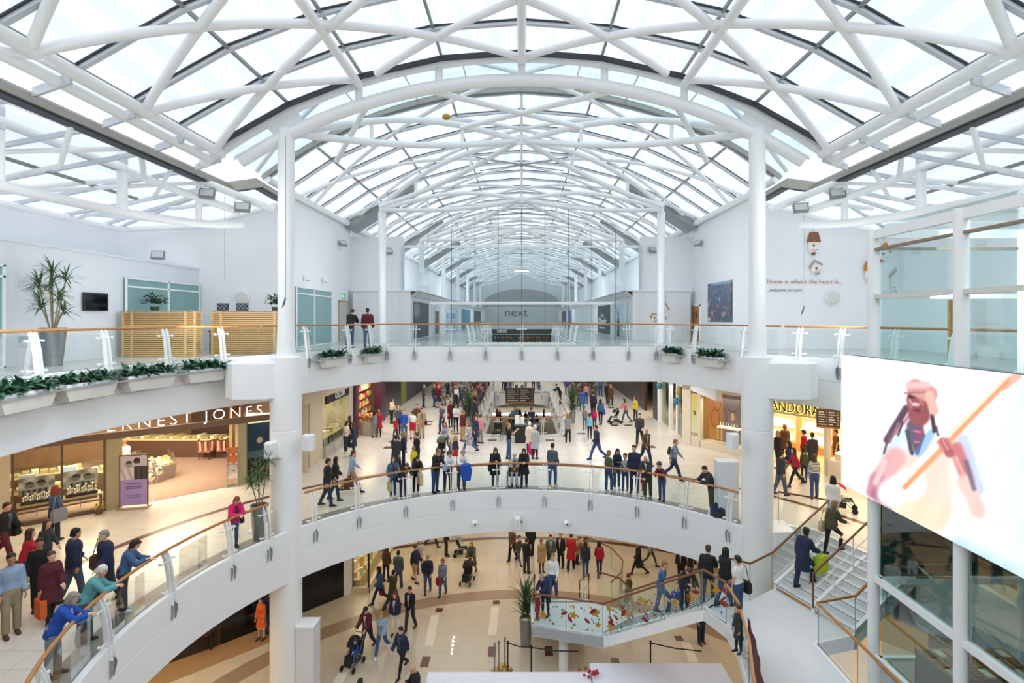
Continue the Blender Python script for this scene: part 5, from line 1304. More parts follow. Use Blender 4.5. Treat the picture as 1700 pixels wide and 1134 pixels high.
# purple pull-up poster
x, y = PX(222, 844, 7.0); T = thing('banner_stand', 'purple pull-up banner with a wedding couple photo outside the jeweller', 'banner', (x, y, MZ), .25)
def wed(u, v):
    if v < .52:
        t = (.66, .58, .82)
        if (abs(v-.44) < .012 or abs(v-.38) < .01 or abs(v-.34) < .01 or abs(v-.2) < .008 or abs(v-.16) < .008) and abs(u-.5) < .3: t = (.42, .34, .55)
        return t
    g = .78
    if hypot((u-.32), (v-.84)*1.9) < .13 or hypot((u-.62), (v-.9)*1.9) < .13: g = .2 if v > .85 else .6
    elif v < .8 and u > .5: g = .22+.1*(sin(u*30) > .6)
    elif v < .76: g = .85-.15*(sin(u*25+v*18) > .4)
    return (g*1.0, g*.96, g*1.02)
picture('banner_sheet', .86, 1.8, wed, 40, 80, paint_mat('printed_sheet'), T).location = (0, 0, .12)
b = MB(); b.box(-.47, -.43, .0, .03, 0, 1.98); b.box(.43, .47, .0, .03, 0, 1.98); b.box(-.47, .47, .0, .03, 1.93, 1.98); b.build('frame', BRONZE, T); b = MB(); b.box(-.5, .5, -.2, .2, 0, .06); b.build('base', M('base_pinkish', 'b9a294', .4, .4), T)
x, y = PX(254, 832, 7.0); T = thing('balloon_bunch', 'three silver foil balloons tied together outside the jeweller', 'balloons', (x, y, MZ)); FO = M('silver_foil', 'd8d2c4', .12, .95)
for k, (dx, z) in enumerate(((-.1, 1.42), (.2, 1.2), (-.12, .95))):
    b = MB(); b.ball((dx, 0, z), .21, 16, sq=(1, .6, 1)); o = b.build('balloon', FO, T, smooth=True); b = MB(); b.tube([(dx, 0, z-.2), (0, 0, .06)], .005, 4); b.build('string', STEEL_W, T)
b = MB(); b.lathe([(.05, 0), (.04, .06)], seg=10); b.build('weight', STEEL_W, T)
x, y = PX(386, 807, 7.0); T = thing('leaflet_rack', 'narrow silver leaflet rack with an orange header beside the jeweller entrance', 'rack', (x, y, MZ), .5)
b = MB(); b.box(-.22, -.18, -.1, .1, 0, 1.6); b.box(.18, .22, -.1, .1, 0, 1.6); b.box(-.24, .24, -.16, .16, 0, .04); b.build('frame', STEEL, T)
b = MB(); b.box(-.2, .2, -.02, 0, 1.35, 1.62); b.build('header', M('rack_orange', 'd0733c', .5), T)
for i in range(3): b = MB(); b.slab([(-.18, -.1, .35+i*.33), (.18, -.1, .35+i*.33), (.18, .05, .6+i*.33), (-.18, .05, .6+i*.33)], (0, .02, 0)); b.build('leaflets', M('leaflet_%d' % i, ('e8ddd0', 'c9c0c0', 'd06a3a')[i], .5), T)
for px, py, lb in ((343, 762, 'left of the two striped tub chairs at the jeweller counter'), (373, 760, 'right of the two striped tub chairs at the jeweller counter')):
    x, y = PX(px, py, 7.0); T = thing('tub_chair', lb, 'chair', (x, y, MZ), 0, 'striped tub chairs'); SC = M('striped_cloth', 'a87866', .8, var=.2)
    b = MB(); b.box(-.28, .28, -.26, .26, .38, .48); b.build('seat', SC, T)
    for i in range(9):
        a = pi*(i/8)+pi; b = MB(); b.tube([(.33*cos(a), .33*sin(a)+.02, .45), (.38*cos(a), .38*sin(a)+.02, .95)], 1, m=None, flat=(.1, .03)); b.build('back_slat', M('chair_stripe_%d' % (i % 2), ('8a4a40', 'd9b79b')[i % 2], .8), T)
    b = MB(); b.tube([(.39*cos(pi+pi*i/8), .39*sin(pi+pi*i/8)+.02, .96) for i in range(9)], .025, 8); b.build('top_rail', M('dark_wood', '3b2620', .5), T)
    for sx in (-1, 1):
        for sy in (-1, 1): b = MB(); b.tube([(sx*.25, sy*.22, 0), (sx*.25, sy*.22, .4)], .02, 6); b.build('leg', M('dark_wood', '3b2620', .5), T)
T = thing('potted_flower', 'small yellow flower pot at the foot of the olive pillar', 'potted plant', (*SJ.p(-.65, -.25), MZ)); b = MB(); b.lathe([(.1, 0), (.13, .15), (.01, .15)], seg=12); b.build('pot', BRONZE, T); rn = random.Random(2); b = MB(); bush(b, (0, 0, .2), .2, 60, rn, .1, .05, .9); b.build('foliage', M('yellow_leaf', '9a8a2c', .6, var=.4, scale=30), T)

# --- left side of the street
def lw(name, y0, y1, x, z0, z1, m, th=.15, sx=-1): b = MB(); b.box(*sorted((sx*x, sx*(x+th))), y0, y1, z0, z1); return struct(name, b, m)
PURP = M('purple_pilaster', '4a2036', .45)
b = MB(); b.box(-10.9, -10.1, 24.2, 25.3, MZ, 9.6); struct('wall_shop', b, BEIGE)
lw('wall_shop', 25.3, 27.0, 9.9, MZ, 9.6, BEIGE, .3); lw('wall_shop', 30.4, 31.2, 9.7, MZ, 9.6, M('pale_pier', 'b9b3ab', .5), .3)
lw('wall_shop', 31.2, 31.75, 9.55, MZ, 9.6, PURP, .5); lw('wall_shop', 36.2, 37.4, 9.4, MZ, 9.6, PURP, .5)
lw('wall_shop', 24, 60, 9.6, 8.75, 9.6, BEIGE, .3); lw('wall_shop', 24, 60, 12.8, MZ, 9.6, M('shop_interior_tan', 'a88c66', .6, var=.15, scale=2))
lw('wall_shop', 37.4, 43.2, 9.6, MZ, 8.8, M('dark_shopfront', '1e1c24', .3, var=.3), .2); lw('wall_shop', 43.2, 45.2, 9.6, MZ, 8.8, M('lime_panel', '6f7a1e', .5), .2); lw('wall_shop', 45.2, 60, 9.6, MZ, 8.8, M('far_shop_mix', '3c3f4a', .5, var=.4, scale=1.2), .2)
for y in (30.4, 37.4, 24.6): 
    b = MB(); b.box(-12.8, -9.7, y-.05, y+.05, MZ, 9.6); struct('wall_shop', b, BEIGE)
lw('window_6', 27.0, 30.4, 9.85, MZ+.5, 8.6, SGL, .02); lw('wall_shop', 27.0, 30.4, 9.75, MZ, MZ+.5, M('pale_pier', 'b9b3ab', .5), .3)
lw('wall_shop', 27.0, 30.4, 9.7, 8.3, 8.8, BLACK, .1)
T = thing('shop_lettering', 'small white sign letters above the jewellery window in the street', 'lettering', (-9.65, 28.0, 8.42), RAD(90)); sign_text('letters', '', 'O LOW', 1.5, (0, -.02, 0), WHITE, 0, parent=T, hs=.5)
T = thing('window_counter', 'glass window counter with lit jewellery trays in the street on the left', 'counter', (-10.4, 28.7, MZ), pi/2)
b = MB(); b.box(-1.6, 1.6, -.4, .4, 0, .85); b.build('base', M('counter_dark', '3d3a3a', .4), T); b = MB(); b.box(-1.6, 1.6, -.4, .4, .85, .9); b.build('worktop', M('counter_cream', 'e6cf9c'), T)
for i in range(9): b = MB(); b.obox((-1.4+i*.35, 0, .9), .26, .5, .06+.08*(i % 3)); b.build('goods', GLIT if i % 2 else JW, T)
area_light('shop_lamp', (-11, 29, 8.4), 2, 60, (1, .85, .6), 1); area_light('shop_lamp', (-9.6, 34, 8.6), .6, 70, (1, .8, .55), 3)
# soap and gift shop shelves
T = thing('shop_shelving', 'tall lit shelves full of orange and red goods in the street on the left', 'shelves', (-10.35, 34.0, MZ), pi/2)
b = MB(); b.box(-2.15, 2.15, 0, .3, 0, 2.9); b.build('back', M('shelf_red', '7a2f24', .6), T)
gm = [M('goods_%d' % i, c, .5) for i, c in enumerate(('c9702c', 'e0c080', 'a8342c', 'd9d0b8', '8a6a2a', 'e08a3a'))]
rn = random.Random(41)
for j in range(5):
    b = MB(); b.box(-2.2, 2.2, -.35, 0, .3+j*.52, .34+j*.52); b.build('shelf', M('shelf_dark', '3f2722', .6), T)
    for i in range(18): b = MB(); b.obox((-2.08+i*.245, -.18, .34+j*.52), .2, .22, rn.uniform(.15, .4)); b.build('goods', gm[rn.randrange(6)], T)
T = thing('display_table', 'round table piled with wrapped goods in front of the gift shop shelves', 'display table', (-9.15, 33.0, MZ)); b = MB(); b.lathe([(.7, 0), (.7, .8), (.01, .8)], seg=20); b.build('drape', M('cream_cloth', 'd9cfb8', .8), T)
rn = random.Random(4)
for i in range(26): b = MB(); a = i*2.4; r = .62*sqrt(i/26); b.ball((r*cos(a), r*sin(a), .88+.25*(1-r)), .12, 8); b.build('goods', gm[rn.randrange(6)], T)
# --- right side of the street
lw('wall_shop', 37.0, 60, 9.3, 8.75, 9.6, WALL, .3, 1); lw('wall_shop', 26, 37, 9.3, 8.62, 9.6, WALL, .3, 1)
lw('wall_shop', 43, 60, 9.3, MZ, 8.8, M('dark_shopfront', '1e1c24'), .2, 1); lw('wall_shop', 41.0, 43.0, 9.3, MZ, 8.8, M('dark_brown_front', '3a2620', .4), .2, 1)
lw('wall_shop', 36.9, 38.2, 9.25, MZ, 8.8, M('charcoal_front', '24262c', .4), .3, 1); lw('wall_shop', 36.3, 36.9, 9.25, MZ, 9.6, WALL, .4, 1)
lw('wall_shop', 38.2, 41.0, 12.2, MZ, 9.6, M('amber_interior', 'b8803f', .5, var=.3, scale=2), .1, 1)
area_light('shop_lamp', (10.8, 39.6, 8.5), 1.5, 60, (1, .7, .35))
area_light('shop_lamp', (10.8, 34.0, 8.4), 3, 50, (1, .85, .65), 1.5)
lw('wall_shop', 30, 60, 12.9, MZ, 9.6, M('pale_interior', 'c9bfae', .6, var=.15, scale=2), .1, 1)
for ya, yb in ((34.3, 36.2), (30.6, 32.4)):
    lw('window_7', ya, yb, 9.35, MZ+.1, 8.5, glass('pale_shop_glass', (.80, .86, .80), .5), .02, 1)
lw('wall_shop', 34.0, 34.3, 9.3, MZ, 8.7, WALL, .2, 1); lw('wall_shop', 32.4, 32.7, 9.3, MZ, 8.7, WALL, .2, 1); lw('wall_shop', 30.0, 30.6, 9.3, MZ, 8.7, WALL, .2, 1)
T = thing('clothes_rail', 'dark clothes rail inside the shop doorway on the right', 'clothes rail', (11.0, 33.2, MZ), pi/2)
b = MB(); b.tube([(-.6, 0, 0), (-.6, 0, 1.5), (.6, 0, 1.5), (.6, 0, 0)], .02, 6); b.build('frame', STEEL, T)
for i in range(7): b = MB(); b.box(-.5+i*.15, -.42+i*.15, -.25, .25, .5, 1.45); b.build('garment', M('garment_%d' % (i % 3), ('2a2a30', '6a6258', '8f8a80')[i % 3], .8), T)
for k, (y, z, c) in enumerate(((36.0, 8.1, '2f8fa0'), (32.0, 7.7, '2f7fae'), (31.6, 8.3, 'b0a060'))):
    T = thing('balloon', ('teal balloon behind the first shop window on the right', 'blue balloon behind the shop window beside the yellow poster', 'gold balloon behind the shop window beside the yellow poster')[k], 'balloon', (9.15, y, z)); b = MB(); b.ball((0, 0, 0), .2, 12, sq=(1, 1, 1.15)); b.build('skin', M('balloon_%d' % k, c, .3), T, smooth=True); b = MB(); b.tube([(0, 0, -.22), (0, 0, -.9)], .006, 4); b.build('string', STEEL_W, T)
# --- angled jeweller with yellow sign on the right
OFFW = M('offwhite_shop', 'e3d8c4', .5)
sbox('wall_shop', SP, (-.3, .25, -.05, .2, MZ, 9.6), OFFW); sbox('wall_shop', SP, (.72, .88, -.05, .2, MZ, 9.6), OFFW); sbox('wall_shop', SP, (.2, .8, -.02, .2, MZ, 6.1), OFFW)
sbox('wall_shop', SP, (.8, 3.7, -.05, .9, MZ, 5.95), OFFW); sbox('wall_shop', SP, (3.6, 4.5, -.08, .3, MZ, 9.6), OFFW); sbox('wall_shop', SP, (-.3, 12, -.05, .15, 8.62, 9.6), OFFW)
sbox('wall_shop', SP, (3.6, 12, -.08, .12, 8.05, 8.65), M('sign_cream', 'd9c48c', .5)); sbox('wall_shop', SP, (7.4, 12, -.05, .9, MZ, 6.3), OFFW)
sbox('wall_shop', SP, (4.5, 4.62, -.05, .3, MZ, 8.1), BRONZE); sbox('wall_shop', SP, (7.3, 7.45, -.05, .3, MZ, 8.1), OFFW)
sbox('wall_shop', SP, (2.5, 14, 3.5, 3.7, MZ, 9.6), M('amber_wall', 'dcae6c', .5, var=.08)); sbox('wall_shop', SP, (-.2, 3.6, 1.2, 1.3, MZ, 9.6), M('amber_wall', 'd9a04c'))
sbox('wall_shop', SP, (2.8, 2.9, 1.3, 3.5, MZ, 9.6), M('amber_wall', 'd9a04c')); sbox('floor', SP, (3.7, 14, .1, 6.4, MZ, MZ+.01), M('amber_floor', 'cfae7c', .3))
YL = M('sign_yellow_lit', 'ffe98a', .4, emit=1.6, var=0)
sgn = sign_text('shop_lettering', 'dark lettering PANDORA with a yellow glow over the jewellery shop on the right', 'PANDORA', 2.48, (*SP.p(4.65, -.16), 8.2), M('sign_dark', '2f2a1c', .4), SP.rz, depth=.04, hs=.66, spacing=1.1)
o = sign_text('backlight', '', 'PANDORA', 2.53, (-.02, .05, -.01), YL, 0, parent=sgn, depth=.03, hs=.68, spacing=1.1, bold=.03)
T = thing('light_poster', 'narrow glowing yellow poster beside the large jewellery window', 'poster', (*SP.p(.5, -.02), MZ+.75), SP.rz)
picture('poster_sheet', .44, 2.05, lambda u, v: (.2, .2, .15) if hypot((u-.45)*.5, v-.5) < .06+.05*sin(v*30+u*9) else (.95, .93-.1*v, .35+.4*(1-v)), 16, 40, paint_mat('lit_poster'), T); b = MB(); b.box(-.25, .25, .011, .04, -.03, 2.1); b.build('frame', OFFW, T)
def ora(u, v):
    c = (.88-.1*u, .55-.12*v, .22)
    if abs(hypot((u-.45), (v-.45)*1.6)-.3) < .03 or abs(hypot((u-.6), (v-.75)*1.9)-.25) < .025: c = (.62, .33, .12)
    return c
def mau(u, v):
    c = (.60-.12*v, .45-.08*v, .46-.08*v)
    if abs(hypot((u-.5), (v-1.0)*1.1)-.42) < .02: c = (.35, .26, .25)
    if hypot(u-.5, (v-.52)*1.2) < .1: c = (.86, .72, .5)
    if abs(hypot(u+.1, (v-.5)*1.4)-.3) < .03: c = (.42, .3, .3)
    return c
for fn, u, w, lb in ((ora, 1.3, .85, 'large orange bangle poster in the angled jewellery window'), (mau, 2.3, 1.15, 'large mauve pendant poster in the angled jewellery window')):
    T = thing('display_poster', lb, 'poster', (*SP.p(u, .75), MZ+.4), SP.rz); picture('poster_sheet', w, 2.6, fn, 36, 60, paint_mat('lit_poster', .6), T); b = MB(); b.box(-w/2, w/2, .011, .03, 0, 2.6); b.build('backing', OFFW, T)
T = thing('display_table', 'small white lit display table in front of the mauve pendant poster', 'display table', (*SP.p(2.35, .35), MZ+.35), SP.rz)
b = MB(); b.box(-.6, .6, -.2, .2, .85, .92); b.build('table_top', M('lit_white_top', 'fff3d6', .4, emit=.5), T)
for x in (-.57, .57):
    for y in (-.17, .17): b = MB(); b.box(x-.015, x+.015, y-.015, y+.015, 0, .85); b.build('leg', OFFW, T)
for i in range(7): b = MB(); b.lathe([(.03, .92), (.015, 1.0), (.025, 1.1), (.005, 1.12)], (-.5+i*.16, 0, 0), 8); b.build('jewel_stand', JW, T)
T = thing('lit_shelves', 'lit white display shelves in the right part of the angled jewellery window', 'shelves', (*SP.p(3.3, .8), MZ+.4), SP.rz)
b = MB(); b.box(-.45, .45, .1, .14, 0, 2.7); b.build('back', M('amber_wall', 'd9a04c'), T)
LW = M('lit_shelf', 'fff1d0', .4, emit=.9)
for j in range(4): b = MB(); b.box(-.42, .42, -.1, .1, .35+j*.6, .39+j*.6); b.box(-.25, .25, -.02, .05, .45+j*.6, .65+j*.6); b.build('shelf', LW, T)
b = MB(); b.quad((*SP.p(.9, 0), MZ+.36), (*SP.p(3.6, 0), MZ+.36), (*SP.p(3.6, 0), 8.6), (*SP.p(.9, 0), 8.6)); w = b.build('window_8', SGL); w['kind'] = 'structure'
for u, lb in ((2.95, 'lit wall shelves at the back of the yellow shop, left of the exit sign'), (4.75, 'lit wall shelves at the back of the yellow shop, right of the exit sign'), (6.6, 'lit wall shelves at the back of the yellow shop, farthest right')):
    T = thing('lit_shelves', lb, 'shelves', (*SP.p(u+.6, 3.42), MZ+.35), SP.rz)
    b = MB(); b.box(-.75, .75, 0, .06, 0, 2.1); b.build('back', OFFW, T)
    for j in range(3): b = MB(); b.box(-.7, .7, -.25, 0, .2+j*.65, .24+j*.65); b.box(-.5, .5, -.1, -.02, .3+j*.65, .6+j*.65); b.build('shelf', LW, T)
T = thing('exit_sign', 'green exit sign inside the yellow jewellery shop', 'sign', (*SP.p(4.7, 3.0), 7.55), SP.rz); picture('sign_face', .55, .2, lambda u, v: (.9, 1, .95) if abs(u-.5) < .15 and abs(v-.5) < .3 else (.3, .75, .55), 12, 8, paint_mat('exit_face'), T); b = MB(); b.box(-.28, .28, .011, .04, 0, .2); b.box(-.01, .01, .01, .03, .2, 2.05); b.build('housing', WHITE, T)
T = thing('shop_counter', 'pale counter with white trays inside the yellow shop window on the right', 'counter', (*SP.p(8.6, .6), MZ+.7), SP.rz); b = MB(); b.box(-1, 1.4, -.3, .3, 0, .25); b.build('base', OFFW, T); b = MB(); b.box(-1, 1.4, -.3, .3, .25, .3); b.build('worktop', LW, T)
def board(u, v, rows=6):
    c = (.24, .19, .17)
    for i in range(rows):
        vv = .88-i*.14
        if abs(v-vv) < .022 and ((.06 < u < .30+.05*(i % 3)) or (.52 < u < .72+.06*((i+1) % 3)) or (.42 < u < .45) or (.92 < u < .96)): c = (.85, .82, .78)
    if v < .04: c = (.8, .5, .2)
    return c
def dirboard(label, x, y, z, w, h, rz, ztop):
    T = thing('directory_sign', label, 'sign', (x, y, z), rz)
    picture('sign_face', w, h, board, 80, 44, paint_mat('printed_sheet'), T)
    b = MB(); b.box(-w/2-.03, w/2+.03, .011, .12, -.03, h+.03); b.build('casing', M('sign_casing', '3b302b', .4), T)
    b = MB(); b.tube([(-w*.35, .06, h), (-w*.35, .06, ztop-z)], .012, 5); b.tube([(w*.35, .06, h), (w*.35, .06, ztop-z)], .012, 5); b.build('hanger', STEEL, T)
dirboard('dark directory board with white lines hanging over the void in the street', (863-866)/900*36, 36, ZC-5.65, 1.85, .98, 0, 9.66)
dirboard('dark directory board hanging in front of the yellow jewellery shop', (1375-866)/900*22.5, 22.5, ZC-4.55, .80, .72, -.45, 9.66)
T = thing('directory_sign', 'small dark blue sign behind the directory board at the yellow shop', 'sign', ((1387-866)/900*24, 24, ZC-4.6), -.5); b = MB(); b.box(-.3, .3, 0, .06, 0, .6); b.build('face', M('navy_sign', '2b2440', .4), T); b = MB(); b.tube([(0, .03, .6), (0, .03, 1.6)], .01, 5); b.build('hanger', STEEL, T)

# --- information desk in the street
T = thing('promotion_desk', 'black promotion desk with a white letter W on its front, before the void', 'desk', (.28, 30.6, MZ))
b = MB(); b.box(-.66, .66, -.25, .25, 0, .95); b.build('body', M('desk_black', '1b1d24', .5), T); b = MB(); b.box(-.7, .7, -.3, .3, .95, 1.0); b.build('top', M('desk_top', '4d5058', .4), T)
sign_text('lettering', '', 'W', .42, (.12, -.27, .42), WHITE, 0, parent=T, hs=.5); b = MB(); b.box(.05, .6, -.26, -.255, .3, .33); b.build('print', WHITE, T)
T = thing('leaflet_stand', 'white leaflet stand on the black promotion desk', 'stand', (-.1, 30.7, MZ+1.0)); b = MB(); b.box(-.28, -.02, -.02, .02, 0, .5); b.box(.04, .26, -.02, .02, 0, .42); b.build('panel', WHITE, T)
def office_chair(label, x, y, rz):
    T = thing('visitor_chair', label, 'chair', (x, y, MZ), rz); K = M('black_fabric', '1c1e22', .85)
    b = MB(); b.box(-.25, .25, -.24, .24, .42, .5); b.build('seat', K, T); b = MB(); b.box(-.24, .24, .22, .27, .6, .95); b.build('backrest', K, T)
    for sx in (-1, 1):
        for sy in (-1, 1): b = MB(); b.tube([(sx*.23, sy*.2, .43), (sx*.26, sy*.26, 0)], .013, 6); b.build('leg', BLACK, T)
    b = MB(); b.tube([(-.2, .23, .45), (-.2, .25, .7)], .012, 6); b.tube([(.2, .23, .45), (.2, .25, .7)], .012, 6); b.build('back_support', BLACK, T)
office_chair('black visitor chair standing left of the black promotion desk', -1.4, 31.0, -.2)

# ------------------------------------------------------------------ ground floor
GW = M('ground_wall', 'd5c5aa', .6)
b = MB(); b.slab([(-9.6, 22.9, 0), (-8.05, 24.55, 0), (-8.05, 24.55, 3.9), (-9.6, 22.9, 3.9)], (-.1, .1, 0)); struct('wall_ground', b, M('black_glass_front', '14151c', .15, var=.3, scale=2))
for p, q in (((-11.6, 20.9), (-9.6, 22.9)), ((-17, 16), (-11.6, 20.9))):
    b = MB(); b.slab([(*p, 0), (*q, 0), (*q, 3.9), (*p, 3.9)], (-.1, .1, 0)); struct('wall_ground', b, M('black_glass_front', '14151c') if p[0] > -12 else M('dark_restaurant', '3b2a20', .6, var=.4, scale=1.5))
b = MB(); b.slab([(-8.05, 24.55, 0), (-7.75, 24.85, 0), (-7.75, 24.85, 3.9), (-8.05, 24.55, 3.9)], (-.15, .15, 0)); struct('wall_ground', b, WHITE)
b = MB(); b.box(-7.8, -7.0, 24.8, 24.95, 0, .25); b.box(-7.15, -7.0, 24.9, 32, 0, .25); b.box(-7.2, -7.0, 24.9, 32, 3.0, 3.9); b.box(-7.8, -7.0, 24.8, 24.95, 3.0, 3.9); struct('wall_ground', b, GW)
b = MB(); b.box(-9.5, -9.4, 25, 32, 0, 3.9); struct('wall_ground', b, M('gold_interior', 'b08a4c', .5, var=.4, scale=3))
b = MB(); b.box(-7.2, -7.0, 32, 78, 0, 3.9); b.box(-9.4, 9.4, 72, 72.2, 0, 3.9); struct('wall_ground', b, GW)
b = MB(); b.quad((-7.75, 24.87, .25), (-7.02, 24.87, .25), (-7.02, 24.87, 3), (-7.75, 24.87, 3)); b.quad((-7.06, 24.95, .25), (-7.06, 32, .25), (-7.06, 32, 3), (-7.06, 24.95, 3)); w = b.build('window_9', SGL); w['kind'] = 'structure'
for x, y in ((-7.02, 24.88), (-7.05, 28), (-7.05, 32), (-7.76, 24.88)): b = MB(); b.box(x-.04, x+.04, y-.04, y+.04, 0, 3.1); b.build('frame', BLACK, w)
area_light('shop_lamp', (-8.2, 27.5, 3.0), 1.2, 70, (1, .8, .5), 4)
T = thing('window_display', 'gold lit display of small goods in the ground floor shop window', 'display', (-7.75, 26.3, 0)); b = MB(); b.box(-.5, .3, -1.3, 2.5, 0, .5); b.build('plinth', M('table_cream', 'cbb48c'), T)
for i in range(18): b = MB(); b.obox((-.3+.25*(i % 3), -1.1+.18*i, .5), .16, .1, .1+.12*(i % 4), .5); b.build('goods', GLIT if i % 2 else JW, T)
b = MB(); b.prism([(-17, 16), (-11.6, 20.9), (-9.6, 22.9), (-9.2, 21.6), (-12.7, 18.2), (-16, 13)], .003, .008); struct('trim_11', b, M('tan_carpet', 'a07f58', .9, var=.1))
for px, py, lb in ((316, 1079, 'small dark table on the ground floor seen below the left balcony'), (400, 1044, 'dark table on the ground floor left of the left thick column')):
    x, y = PX(px, py, 12.6); T = thing('cafe_table', lb, 'table', (x, y, 0)); b = MB(); b.box(-.1, .9, -.4, .5, .72, .76); b.build('table_top', M('dark_table', '4a2f26', .4), T)
    for dx, dy in ((0, 0), (.8, 0), (0, .4), (.8, .4)): b = MB(); b.box(dx-.03, dx+.03, dy-.03, dy+.03, 0, .72); b.build('leg', M('dark_wood', '3b2620'), T)
# right ground walls behind the stairs
b = MB(); b.slab([(9.4, 76, 0), (9.4, 27, 0), (9.4, 27, 3.9), (9.4, 76, 3.9)], (.2, 0, 0)); b.slab([(9.4, 27, 0), (15, 20, 0), (15, 20, 3.9), (9.4, 27, 3.9)], (.2, .2, 0)); struct('wall_ground', b, M('tan_wall', 'b9975f', .6, var=.1, scale=2))
# barriers
def stanchion(label, px, py, to=None):
    x, y = PX(px, py, 12.6); T = thing('barrier_post', label, 'barrier post', (x, y, 0), 0, 'barrier posts on the ground floor')
    b = MB(); b.lathe([(.17, 0), (.17, .02), (.05, .05), (.01, .05)], seg=18); b.build('base', M('brass_base', 'a98f5a', .25, .8), T, smooth=True)
    b = MB(); b.lathe([(.028, .04), (.028, .95), (.04, .95), (.04, 1.05), (.005, 1.06)], seg=12); b.build('pole', STEEL if to is None else BLACK, T, smooth=True)
    if to:
        tx, ty = PX(*to, 12.6); b = MB(); b.tube([(0, 0, .98), ((tx-x)/2, (ty-y)/2, .93), (tx-x, ty-y, .98)], 1, flat=(.006, .045)); b.build('belt', M('belt_dark', '3a3638', .8), T)
stanchion('steel barrier post without belt, leftmost of the cluster by the white table', 821, 1116)
stanchion('steel barrier post without belt, second in the cluster by the white table', 828, 1112)
stanchion('steel barrier post without belt, farther back in the cluster by the white table', 838, 1106)
stanchion('black barrier post with a belt running right from the cluster by the white table', 843, 1113, (882, 1121))
stanchion('black barrier post below the corner of the leaf patterned landing', 882, 1121, (960, 1128))
stanchion('black barrier post with a long belt right of the landing support', 1080, 1113, (1165, 1128))
SHEER = M('white_sheer_cloth', 'e9e9f2', .8, var=.05, bump=.3, scale=3)
def drape(label, x0, x1, y0, y1, h, seed):
    T = thing('draped_table', label, 'table', ((x0+x1)/2, (y0+y1)/2, 0)); rn = random.Random(seed); w, d = (x1-x0)/2, (y1-y0)/2
    b = MB(); b.box(-w, w, -d, d, h-.04, h); b.build('table_top', WHITE, T)
    for sx in (-1, 1):
        for sy in (-1, 1): b = MB(); b.box(sx*(w-.1)-.03, sx*(w-.1)+.03, sy*(d-.1)-.03, sy*(d-.1)+.03, 0, h-.04); b.build('leg', GREYM, T)
    n = 60; per = []
    for i in range(n*4):
        s, t = i//n, (i % n)/n; e = .05+.03*sin(i*.9)+.02*sin(i*2.3)
        per.append([(-w+2*w*t, -d, 0, -1), (w, -d+2*d*t, 1, 0), (w-2*w*t, d, 0, 1), (-w, d-2*d*t, -1, 0)][s]+(e,))
    rg = [[(x, y, h+.012) for x, y, nx, ny, e in per], [(x+nx*.03, y+ny*.03, h-.02) for x, y, nx, ny, e in per], [(x+nx*e*1.6, y+ny*e*1.6, .03) for x, y, nx, ny, e in per]]
    b = MB(); b.loft(rg, cap=False); b.add([(x, y, h+.012) for x, y, nx, ny, e in per], [tuple(range(len(per)))]); b.build('cloth', SHEER, T, smooth=True)
drape('long white draped table in front of the steel barrier posts', -3.05, 2.2, 15.2, 17.75, 1.0, 1)
drape('white draped table under the leaf patterned stairs', 2.3, 6.7, 15.5, 18.2, 1.0, 2)
T = thing('flower_bunch', 'small bunch of red flowers on the white draped tables', 'flowers', (2.1, 17.5, 1.02)); b = MB(); rn = random.Random(6)
for i in range(14): b.ball((rn.uniform(-.3, .5), rn.uniform(-.15, .15), rn.uniform(.05, .2)), .05, 6)
b.build('petals', M('red_petal', 'b02a38', .6), T); b = MB(); b.lathe([(.06, 0), (.05, .1), (.01, .1)], seg=10); b.build('vase', STEEL_W, T)
T = thing('led_strip_stand', 'row of small bright lamps on a thin stand beside the barrier posts', 'lamp', (*PX(748, 1132, 12.6), 0)); b = MB(); b.tube([(0, 0, 0), (.05, 0, 1.5)], .012, 6); b.build('pole', STEEL_W, T)
for i in range(5): b = MB(); b.ball((.04+.02*i, -.03, 1.0+.14*i), .035, 8); b.build('bulb', M('bulb_glow', 'ffffff', .3, emit=3, var=0), T)
# plum drape under the landing guard
T = thing('drape', 'plum coloured fabric drape hanging under the handrail of the half landing', 'drape', (5.12, 12.2, ZL1)); b = MB(); pts = [(.35, 1.2), (.05, .0), (-.35, -1.2), (-.72, -2.2), (-.85, -4)]
rg = []
for i in range(25):
    t = i/24*4; k = min(3, int(t)); f = t-k; x = pts[k][0]*(1-f)+pts[k+1][0]*f; y = pts[k][1]*(1-f)+pts[k+1][1]*f; rg.append((x+.12+.02*sin(i*1.7), y))
b = MB()
for p, q in zip(rg, rg[1:]): b.slab([(*p, .05), (*q, .05), (*q, .95), (*p, .95)], (.012, 0, 0))
b.build('fabric', M('plum_fabric', '5b2a35', .7, var=.3, scale=9), T)
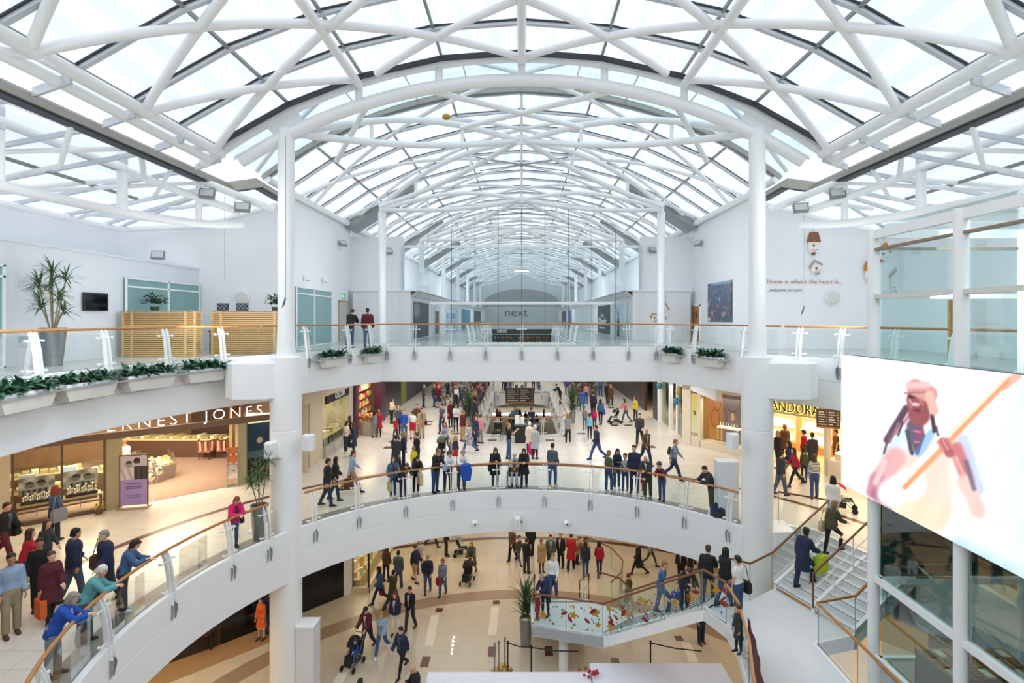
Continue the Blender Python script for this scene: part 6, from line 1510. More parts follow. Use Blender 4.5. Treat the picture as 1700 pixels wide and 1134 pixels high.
# ------------------------------------------------------------------ people
POSES = {  # lean, head pitch, (hip, knee) L R, (fwd, out, elbow, inward) L R
 'stand': (1, 4, (3, 2), (-3, 0), (4, 9, 14, 5), (2, 9, 10, 5)),
 'relax': (0, 8, (12, 14), (-2, 0), (-6, 14, 45, 10), (6, 9, 20, 5)),
 'walk':  (4, 4, (26, 8), (-20, 28), (-22, 7, 14, 4), (20, 7, 28, 6)),
 'walk2': (4, 4, (-22, 26), (25, 8), (22, 8, 30, 6), (-20, 7, 14, 4)),
 'stroll': (2, 5, (13, 5), (-11, 14), (-10, 8, 14, 4), (12, 8, 35, 10)),
 'rail':  (26, 16, (-4, 0), (6, 6), (42, 10, 50, 38), (38, 10, 54, 38)),
 'rail2': (16, 26, (2, 4), (-5, 0), (32, 14, 62, 48), (40, 6, 48, 30)),
 'cross': (0, 12, (3, 2), (-3, 0), (18, 10, 78, 72), (22, 10, 72, 72)),
 'phone': (3, 24, (4, 4), (-2, 0), (18, 8, 88, 34), (10, 9, 30, 8)),
 'push':  (9, 8, (20, 8), (-16, 22), (34, 8, 34, 6), (36, 8, 32, 6)),
 'photo': (-2, -8, (6, 2), (-6, 2), (52, 12, 78, 30), (48, 12, 84, 30)),
 'sit':   (2, 10, (86, 88), (84, 84), (22, 10, 60, 38), (20, 10, 62, 38)),
 'bend':  (48, 20, (6, 10), (-4, 4), (50, 12, 50, 30), (44, 12, 40, 20)),
 'climb': (12, 4, (52, 62), (-8, 6), (25, 9, 45, 8), (-14, 9, 20, 6)),
 'talk':  (1, 2, (5, 4), (-5, 2), (14, 12, 76, 20), (4, 9, 16, 5)),
}
def rx(a): return Matrix.Rotation(a, 3, 'X')
class Rig:
    def __init__(s, pose, sex):
        ln, hp, lL, lR, aL, aR = POSES[pose]
        s.fem = sex == 'f'; s.child = sex == 'c'
        hs = 1.28 if s.child else 1.0
        s.hs = hs
        z0 = .94
        def leg(sx, hip, kn):
            h = Vector((sx*.088, 0, -.03)); a = RAD(hip); b = RAD(hip-kn)
            k = h+Vector((sx*.012, -sin(a)*.43, -cos(a)*.43)); an = k+Vector((sx*.005, -sin(b)*.41, -cos(b)*.41)); return h, k, an, b
        s.legs = [leg(-1, *lL), leg(1, *lR)]
        low = min(l[2].z for l in s.legs); up = Vector((0, 0, .085-low))
        s.pel = up
        s.legs = [(h+up, k+up, a+up, b) for h, k, a, b in s.legs]
        R = rx(RAD(ln)); s.R = R     # positive lean tips toward -y
        s.R = R = Matrix(((1, 0, 0), (0, cos(RAD(ln)), -sin(RAD(ln))), (0, sin(RAD(ln)), cos(RAD(ln)))))
        sh = .136 if s.fem else (.126 if s.child else .156)
        s.shw = sh
        s.sp = lambda z, x=0, y=0: s.pel+(R @ Vector((x, y, z)) if z > -.09 else Vector((x, y, z)))
        hr = RAD(ln*.45+hp); s.RH = Matrix(((1, 0, 0), (0, cos(hr), -sin(hr)), (0, sin(hr), cos(hr))))
        s.neck = s.sp(.555, 0, .0)
        s.hc = s.neck+s.RH @ Vector((0, -.022, .125*hs))
        s.arms = []
        for sx, (f, o, e, inn) in ((-1, aL), (1, aR)):
            p = s.sp(.462, sx*(sh+.0), 0); a = RAD(f); o = RAD(o)
            el = p+Vector((sx*sin(o), -sin(a)*cos(o), -cos(a)*cos(o)))*.285
            c = RAD(f+e); i = RAD(inn)
            dr = Vector((-sx*sin(i)*max(.2, abs(sin(c)))+sx*sin(o)*.4, -sin(c)*cos(i), -cos(c))).normalized()
            wr = el+dr*.25; s.arms.append((p, el, wr, dr))
def ell(c, rx_, ry, n=14, R=None, sk=0):
    out = []
    for j in range(n):
        a = 2*pi*j/n; v = Vector((rx_*cos(a), ry*sin(a), 0)); out.append(c+(R @ v if R else v))
    return out
def torso(b, g, off, z0, z1, flare=0, n=16):
    """trunk loft; off = cloth offset"""
    F = g.fem
    st = [(-.06, .150 if F else .145, .105), (.0, .165 if F else .155, .112), (.08, .150 if F else .150, .105), (.18, .122 if F else .142, .092), (.28, .138 if F else .158, .105), (.37, .150 if F else .172, .112), (.44, .158 if F else .178, .100), (.49, .128 if F else .145, .080), (.525, .070, .062), (.56, .052, .056)]
    if g.child: st = [(z, a*.86, c*.92) for z, a, c in st]
    rg = []
    pts = [q for q in st if z0-.001 <= q[0] <= z1+.001]
    if z0 < -.06: pts = [(z0, st[0][1]+flare, st[0][2]+flare*.8)]+pts
    for z, a, c in pts:
        o = off if z < .5 else off*.7
        rg.append(ell(g.sp(z, 0, .0 if z > 0 else .0), a+o, c+o, n, g.R if z > -.02 else None))
    b.loft(rg)
    if F and z1 > .4:
        for sx in (-1, 1): b.ball(g.sp(.345, sx*.07, -.085), .06+off*.6, 10)
def head(b, g, off=0):
    k = g.hs
    st = [(-.118, .030, .034, -.040), (-.10, .046, .052, -.030), (-.07, .058, .070, -.018), (-.03, .068, .086, -.006), (.01, .074, .094, 0), (.05, .076, .097, .004), (.085, .066, .086, .008), (.11, .045, .062, .01), (.122, .018, .026, .01)]
    b.loft([ell(g.hc+g.RH @ (Vector((0, y, z))*k), (a+off)*k, (c+off)*k, 16, g.RH) for z, a, c, y in st])
    # nose, brow, chin, ears
    P = lambda x, y, z: g.hc+g.RH @ (Vector((x, y, z))*k)
    b.loft([[P(x*w, y0, z0) for x, y0 in ((-1, -.075), (-.4, d), (.4, d), (1, -.075))] for z0, w, d in ((.02, .007, -.094), (-.01, .010, -.108), (-.028, .016, -.116), (-.036, .013, -.098))])
    b.ball(P(0, -.078, -.098), .022*k, 8); b.ball(P(0, -.088, -.062), .02*k, 8, sq=(1.3, .7, .5))
    for sx in (-1, 1): b.ball(P(sx*.076, .008, -.005), .026*k, 8, sq=(.35, .7, 1.1))
def body_mb(pose, sex, fine):
    g = Rig(pose, sex); b = MB(); F = g.fem
    torso(b, g, -.012, -.06, .56)
    b.tube([g.sp(.50), g.neck, g.hc+g.RH @ Vector((0, .012, -.06))], [.06, .052 if not F else .044, .05 if not F else .042], 12)
    head(b, g)
    for p, el, wr, dr in g.arms:
        w = .88 if F or g.child else 1
        b.ball(p, .05*w, 10)
        b.tube([p, p.lerp(el, .35), p.lerp(el, .75), el, el.lerp(wr, .3), el.lerp(wr, .75), wr], [.047*w, .045*w, .039*w, .037*w, .038*w, .029*w, .025*w], 12)
        # hand: palm, four fingers, thumb
        sd = dr.cross(Vector((0, 0, 1))); sd = sd.normalized() if sd.length > .2 else Vector((1, 0, 0)); nn = sd.cross(dr).normalized()
        if abs(dr.z) > .8: sd = Vector((0, 1, 0)); nn = dr.cross(sd).normalized()
        ins = -1 if p.x > 0 else 1
        palm = wr+dr*.045
        b.loft([[wr+dr*t+sd*(a*x)+nn*(c*y) for x, y in ((-1, -1), (1, -1), (1.15, 0), (1, 1), (-1, 1), (-1.15, 0))] for t, a, c in ((-.01, .022, .016), (.03, .034, .014), (.08, .038, .012), (.092, .034, .009))])
        cu = nn*-1 if nn.z > 0 else nn
        for i, L in enumerate((.066, .076, .072, .056)):
            q = wr+dr*.085+sd*(-.03+.02*i)
            b.tube([q, q+dr*L*.4+cu*.006, q+dr*L*.72+cu*.022, q+dr*L*.9+cu*.042], [.0095, .0088, .008, .006] if fine else [.011, .010, .009, .008], 8)
        q = wr+dr*.03+sd*(.03*(1 if (sd.x*ins) > 0 else -1)); ts = sd*(1 if (sd.x*ins) > 0 else -1)
        b.tube([q, q+ts*.025+dr*.03+cu*.008, q+ts*.034+dr*.058+cu*.016], [.013, .011, .008], 8)
    for h, k, a, sb in g.legs:
        w = .92 if F or g.child else 1
        b.tube([h+Vector((0, 0, .02)), h.lerp(k, .3), h.lerp(k, .7), k, k.lerp(a, .3), k.lerp(a, .7), a], [.085*w, .08*w, .062*w, .052*w, .054*w, .040*w, .033*w], 12)
        b.loft([[a+Vector((x*wd, y, z)) for x, z in ((-1, -.07), (1, -.07), (.9, -.07+hh*.6), (.4, -.07+hh), (-.4, -.07+hh), (-.9, -.07+hh*.6))] for y, wd, hh in ((.05, .028, .06), (0, .034, .10), (-.08, .038, .055), (-.14, .036, .035), (-.17, .022, .025))])
    return b, g
def top_mb(pose, sex, style):
    g = Rig(pose, sex); b = MB()
    off = {'tee': .014, 'top': .014, 'shirt': .02, 'jacket': .034, 'coat': .036, 'puffer': .05}[style]
    zb = {'tee': -.05, 'top': -.06, 'shirt': -.08, 'jacket': -.10, 'coat': -.40, 'puffer': -.10}[style]
    torso(b, g, off, zb if zb < -.06 else -.06, .525, .015 if zb > -.2 else .06)
    if style in ('jacket', 'coat', 'puffer', 'shirt'):       # collar
        b.loft([ell(g.sp(.505), .085, .078, 14, g.R), ell(g.sp(.55), .072, .075, 14, g.R)])
        if style != 'shirt':
            b.tube([g.sp(.50, .035, -.085), g.sp(.38, .03, -.125-off*.4), g.sp(.1, .02, -.10-off), g.sp(-.04, .015, -.112-off)], .012, 6)
    for p, el, wr, dr in g.arms:
        w = .92 if g.fem or g.child else 1
        b.ball(p, .047*w+off*.8, 10)
        if style == 'tee': b.tube([p, p.lerp(el, .35), p.lerp(el, .72)], [.05*w+off, .05*w+off, .047*w+off], 12)
        else: b.tube([p, p.lerp(el, .4), p.lerp(el, .85), el, el.lerp(wr, .3), el.lerp(wr, .92)], [.048*w+off, .047*w+off, .042*w+off, .042*w+off, .04*w+off, .033*w+off], 12)
    return b
def vee_mb(pose, sex, style):
    """strip of shirt showing in the open front of a jacket"""
    g = Rig(pose, sex); b = MB(); off = .034 if style == 'jacket' else .036; F = g.fem; q = .92 if g.child else 1
    L = []
    for z, ry, w in ((.505, .074, .055), (.44, .100, .05), (.37, .112, .042), (.28, .105, .034), (.18, .092, .028), (.08, .105, .022)):
        y = -(ry*q+off*(1 if z < .5 else .7))-.012-(.035 if F and .25 < z < .42 else 0)
        L.append((g.sp(z, -w, y+.012), g.sp(z, 0, y-.004), g.sp(z, w, y+.012)))
    for a, c in zip(L, L[1:]):
        for i in (0, 1): b.quad(a[i], a[i+1], c[i+1], c[i])
    return b
def bottom_mb(pose, sex, style):
    g = Rig(pose, sex); b = MB(); off = {'jeans': .016, 'trousers': .022, 'leggings': .008, 'shorts': .024, 'skirt': .02, 'wide': .034}[style]
    F = g.fem; w = .92 if F or g.child else 1
    q = .86 if g.child else 1
    b.loft([ell(g.pel+Vector((0, 0, z)), (a*q)+off, (c*q)+off, 16) for z, a, c in ((-.10, .13, .10), (-.04, .155, .112), (.02, .160 if F else .15, .112), (.09, .142, .10), (.13, .130, .095))])
    if style == 'skirt':
        kn = [(l[0].lerp(l[1], 1.0)) for l in g.legs]; c = (kn[0]+kn[1])/2; dx = abs(kn[0].y-kn[1].y)/2
        b.loft([ell(g.pel+Vector((0, 0, -.02)), .175, .13, 16), ell(g.pel.lerp(c, .5), .19, .15+dx*.5, 16), ell(c, .2, .15+dx, 16)])
        return b
    end = {'shorts': None}.get(style, 1)
    for h, k, a, sb in g.legs:
        r = [.088*w+off, .084*w+off, .066*w+off, .056*w+off]
        if style == 'shorts': b.tube([h+Vector((0, 0, .03)), h.lerp(k, .3), h.lerp(k, .7), h.lerp(k, .9)], [r[0], r[1], r[2]+.012, r[2]+.014], 12); continue
        lo = {'jeans': (.054, .046, .044), 'trousers': (.054, .050, .050), 'leggings': (.054, .042, .036), 'wide': (.06, .065, .07)}[style]
        b.tube([h+Vector((0, 0, .03)), h.lerp(k, .3), h.lerp(k, .7), k, k.lerp(a, .35), k.lerp(a, .75), a+Vector((0, 0, .0))], r+[x+off for x in lo], 12)
    return b
def hair_mb(pose, sex, style):
    g = Rig(pose, sex); b = MB(); k = g.hs
    P = lambda x, y, z: g.hc+g.RH @ (Vector((x, y, z))*k)
    def cap(y=.018, z=.035, r=(.086, .100, .100)):
        b.loft([ell(P(0, y+dy, z+zz), r[0]*q*k, r[1]*q*k, 16, g.RH) for zz, q, dy in ((-.10, .55, .045), (-.06, .82, .03), (-.01, .97, .008), (.04, 1.0, 0), (.07, .86, 0), (.095, .5, 0), (.102, .15, 0))])
    if style in ('cap', 'beanie'):
        cap(.008, .045, (.088, .104, .10))
        if style == 'cap': b.slab([P(-.06, -.09, .05), P(.06, -.09, .05), P(.045, -.165, .035), P(-.045, -.165, .035)], g.RH @ Vector((0, 0, .012)))
        return b
    cap()
    if style == 'long':
        b.loft([ell(P(0, .035, .03), .09*k, .085*k, 14, g.RH), ell(P(0, .045, -.08), .092*k, .07*k, 14), ell(P(0, .055, -.18), .10*k, .055*k, 14), ell(P(0, .06, -.30), .085*k, .04*k, 14), ell(P(0, .06, -.36), .04*k, .02*k, 14)])
        for sx in (-1, 1): b.tube([P(sx*.07, -.03, .06), P(sx*.082, -.025, -.04), P(sx*.085, -.02, -.16), P(sx*.08, -.03, -.26)], [.02*k, .024*k, .026*k, .012*k], 8)
    elif style == 'bob':
        b.loft([ell(P(0, .03, .04), .094*k, .092*k, 14, g.RH), ell(P(0, .032, -.04), .10*k, .09*k, 14), ell(P(0, .035, -.10), .092*k, .078*k, 14)])
        b.tube([P(-.06, -.06, .09), P(0, -.085, .088), P(.06, -.06, .09)], .02*k, 8)
    elif style == 'curly':
        for i in range(26):
            a, e = i*2.4, -.5+1.9*(i/26); b.ball(P(.075*cos(a)*cos(e), .02+.085*sin(a)*cos(e) if sin(a) > -.3 else .0, .035+.09*sin(e)), .032*k, 8)
    elif style == 'bun':
        b.ball(P(0, .115, .05), .042*k, 10)
    elif style == 'tail':
        b.tube([P(0, .10, .06), P(0, .145, .02), P(0, .14, -.10), P(0, .12, -.2)], [.022*k, .03*k, .03*k, .01*k], 8)
    return b
def shoe_mb(pose, sex):
    g = Rig(pose, sex); b = MB()
    for h, k, a, sb in g.legs:
        b.loft([[a+Vector((x*wd, y, z)) for x, z in ((-1, -.084), (1, -.084), (1, -.084+hh*.45), (.5, -.084+hh), (-.5, -.084+hh), (-1, -.084+hh*.45))] for y, wd, hh in ((.075, .026, .075), (.05, .038, .10), (0, .042, .115), (-.07, .047, .085), (-.13, .046, .06), (-.175, .034, .05), (-.195, .015, .03))])
    return b

SKINS = [('skin_fair', 'd9ab90'), ('skin_rosy', 'cf9a80'), ('skin_tan', 'b98263'), ('skin_deep', '6e4633')]
HAIRC = {'brown': '4a3022', 'dark': '211a18', 'blond': 'a8814f', 'white': 'd9d5cc', 'grey': '8c8984', 'red': '7d3a22', 'black': '15141a', 'fair': '8c6b45', 'cyan': '2fa6bd', 'pink': 'c8285f'}
COLN = {'navy': '232c49', 'black': '1b1c21', 'charcoal': '33353b', 'grey': '83868c', 'lightgrey': 'b4b6ba', 'white': 'e6e6e6', 'red': 'b01f2e', 'crimson': 'a11c38', 'maroon': '5a1c2b', 'pink': 'd98a9c', 'magenta': 'd01d6c', 'blue': '2a59b0', 'royal': '1f4fae', 'denim': '3f5f86', 'jeans': '37507a', 'darkjeans': '27354f', 'paleblue': '93a9c4', 'teal': '5f9fa6', 'green': '4b5a42', 'olive': '4c4a34', 'lime': 'b9cf2a', 'yellow': 'dfc62a', 'tan': 'a98f6c', 'khaki': '9c8e72', 'cream': 'd9cdb4', 'brown': '5a3d2b', 'rust': 'a3452a', 'orange': 'd9662a', 'purple': '5a4a86', 'lilac': '9a94ad', 'slate': '4f5a68', 'cyan': '6fc0da', 'salmon': 'c47a78', 'beige': 'c9b08c'}
def cloth(name):
    if name in ('stripe', 'plaid', 'check'):
        key = 'cloth_'+name
        if key in _m: return _m[key]
        m = M(key, COLN['navy'], .85); n, l = m.node_tree.nodes, m.node_tree.links
        w = n.new('ShaderNodeTexWave'); w.bands_direction = 'Z'; w.inputs['Scale'].default_value = 5.5
        t = n.new('ShaderNodeTexCoord'); l.new(t.outputs['Object'], w.inputs['Vector'])
        r = n.new('ShaderNodeValToRGB'); r.color_ramp.interpolation = 'CONSTANT'; A, B = {'stripe': ('2a2d3c', 'e2dfda'), 'plaid': ('3a5a86', 'c9cdd4'), 'check': ('7a1f30', '2a2030')}[name]
        r.color_ramp.elements[0].color = lin(A)+(1,); r.color_ramp.elements[1].color = lin(B)+(1,); r.color_ramp.elements[1].position = .5
        l.new(w.outputs['Fac'], r.inputs[0])
        if name != 'stripe':
            w2 = n.new('ShaderNodeTexWave'); w2.bands_direction = 'X'; w2.inputs['Scale'].default_value = 5.5; l.new(t.outputs['Object'], w2.inputs['Vector'])
            mm = n.new('ShaderNodeMath'); mm.operation = 'MULTIPLY'; l.new(w.outputs['Fac'], mm.inputs[0]); l.new(w2.outputs['Fac'], mm.inputs[1]); l.new(mm.outputs[0], r.inputs[0]); r.color_ramp.elements[1].position = .3
        l.new(r.outputs[0], n['Principled BSDF'].inputs['Base Color']); return m
    return M('cloth_'+name, COLN[name], .85, var=.10, scale=9, bump=.25)
EYE = M('eye_dark', '241a16', .3); LIP = M('lip', 'a8584f', .5)
PEOPLE = []
def person(label, pos, z, face=0, pose='stand', sex='m', h=1.75, top='jacket', tc='navy', bot='jeans', bc='jeans', hair='short', hc='brown', skin=0, sc='charcoal', fine=False, group=None):
    PEOPLE.append(dict(label=label, pos=pos, z=z, face=face, pose=pose, sex=sex, h=h, top=top, tc=tc, bot=bot, bc=bc, hair=hair, hc=hc, skin=skin, sc=sc, fine=fine, group=group)); return len(PEOPLE)-1
LV = {'M': (7.0, MZ), 'G': (12.6, G), 'L1': (8.35, ZL1), 'L2': (10.9, ZL2), 'U': (1.4, U)}
def pp(label, px, py, lv, **k):
    H, z = LV[lv]; return person(label, PX(px, py, H), z, **k)
def rp(label, px, R=9.47, turn=0, **k):
    """someone at the middle balcony rail, seen at picture column px"""
    q = (px-866)/900; A = q*q+1; Y = (26+sqrt(676-4*A*(169-R*R)))/(2*A); X = q*Y
    f = math.degrees(atan2(X, -(Y-13)))            # direction to the void centre
    vx, vy = -X, 13-Y; ang = math.degrees(atan2(vx, -vy))
    return person(label, (X, Y), MZ, face=ang+turn, **k)
# ---- balcony rail, left
rp('woman in a bright pink jacket leaning on the left rail by the zinc pot', 388, 9.42, -20, pose='rail2', sex='f', h=1.66, tc='magenta', bot='leggings', bc='denim', hair='bob', hc='red', sc='black', fine=True)
rp('woman in a blue jacket and cropped grey trousers, white trainers, leaning on the rail', 205, 9.5, 25, pose='rail2', sex='f', h=1.72, tc='denim', bot='wide', bc='charcoal', hair='bob', hc='dark', sc='white', fine=True)
rp('white haired woman in a teal anorak leaning over the left rail', 140, 9.5, 20, pose='rail', sex='f', h=1.68, top='coat', tc='teal', bot='wide', bc='slate', hair='curly', hc='white', sc='black', fine=True)
rp('grey haired woman in a bright blue jacket leaning on the rail, beside the teal anorak', 88, 9.45, 10, pose='rail', sex='f', h=1.66, tc='royal', bot='trousers', bc='grey', hair='bob', hc='grey', sc='black', fine=True)
N_ = pp('man in a dark padded jacket walking behind the rail with a brown bag', 176, 1000, 'M', pose='stroll', face=-30, h=1.8, top='puffer', tc='navy', bc='charcoal', bot='trousers', hc='grey', fine=True)
pp('broad man in a dark navy jumper seen from behind on the left walkway', 122, 1000, 'M', pose='stroll', face=150, h=1.82, top='puffer', tc='navy', bc='slate', bot='trousers', hc='black', fine=True, skin=1)
pp('woman in a coral red top and blue jeans striding away, on the left walkway', 45, 984, 'M', pose='walk', face=120, sex='f', h=1.68, top='top', tc='red', bc='jeans', hair='long', hc='brown', sc='black')
pp('long haired woman in a dark top beside the woman in coral red', 76, 962, 'M', pose='stroll', face=80, sex='f', h=1.62, top='top', tc='charcoal', bot='leggings', bc='black', hair='long', hc='brown')
pp('woman in blue looking into the jeweller window, grey bag on her shoulder', 90, 898, 'M', pose='stand', face=165, sex='f', h=1.72, top='top', tc='denim', bot='trousers', bc='navy', hair='long', hc='red')
pp('person in dark clothes with a black bag at the far left picture edge', 8, 932, 'M', pose='walk', face=90, h=1.75, tc='black', bot='trousers', bc='maroon', hc='dark')
pp('person in a dark red coat on the left walkway behind the rail', 84, 1034, 'M', pose='stroll', face=60, sex='f', h=1.66, top='coat', tc='maroon', bot='leggings', bc='black', hair='short', hc='brown')
pp('man with dark hair in black, just behind the person in dark red', 66, 1012, 'M', pose='stand', face=40, h=1.72, top='top', tc='black', bc='black', hc='black', skin=2)
pp('bearded man in a light blue shirt and khaki trousers at the left edge', 18, 1054, 'M', pose='relax', face=55, h=1.80, top='shirt', tc='paleblue', bot='trousers', bc='khaki', hc='black', skin=2, sc='brown', fine=True)
# ---- balcony rail, centre
rp('man in a black jacket walking behind the left end of the centre rail', 543, 10.2, 60, pose='stroll', h=1.78, tc='black', bot='jeans', bc='darkjeans', hc='dark', skin=1)
rp('companion in dark brown close behind the man in the black jacket', 556, 10.6, 60, pose='stroll', sex='f', h=1.68, tc='black', bot='jeans', bc='darkjeans', hair='long', hc='dark')
pp('man in a pale blue top with a large brown carrier bag', 584, 818, 'M', pose='walk', face=110, h=1.75, top='top', tc='paleblue', bot='trousers', bc='tan', hc='brown')
rp('long haired girl in a denim jacket at the rail holding a paper bag', 652, 9.5, 0, pose='relax', sex='f', h=1.62, tc='denim', bot='leggings', bc='jeans', hair='long', hc='brown', sc='white')
rp('dark dressed person bending far over the rail beside the denim jacket', 669, 9.5, 0, pose='bend', h=1.62, tc='black', bot='leggings', bc='darkjeans', hc='brown')
rp('girl with glasses in black holding a big brown bag over the rail', 691, 9.5, 0, pose='rail2', sex='f', h=1.62, tc='black', bot='leggings', bc='black', hair='bob', hc='dark', sc='white')
rp('man in a black blazer over a red shirt, jeans, at the rail', 723, 9.45, 20, pose='rail2', h=1.80, tc='black', bc='jeans', hc='fair', sc='black')
rp('person in a white shirt leaning on the rail next to the black blazer', 743, 9.5, 8, pose='rail', h=1.75, top='shirt', tc='white', bc='darkjeans', hc='brown', sc='brown')
rp('man in a white shirt leaning on the rail above a hanging royal blue jacket', 766, 9.5, 5, pose='rail', h=1.76, top='shirt', tc='white', bot='trousers', bc='slate', hc='grey', sc='brown')
rp('woman in an open black cardigan at the rail left of the wheelchair', 822, 9.5, 5, pose='phone', sex='f', h=1.66, top='coat', tc='black', bot='leggings', bc='charcoal', hair='long', hc='brown')
rp('long haired woman in a black jacket at the rail right of the wheelchair', 870, 9.5, 0, pose='rail2', sex='f', h=1.68, top='coat', tc='black', bot='jeans', bc='darkjeans', hair='long', hc='dark')
rp('man in a grey blue jumper and pale jeans standing with his back to the rail', 917, 9.6, 165, pose='relax', h=1.80, top='top', tc='slate', bc='denim', hc='dark', sc='beige')
rp('fair haired woman in a green top and jeans at the rail, right of centre', 1010, 9.45, 150, pose='relax', sex='f', h=1.68, top='top', tc='green', bc='jeans', hair='bob', hc='fair', sc='white')
rp('dark haired girl in navy looking down, beside the green top', 1024, 10.0, 30, pose='phone', sex='f', h=1.68, top='top', tc='navy', bc='denim', hair='long', hc='dark', sc='white')
rp('child in a grey sleeveless top and jeans standing near the rail', 1038, 10.0, 5, pose='stand', sex='c', h=1.48, top='tee', tc='lightgrey', bc='jeans', hc='brown', hair='bun')
rp('tall man in a navy buttoned shirt with glasses standing at the rail', 1053, 9.85, 0, pose='stand', h=1.9, top='shirt', tc='navy', bc='navy', hc='brown')
rp('bald man in a dark navy jacket leaning on the rail with a leaflet', 1075, 9.5, 0, pose='rail2', h=1.72, tc='charcoal', bot='trousers', bc='olive', hair='none', skin=1, sc='grey')
rp('boy in a dark red checked shirt leaning on the rail', 1099, 9.5, 0, pose='rail', sex='c', h=1.6, top='shirt', tc='check', bc='jeans', hc='brown', sc='black')
rp('small child in a red coat behind the bald man', 1064, 10.3, 0, pose='stand', sex='c', h=1.0, top='coat', tc='red', bot='leggings', bc='red', hc='blond')
rp('man in a dark jacket leaning on the rail beside the dark blue rucksack', 1182, 9.5, -25, pose='rail', h=1.76, tc='charcoal', bot='trousers', bc='olive', hc='dark', sc='brown')
# ---- street, left part
pp('slim figure in a dark grey coat walking away behind the denim jacket girl', 657, 785, 'M', pose='walk', face=170, h=1.76, top='coat', tc='charcoal', bot='trousers', bc='charcoal', hc='dark')
pp('blond woman in a navy jacket seen from the side', 670, 777, 'M', pose='stand', face=100, sex='f', h=1.70, top='jacket', tc='navy', bot='leggings', bc='black', hair='long', hc='blond')
pp('man in a black jacket standing above the child in the yellow coat', 692, 783, 'M', pose='relax', face=-60, h=1.78, tc='black', bot='trousers', bc='charcoal', hc='brown')
pp('child in a bright yellow coat in front of the man in black', 687, 788, 'M', pose='stand', face=180, sex='c', h=1.25, top='coat', tc='yellow', bot='leggings', bc='yellow', hc='fair')
pp('woman in a white top standing by the jewellery window on the left', 574, 752, 'M', pose='phone', face=70, sex='f', h=1.68, top='top', tc='cream', bot='leggings', bc='navy', hair='long', hc='brown', sc='white')
pp('woman in black beside the white top at the jewellery window', 580, 742, 'M', pose='stand', face=120, sex='f', h=1.68, tc='black', bot='leggings', bc='black', hair='long', hc='brown')
pp('woman in a long navy coat with a black handbag by the jewellery window', 587, 758, 'M', pose='stand', face=-80, sex='f', h=1.7, top='coat', tc='navy', bot='leggings', bc='navy', hair='bob', hc='brown')
pp('girl in grey at the gift table in front of the shelves', 621, 726, 'M', pose='stand', face=170, sex='f', h=1.55, top='top', tc='grey', bot='leggings', bc='grey', hair='long', hc='dark')
pp('girl in a crimson top at the gift table in front of the shelves', 629, 725, 'M', pose='stand', face=-160, sex='f', h=1.58, top='coat', tc='crimson', bot='leggings', bc='black', hair='long', hc='fair')
pp('woman in a pale yellow top at the purple shop pillar', 650, 703, 'M', pose='phone', face=60, sex='f', h=1.72, top='top', tc='cream', bot='leggings', bc='black', hair='long', hc='brown')
pp('man in a slate blue jumper behind the child in the red jacket', 661, 722, 'M', pose='stand', face=30, h=1.76, top='top', tc='slate', bc='darkjeans', hc='grey')
pp('child in a red jacket beside the man in the bright blue shirt', 657, 731, 'M', pose='stroll', face=-30, sex='c', h=1.38, tc='red', bot='leggings', bc='darkjeans', hc='brown')
pp('man in a bright royal blue top and jeans walking toward the camera', 671, 730, 'M', pose='stroll', face=10, h=1.74, top='top', tc='royal', bc='denim', hc='fair')
pp('person in a white shirt and red shorts next to the bright blue top', 685, 729, 'M', pose='stand', face=170, h=1.62, top='tee', tc='white', bot='shorts', bc='red', hc='brown')
pp('man in a dark brown jacket behind the white shirt and red shorts', 692, 719, 'M', pose='stand', face=10, h=1.76, tc='brown', bot='trousers', bc='khaki', hc='brown')
pp('man in a beige jacket and tan trousers with a black waist bag', 700, 727, 'M', pose='relax', face=20, h=1.74, tc='tan', bot='trousers', bc='tan', hc='dark')
pp('man in a grey blue shirt standing alone in the middle of the street, left half', 734, 720, 'M', pose='relax', face=-40, h=1.80, top='tee', tc='slate', bot='trousers', bc='darkjeans', hc='dark')
pp('woman in lilac pushing a green pushchair', 740, 752, 'M', pose='push', face=-10, sex='f', h=1.66, top='top', tc='lilac', bot='leggings', bc='charcoal', hair='long', hc='red')
pp('child in pale clothes to the right of the green pushchair', 750, 758, 'M', pose='walk', face=40, sex='c', h=1.4, top='top', tc='cream', bot='trousers', bc='grey', hc='blond')
pp('child in a red skirt behind the white shirted rail leaners', 756, 770, 'M', pose='stand', face=30, sex='c', h=1.35, top='top', tc='charcoal', bot='skirt', bc='red', hc='blond', hair='long')
pp('woman in a maroon checked coat in the queue left of the void', 748, 709, 'M', pose='stand', face=30, sex='f', h=1.68, top='coat', tc='maroon', bot='leggings', bc='black', hair='long', hc='red')
pp('woman in a white top with folded arms in the queue left of the void', 757, 716, 'M', pose='cross', face=15, sex='f', h=1.70, top='top', tc='white', bot='leggings', bc='black', hair='long', hc='dark')
pp('man in a burgundy jacket and beige trousers facing the void', 768, 733, 'M', pose='stand', face=120, h=1.78, top='puffer', tc='maroon', bot='trousers', bc='tan', hc='fair')
pp('woman in a navy dress coat at the left end of the void rail', 788, 714, 'M', pose='stand', face=160, sex='f', h=1.7, top='coat', tc='navy', bot='leggings', bc='black', hair='long', hc='dark')
pp('woman in a pale green scarf and striped skirt walking left', 779, 752, 'M', pose='walk', face=-70, sex='f', h=1.68, top='coat', tc='stripe', bot='jeans', bc='denim', hair='bob', hc='fair')
pp('woman in a navy dress with a pink scarf left of the void', 789, 741, 'M', pose='stand', face=50, sex='f', h=1.66, top='coat', tc='navy', bot='leggings', bc='navy', hair='bob', hc='red', sc='brown')
pp('person in a pale pink jacket and grey trousers beside the void rail', 797, 736, 'M', pose='stand', face=140, sex='f', h=1.6, tc='pink', bot='trousers', bc='grey', hair='short', hc='dark')
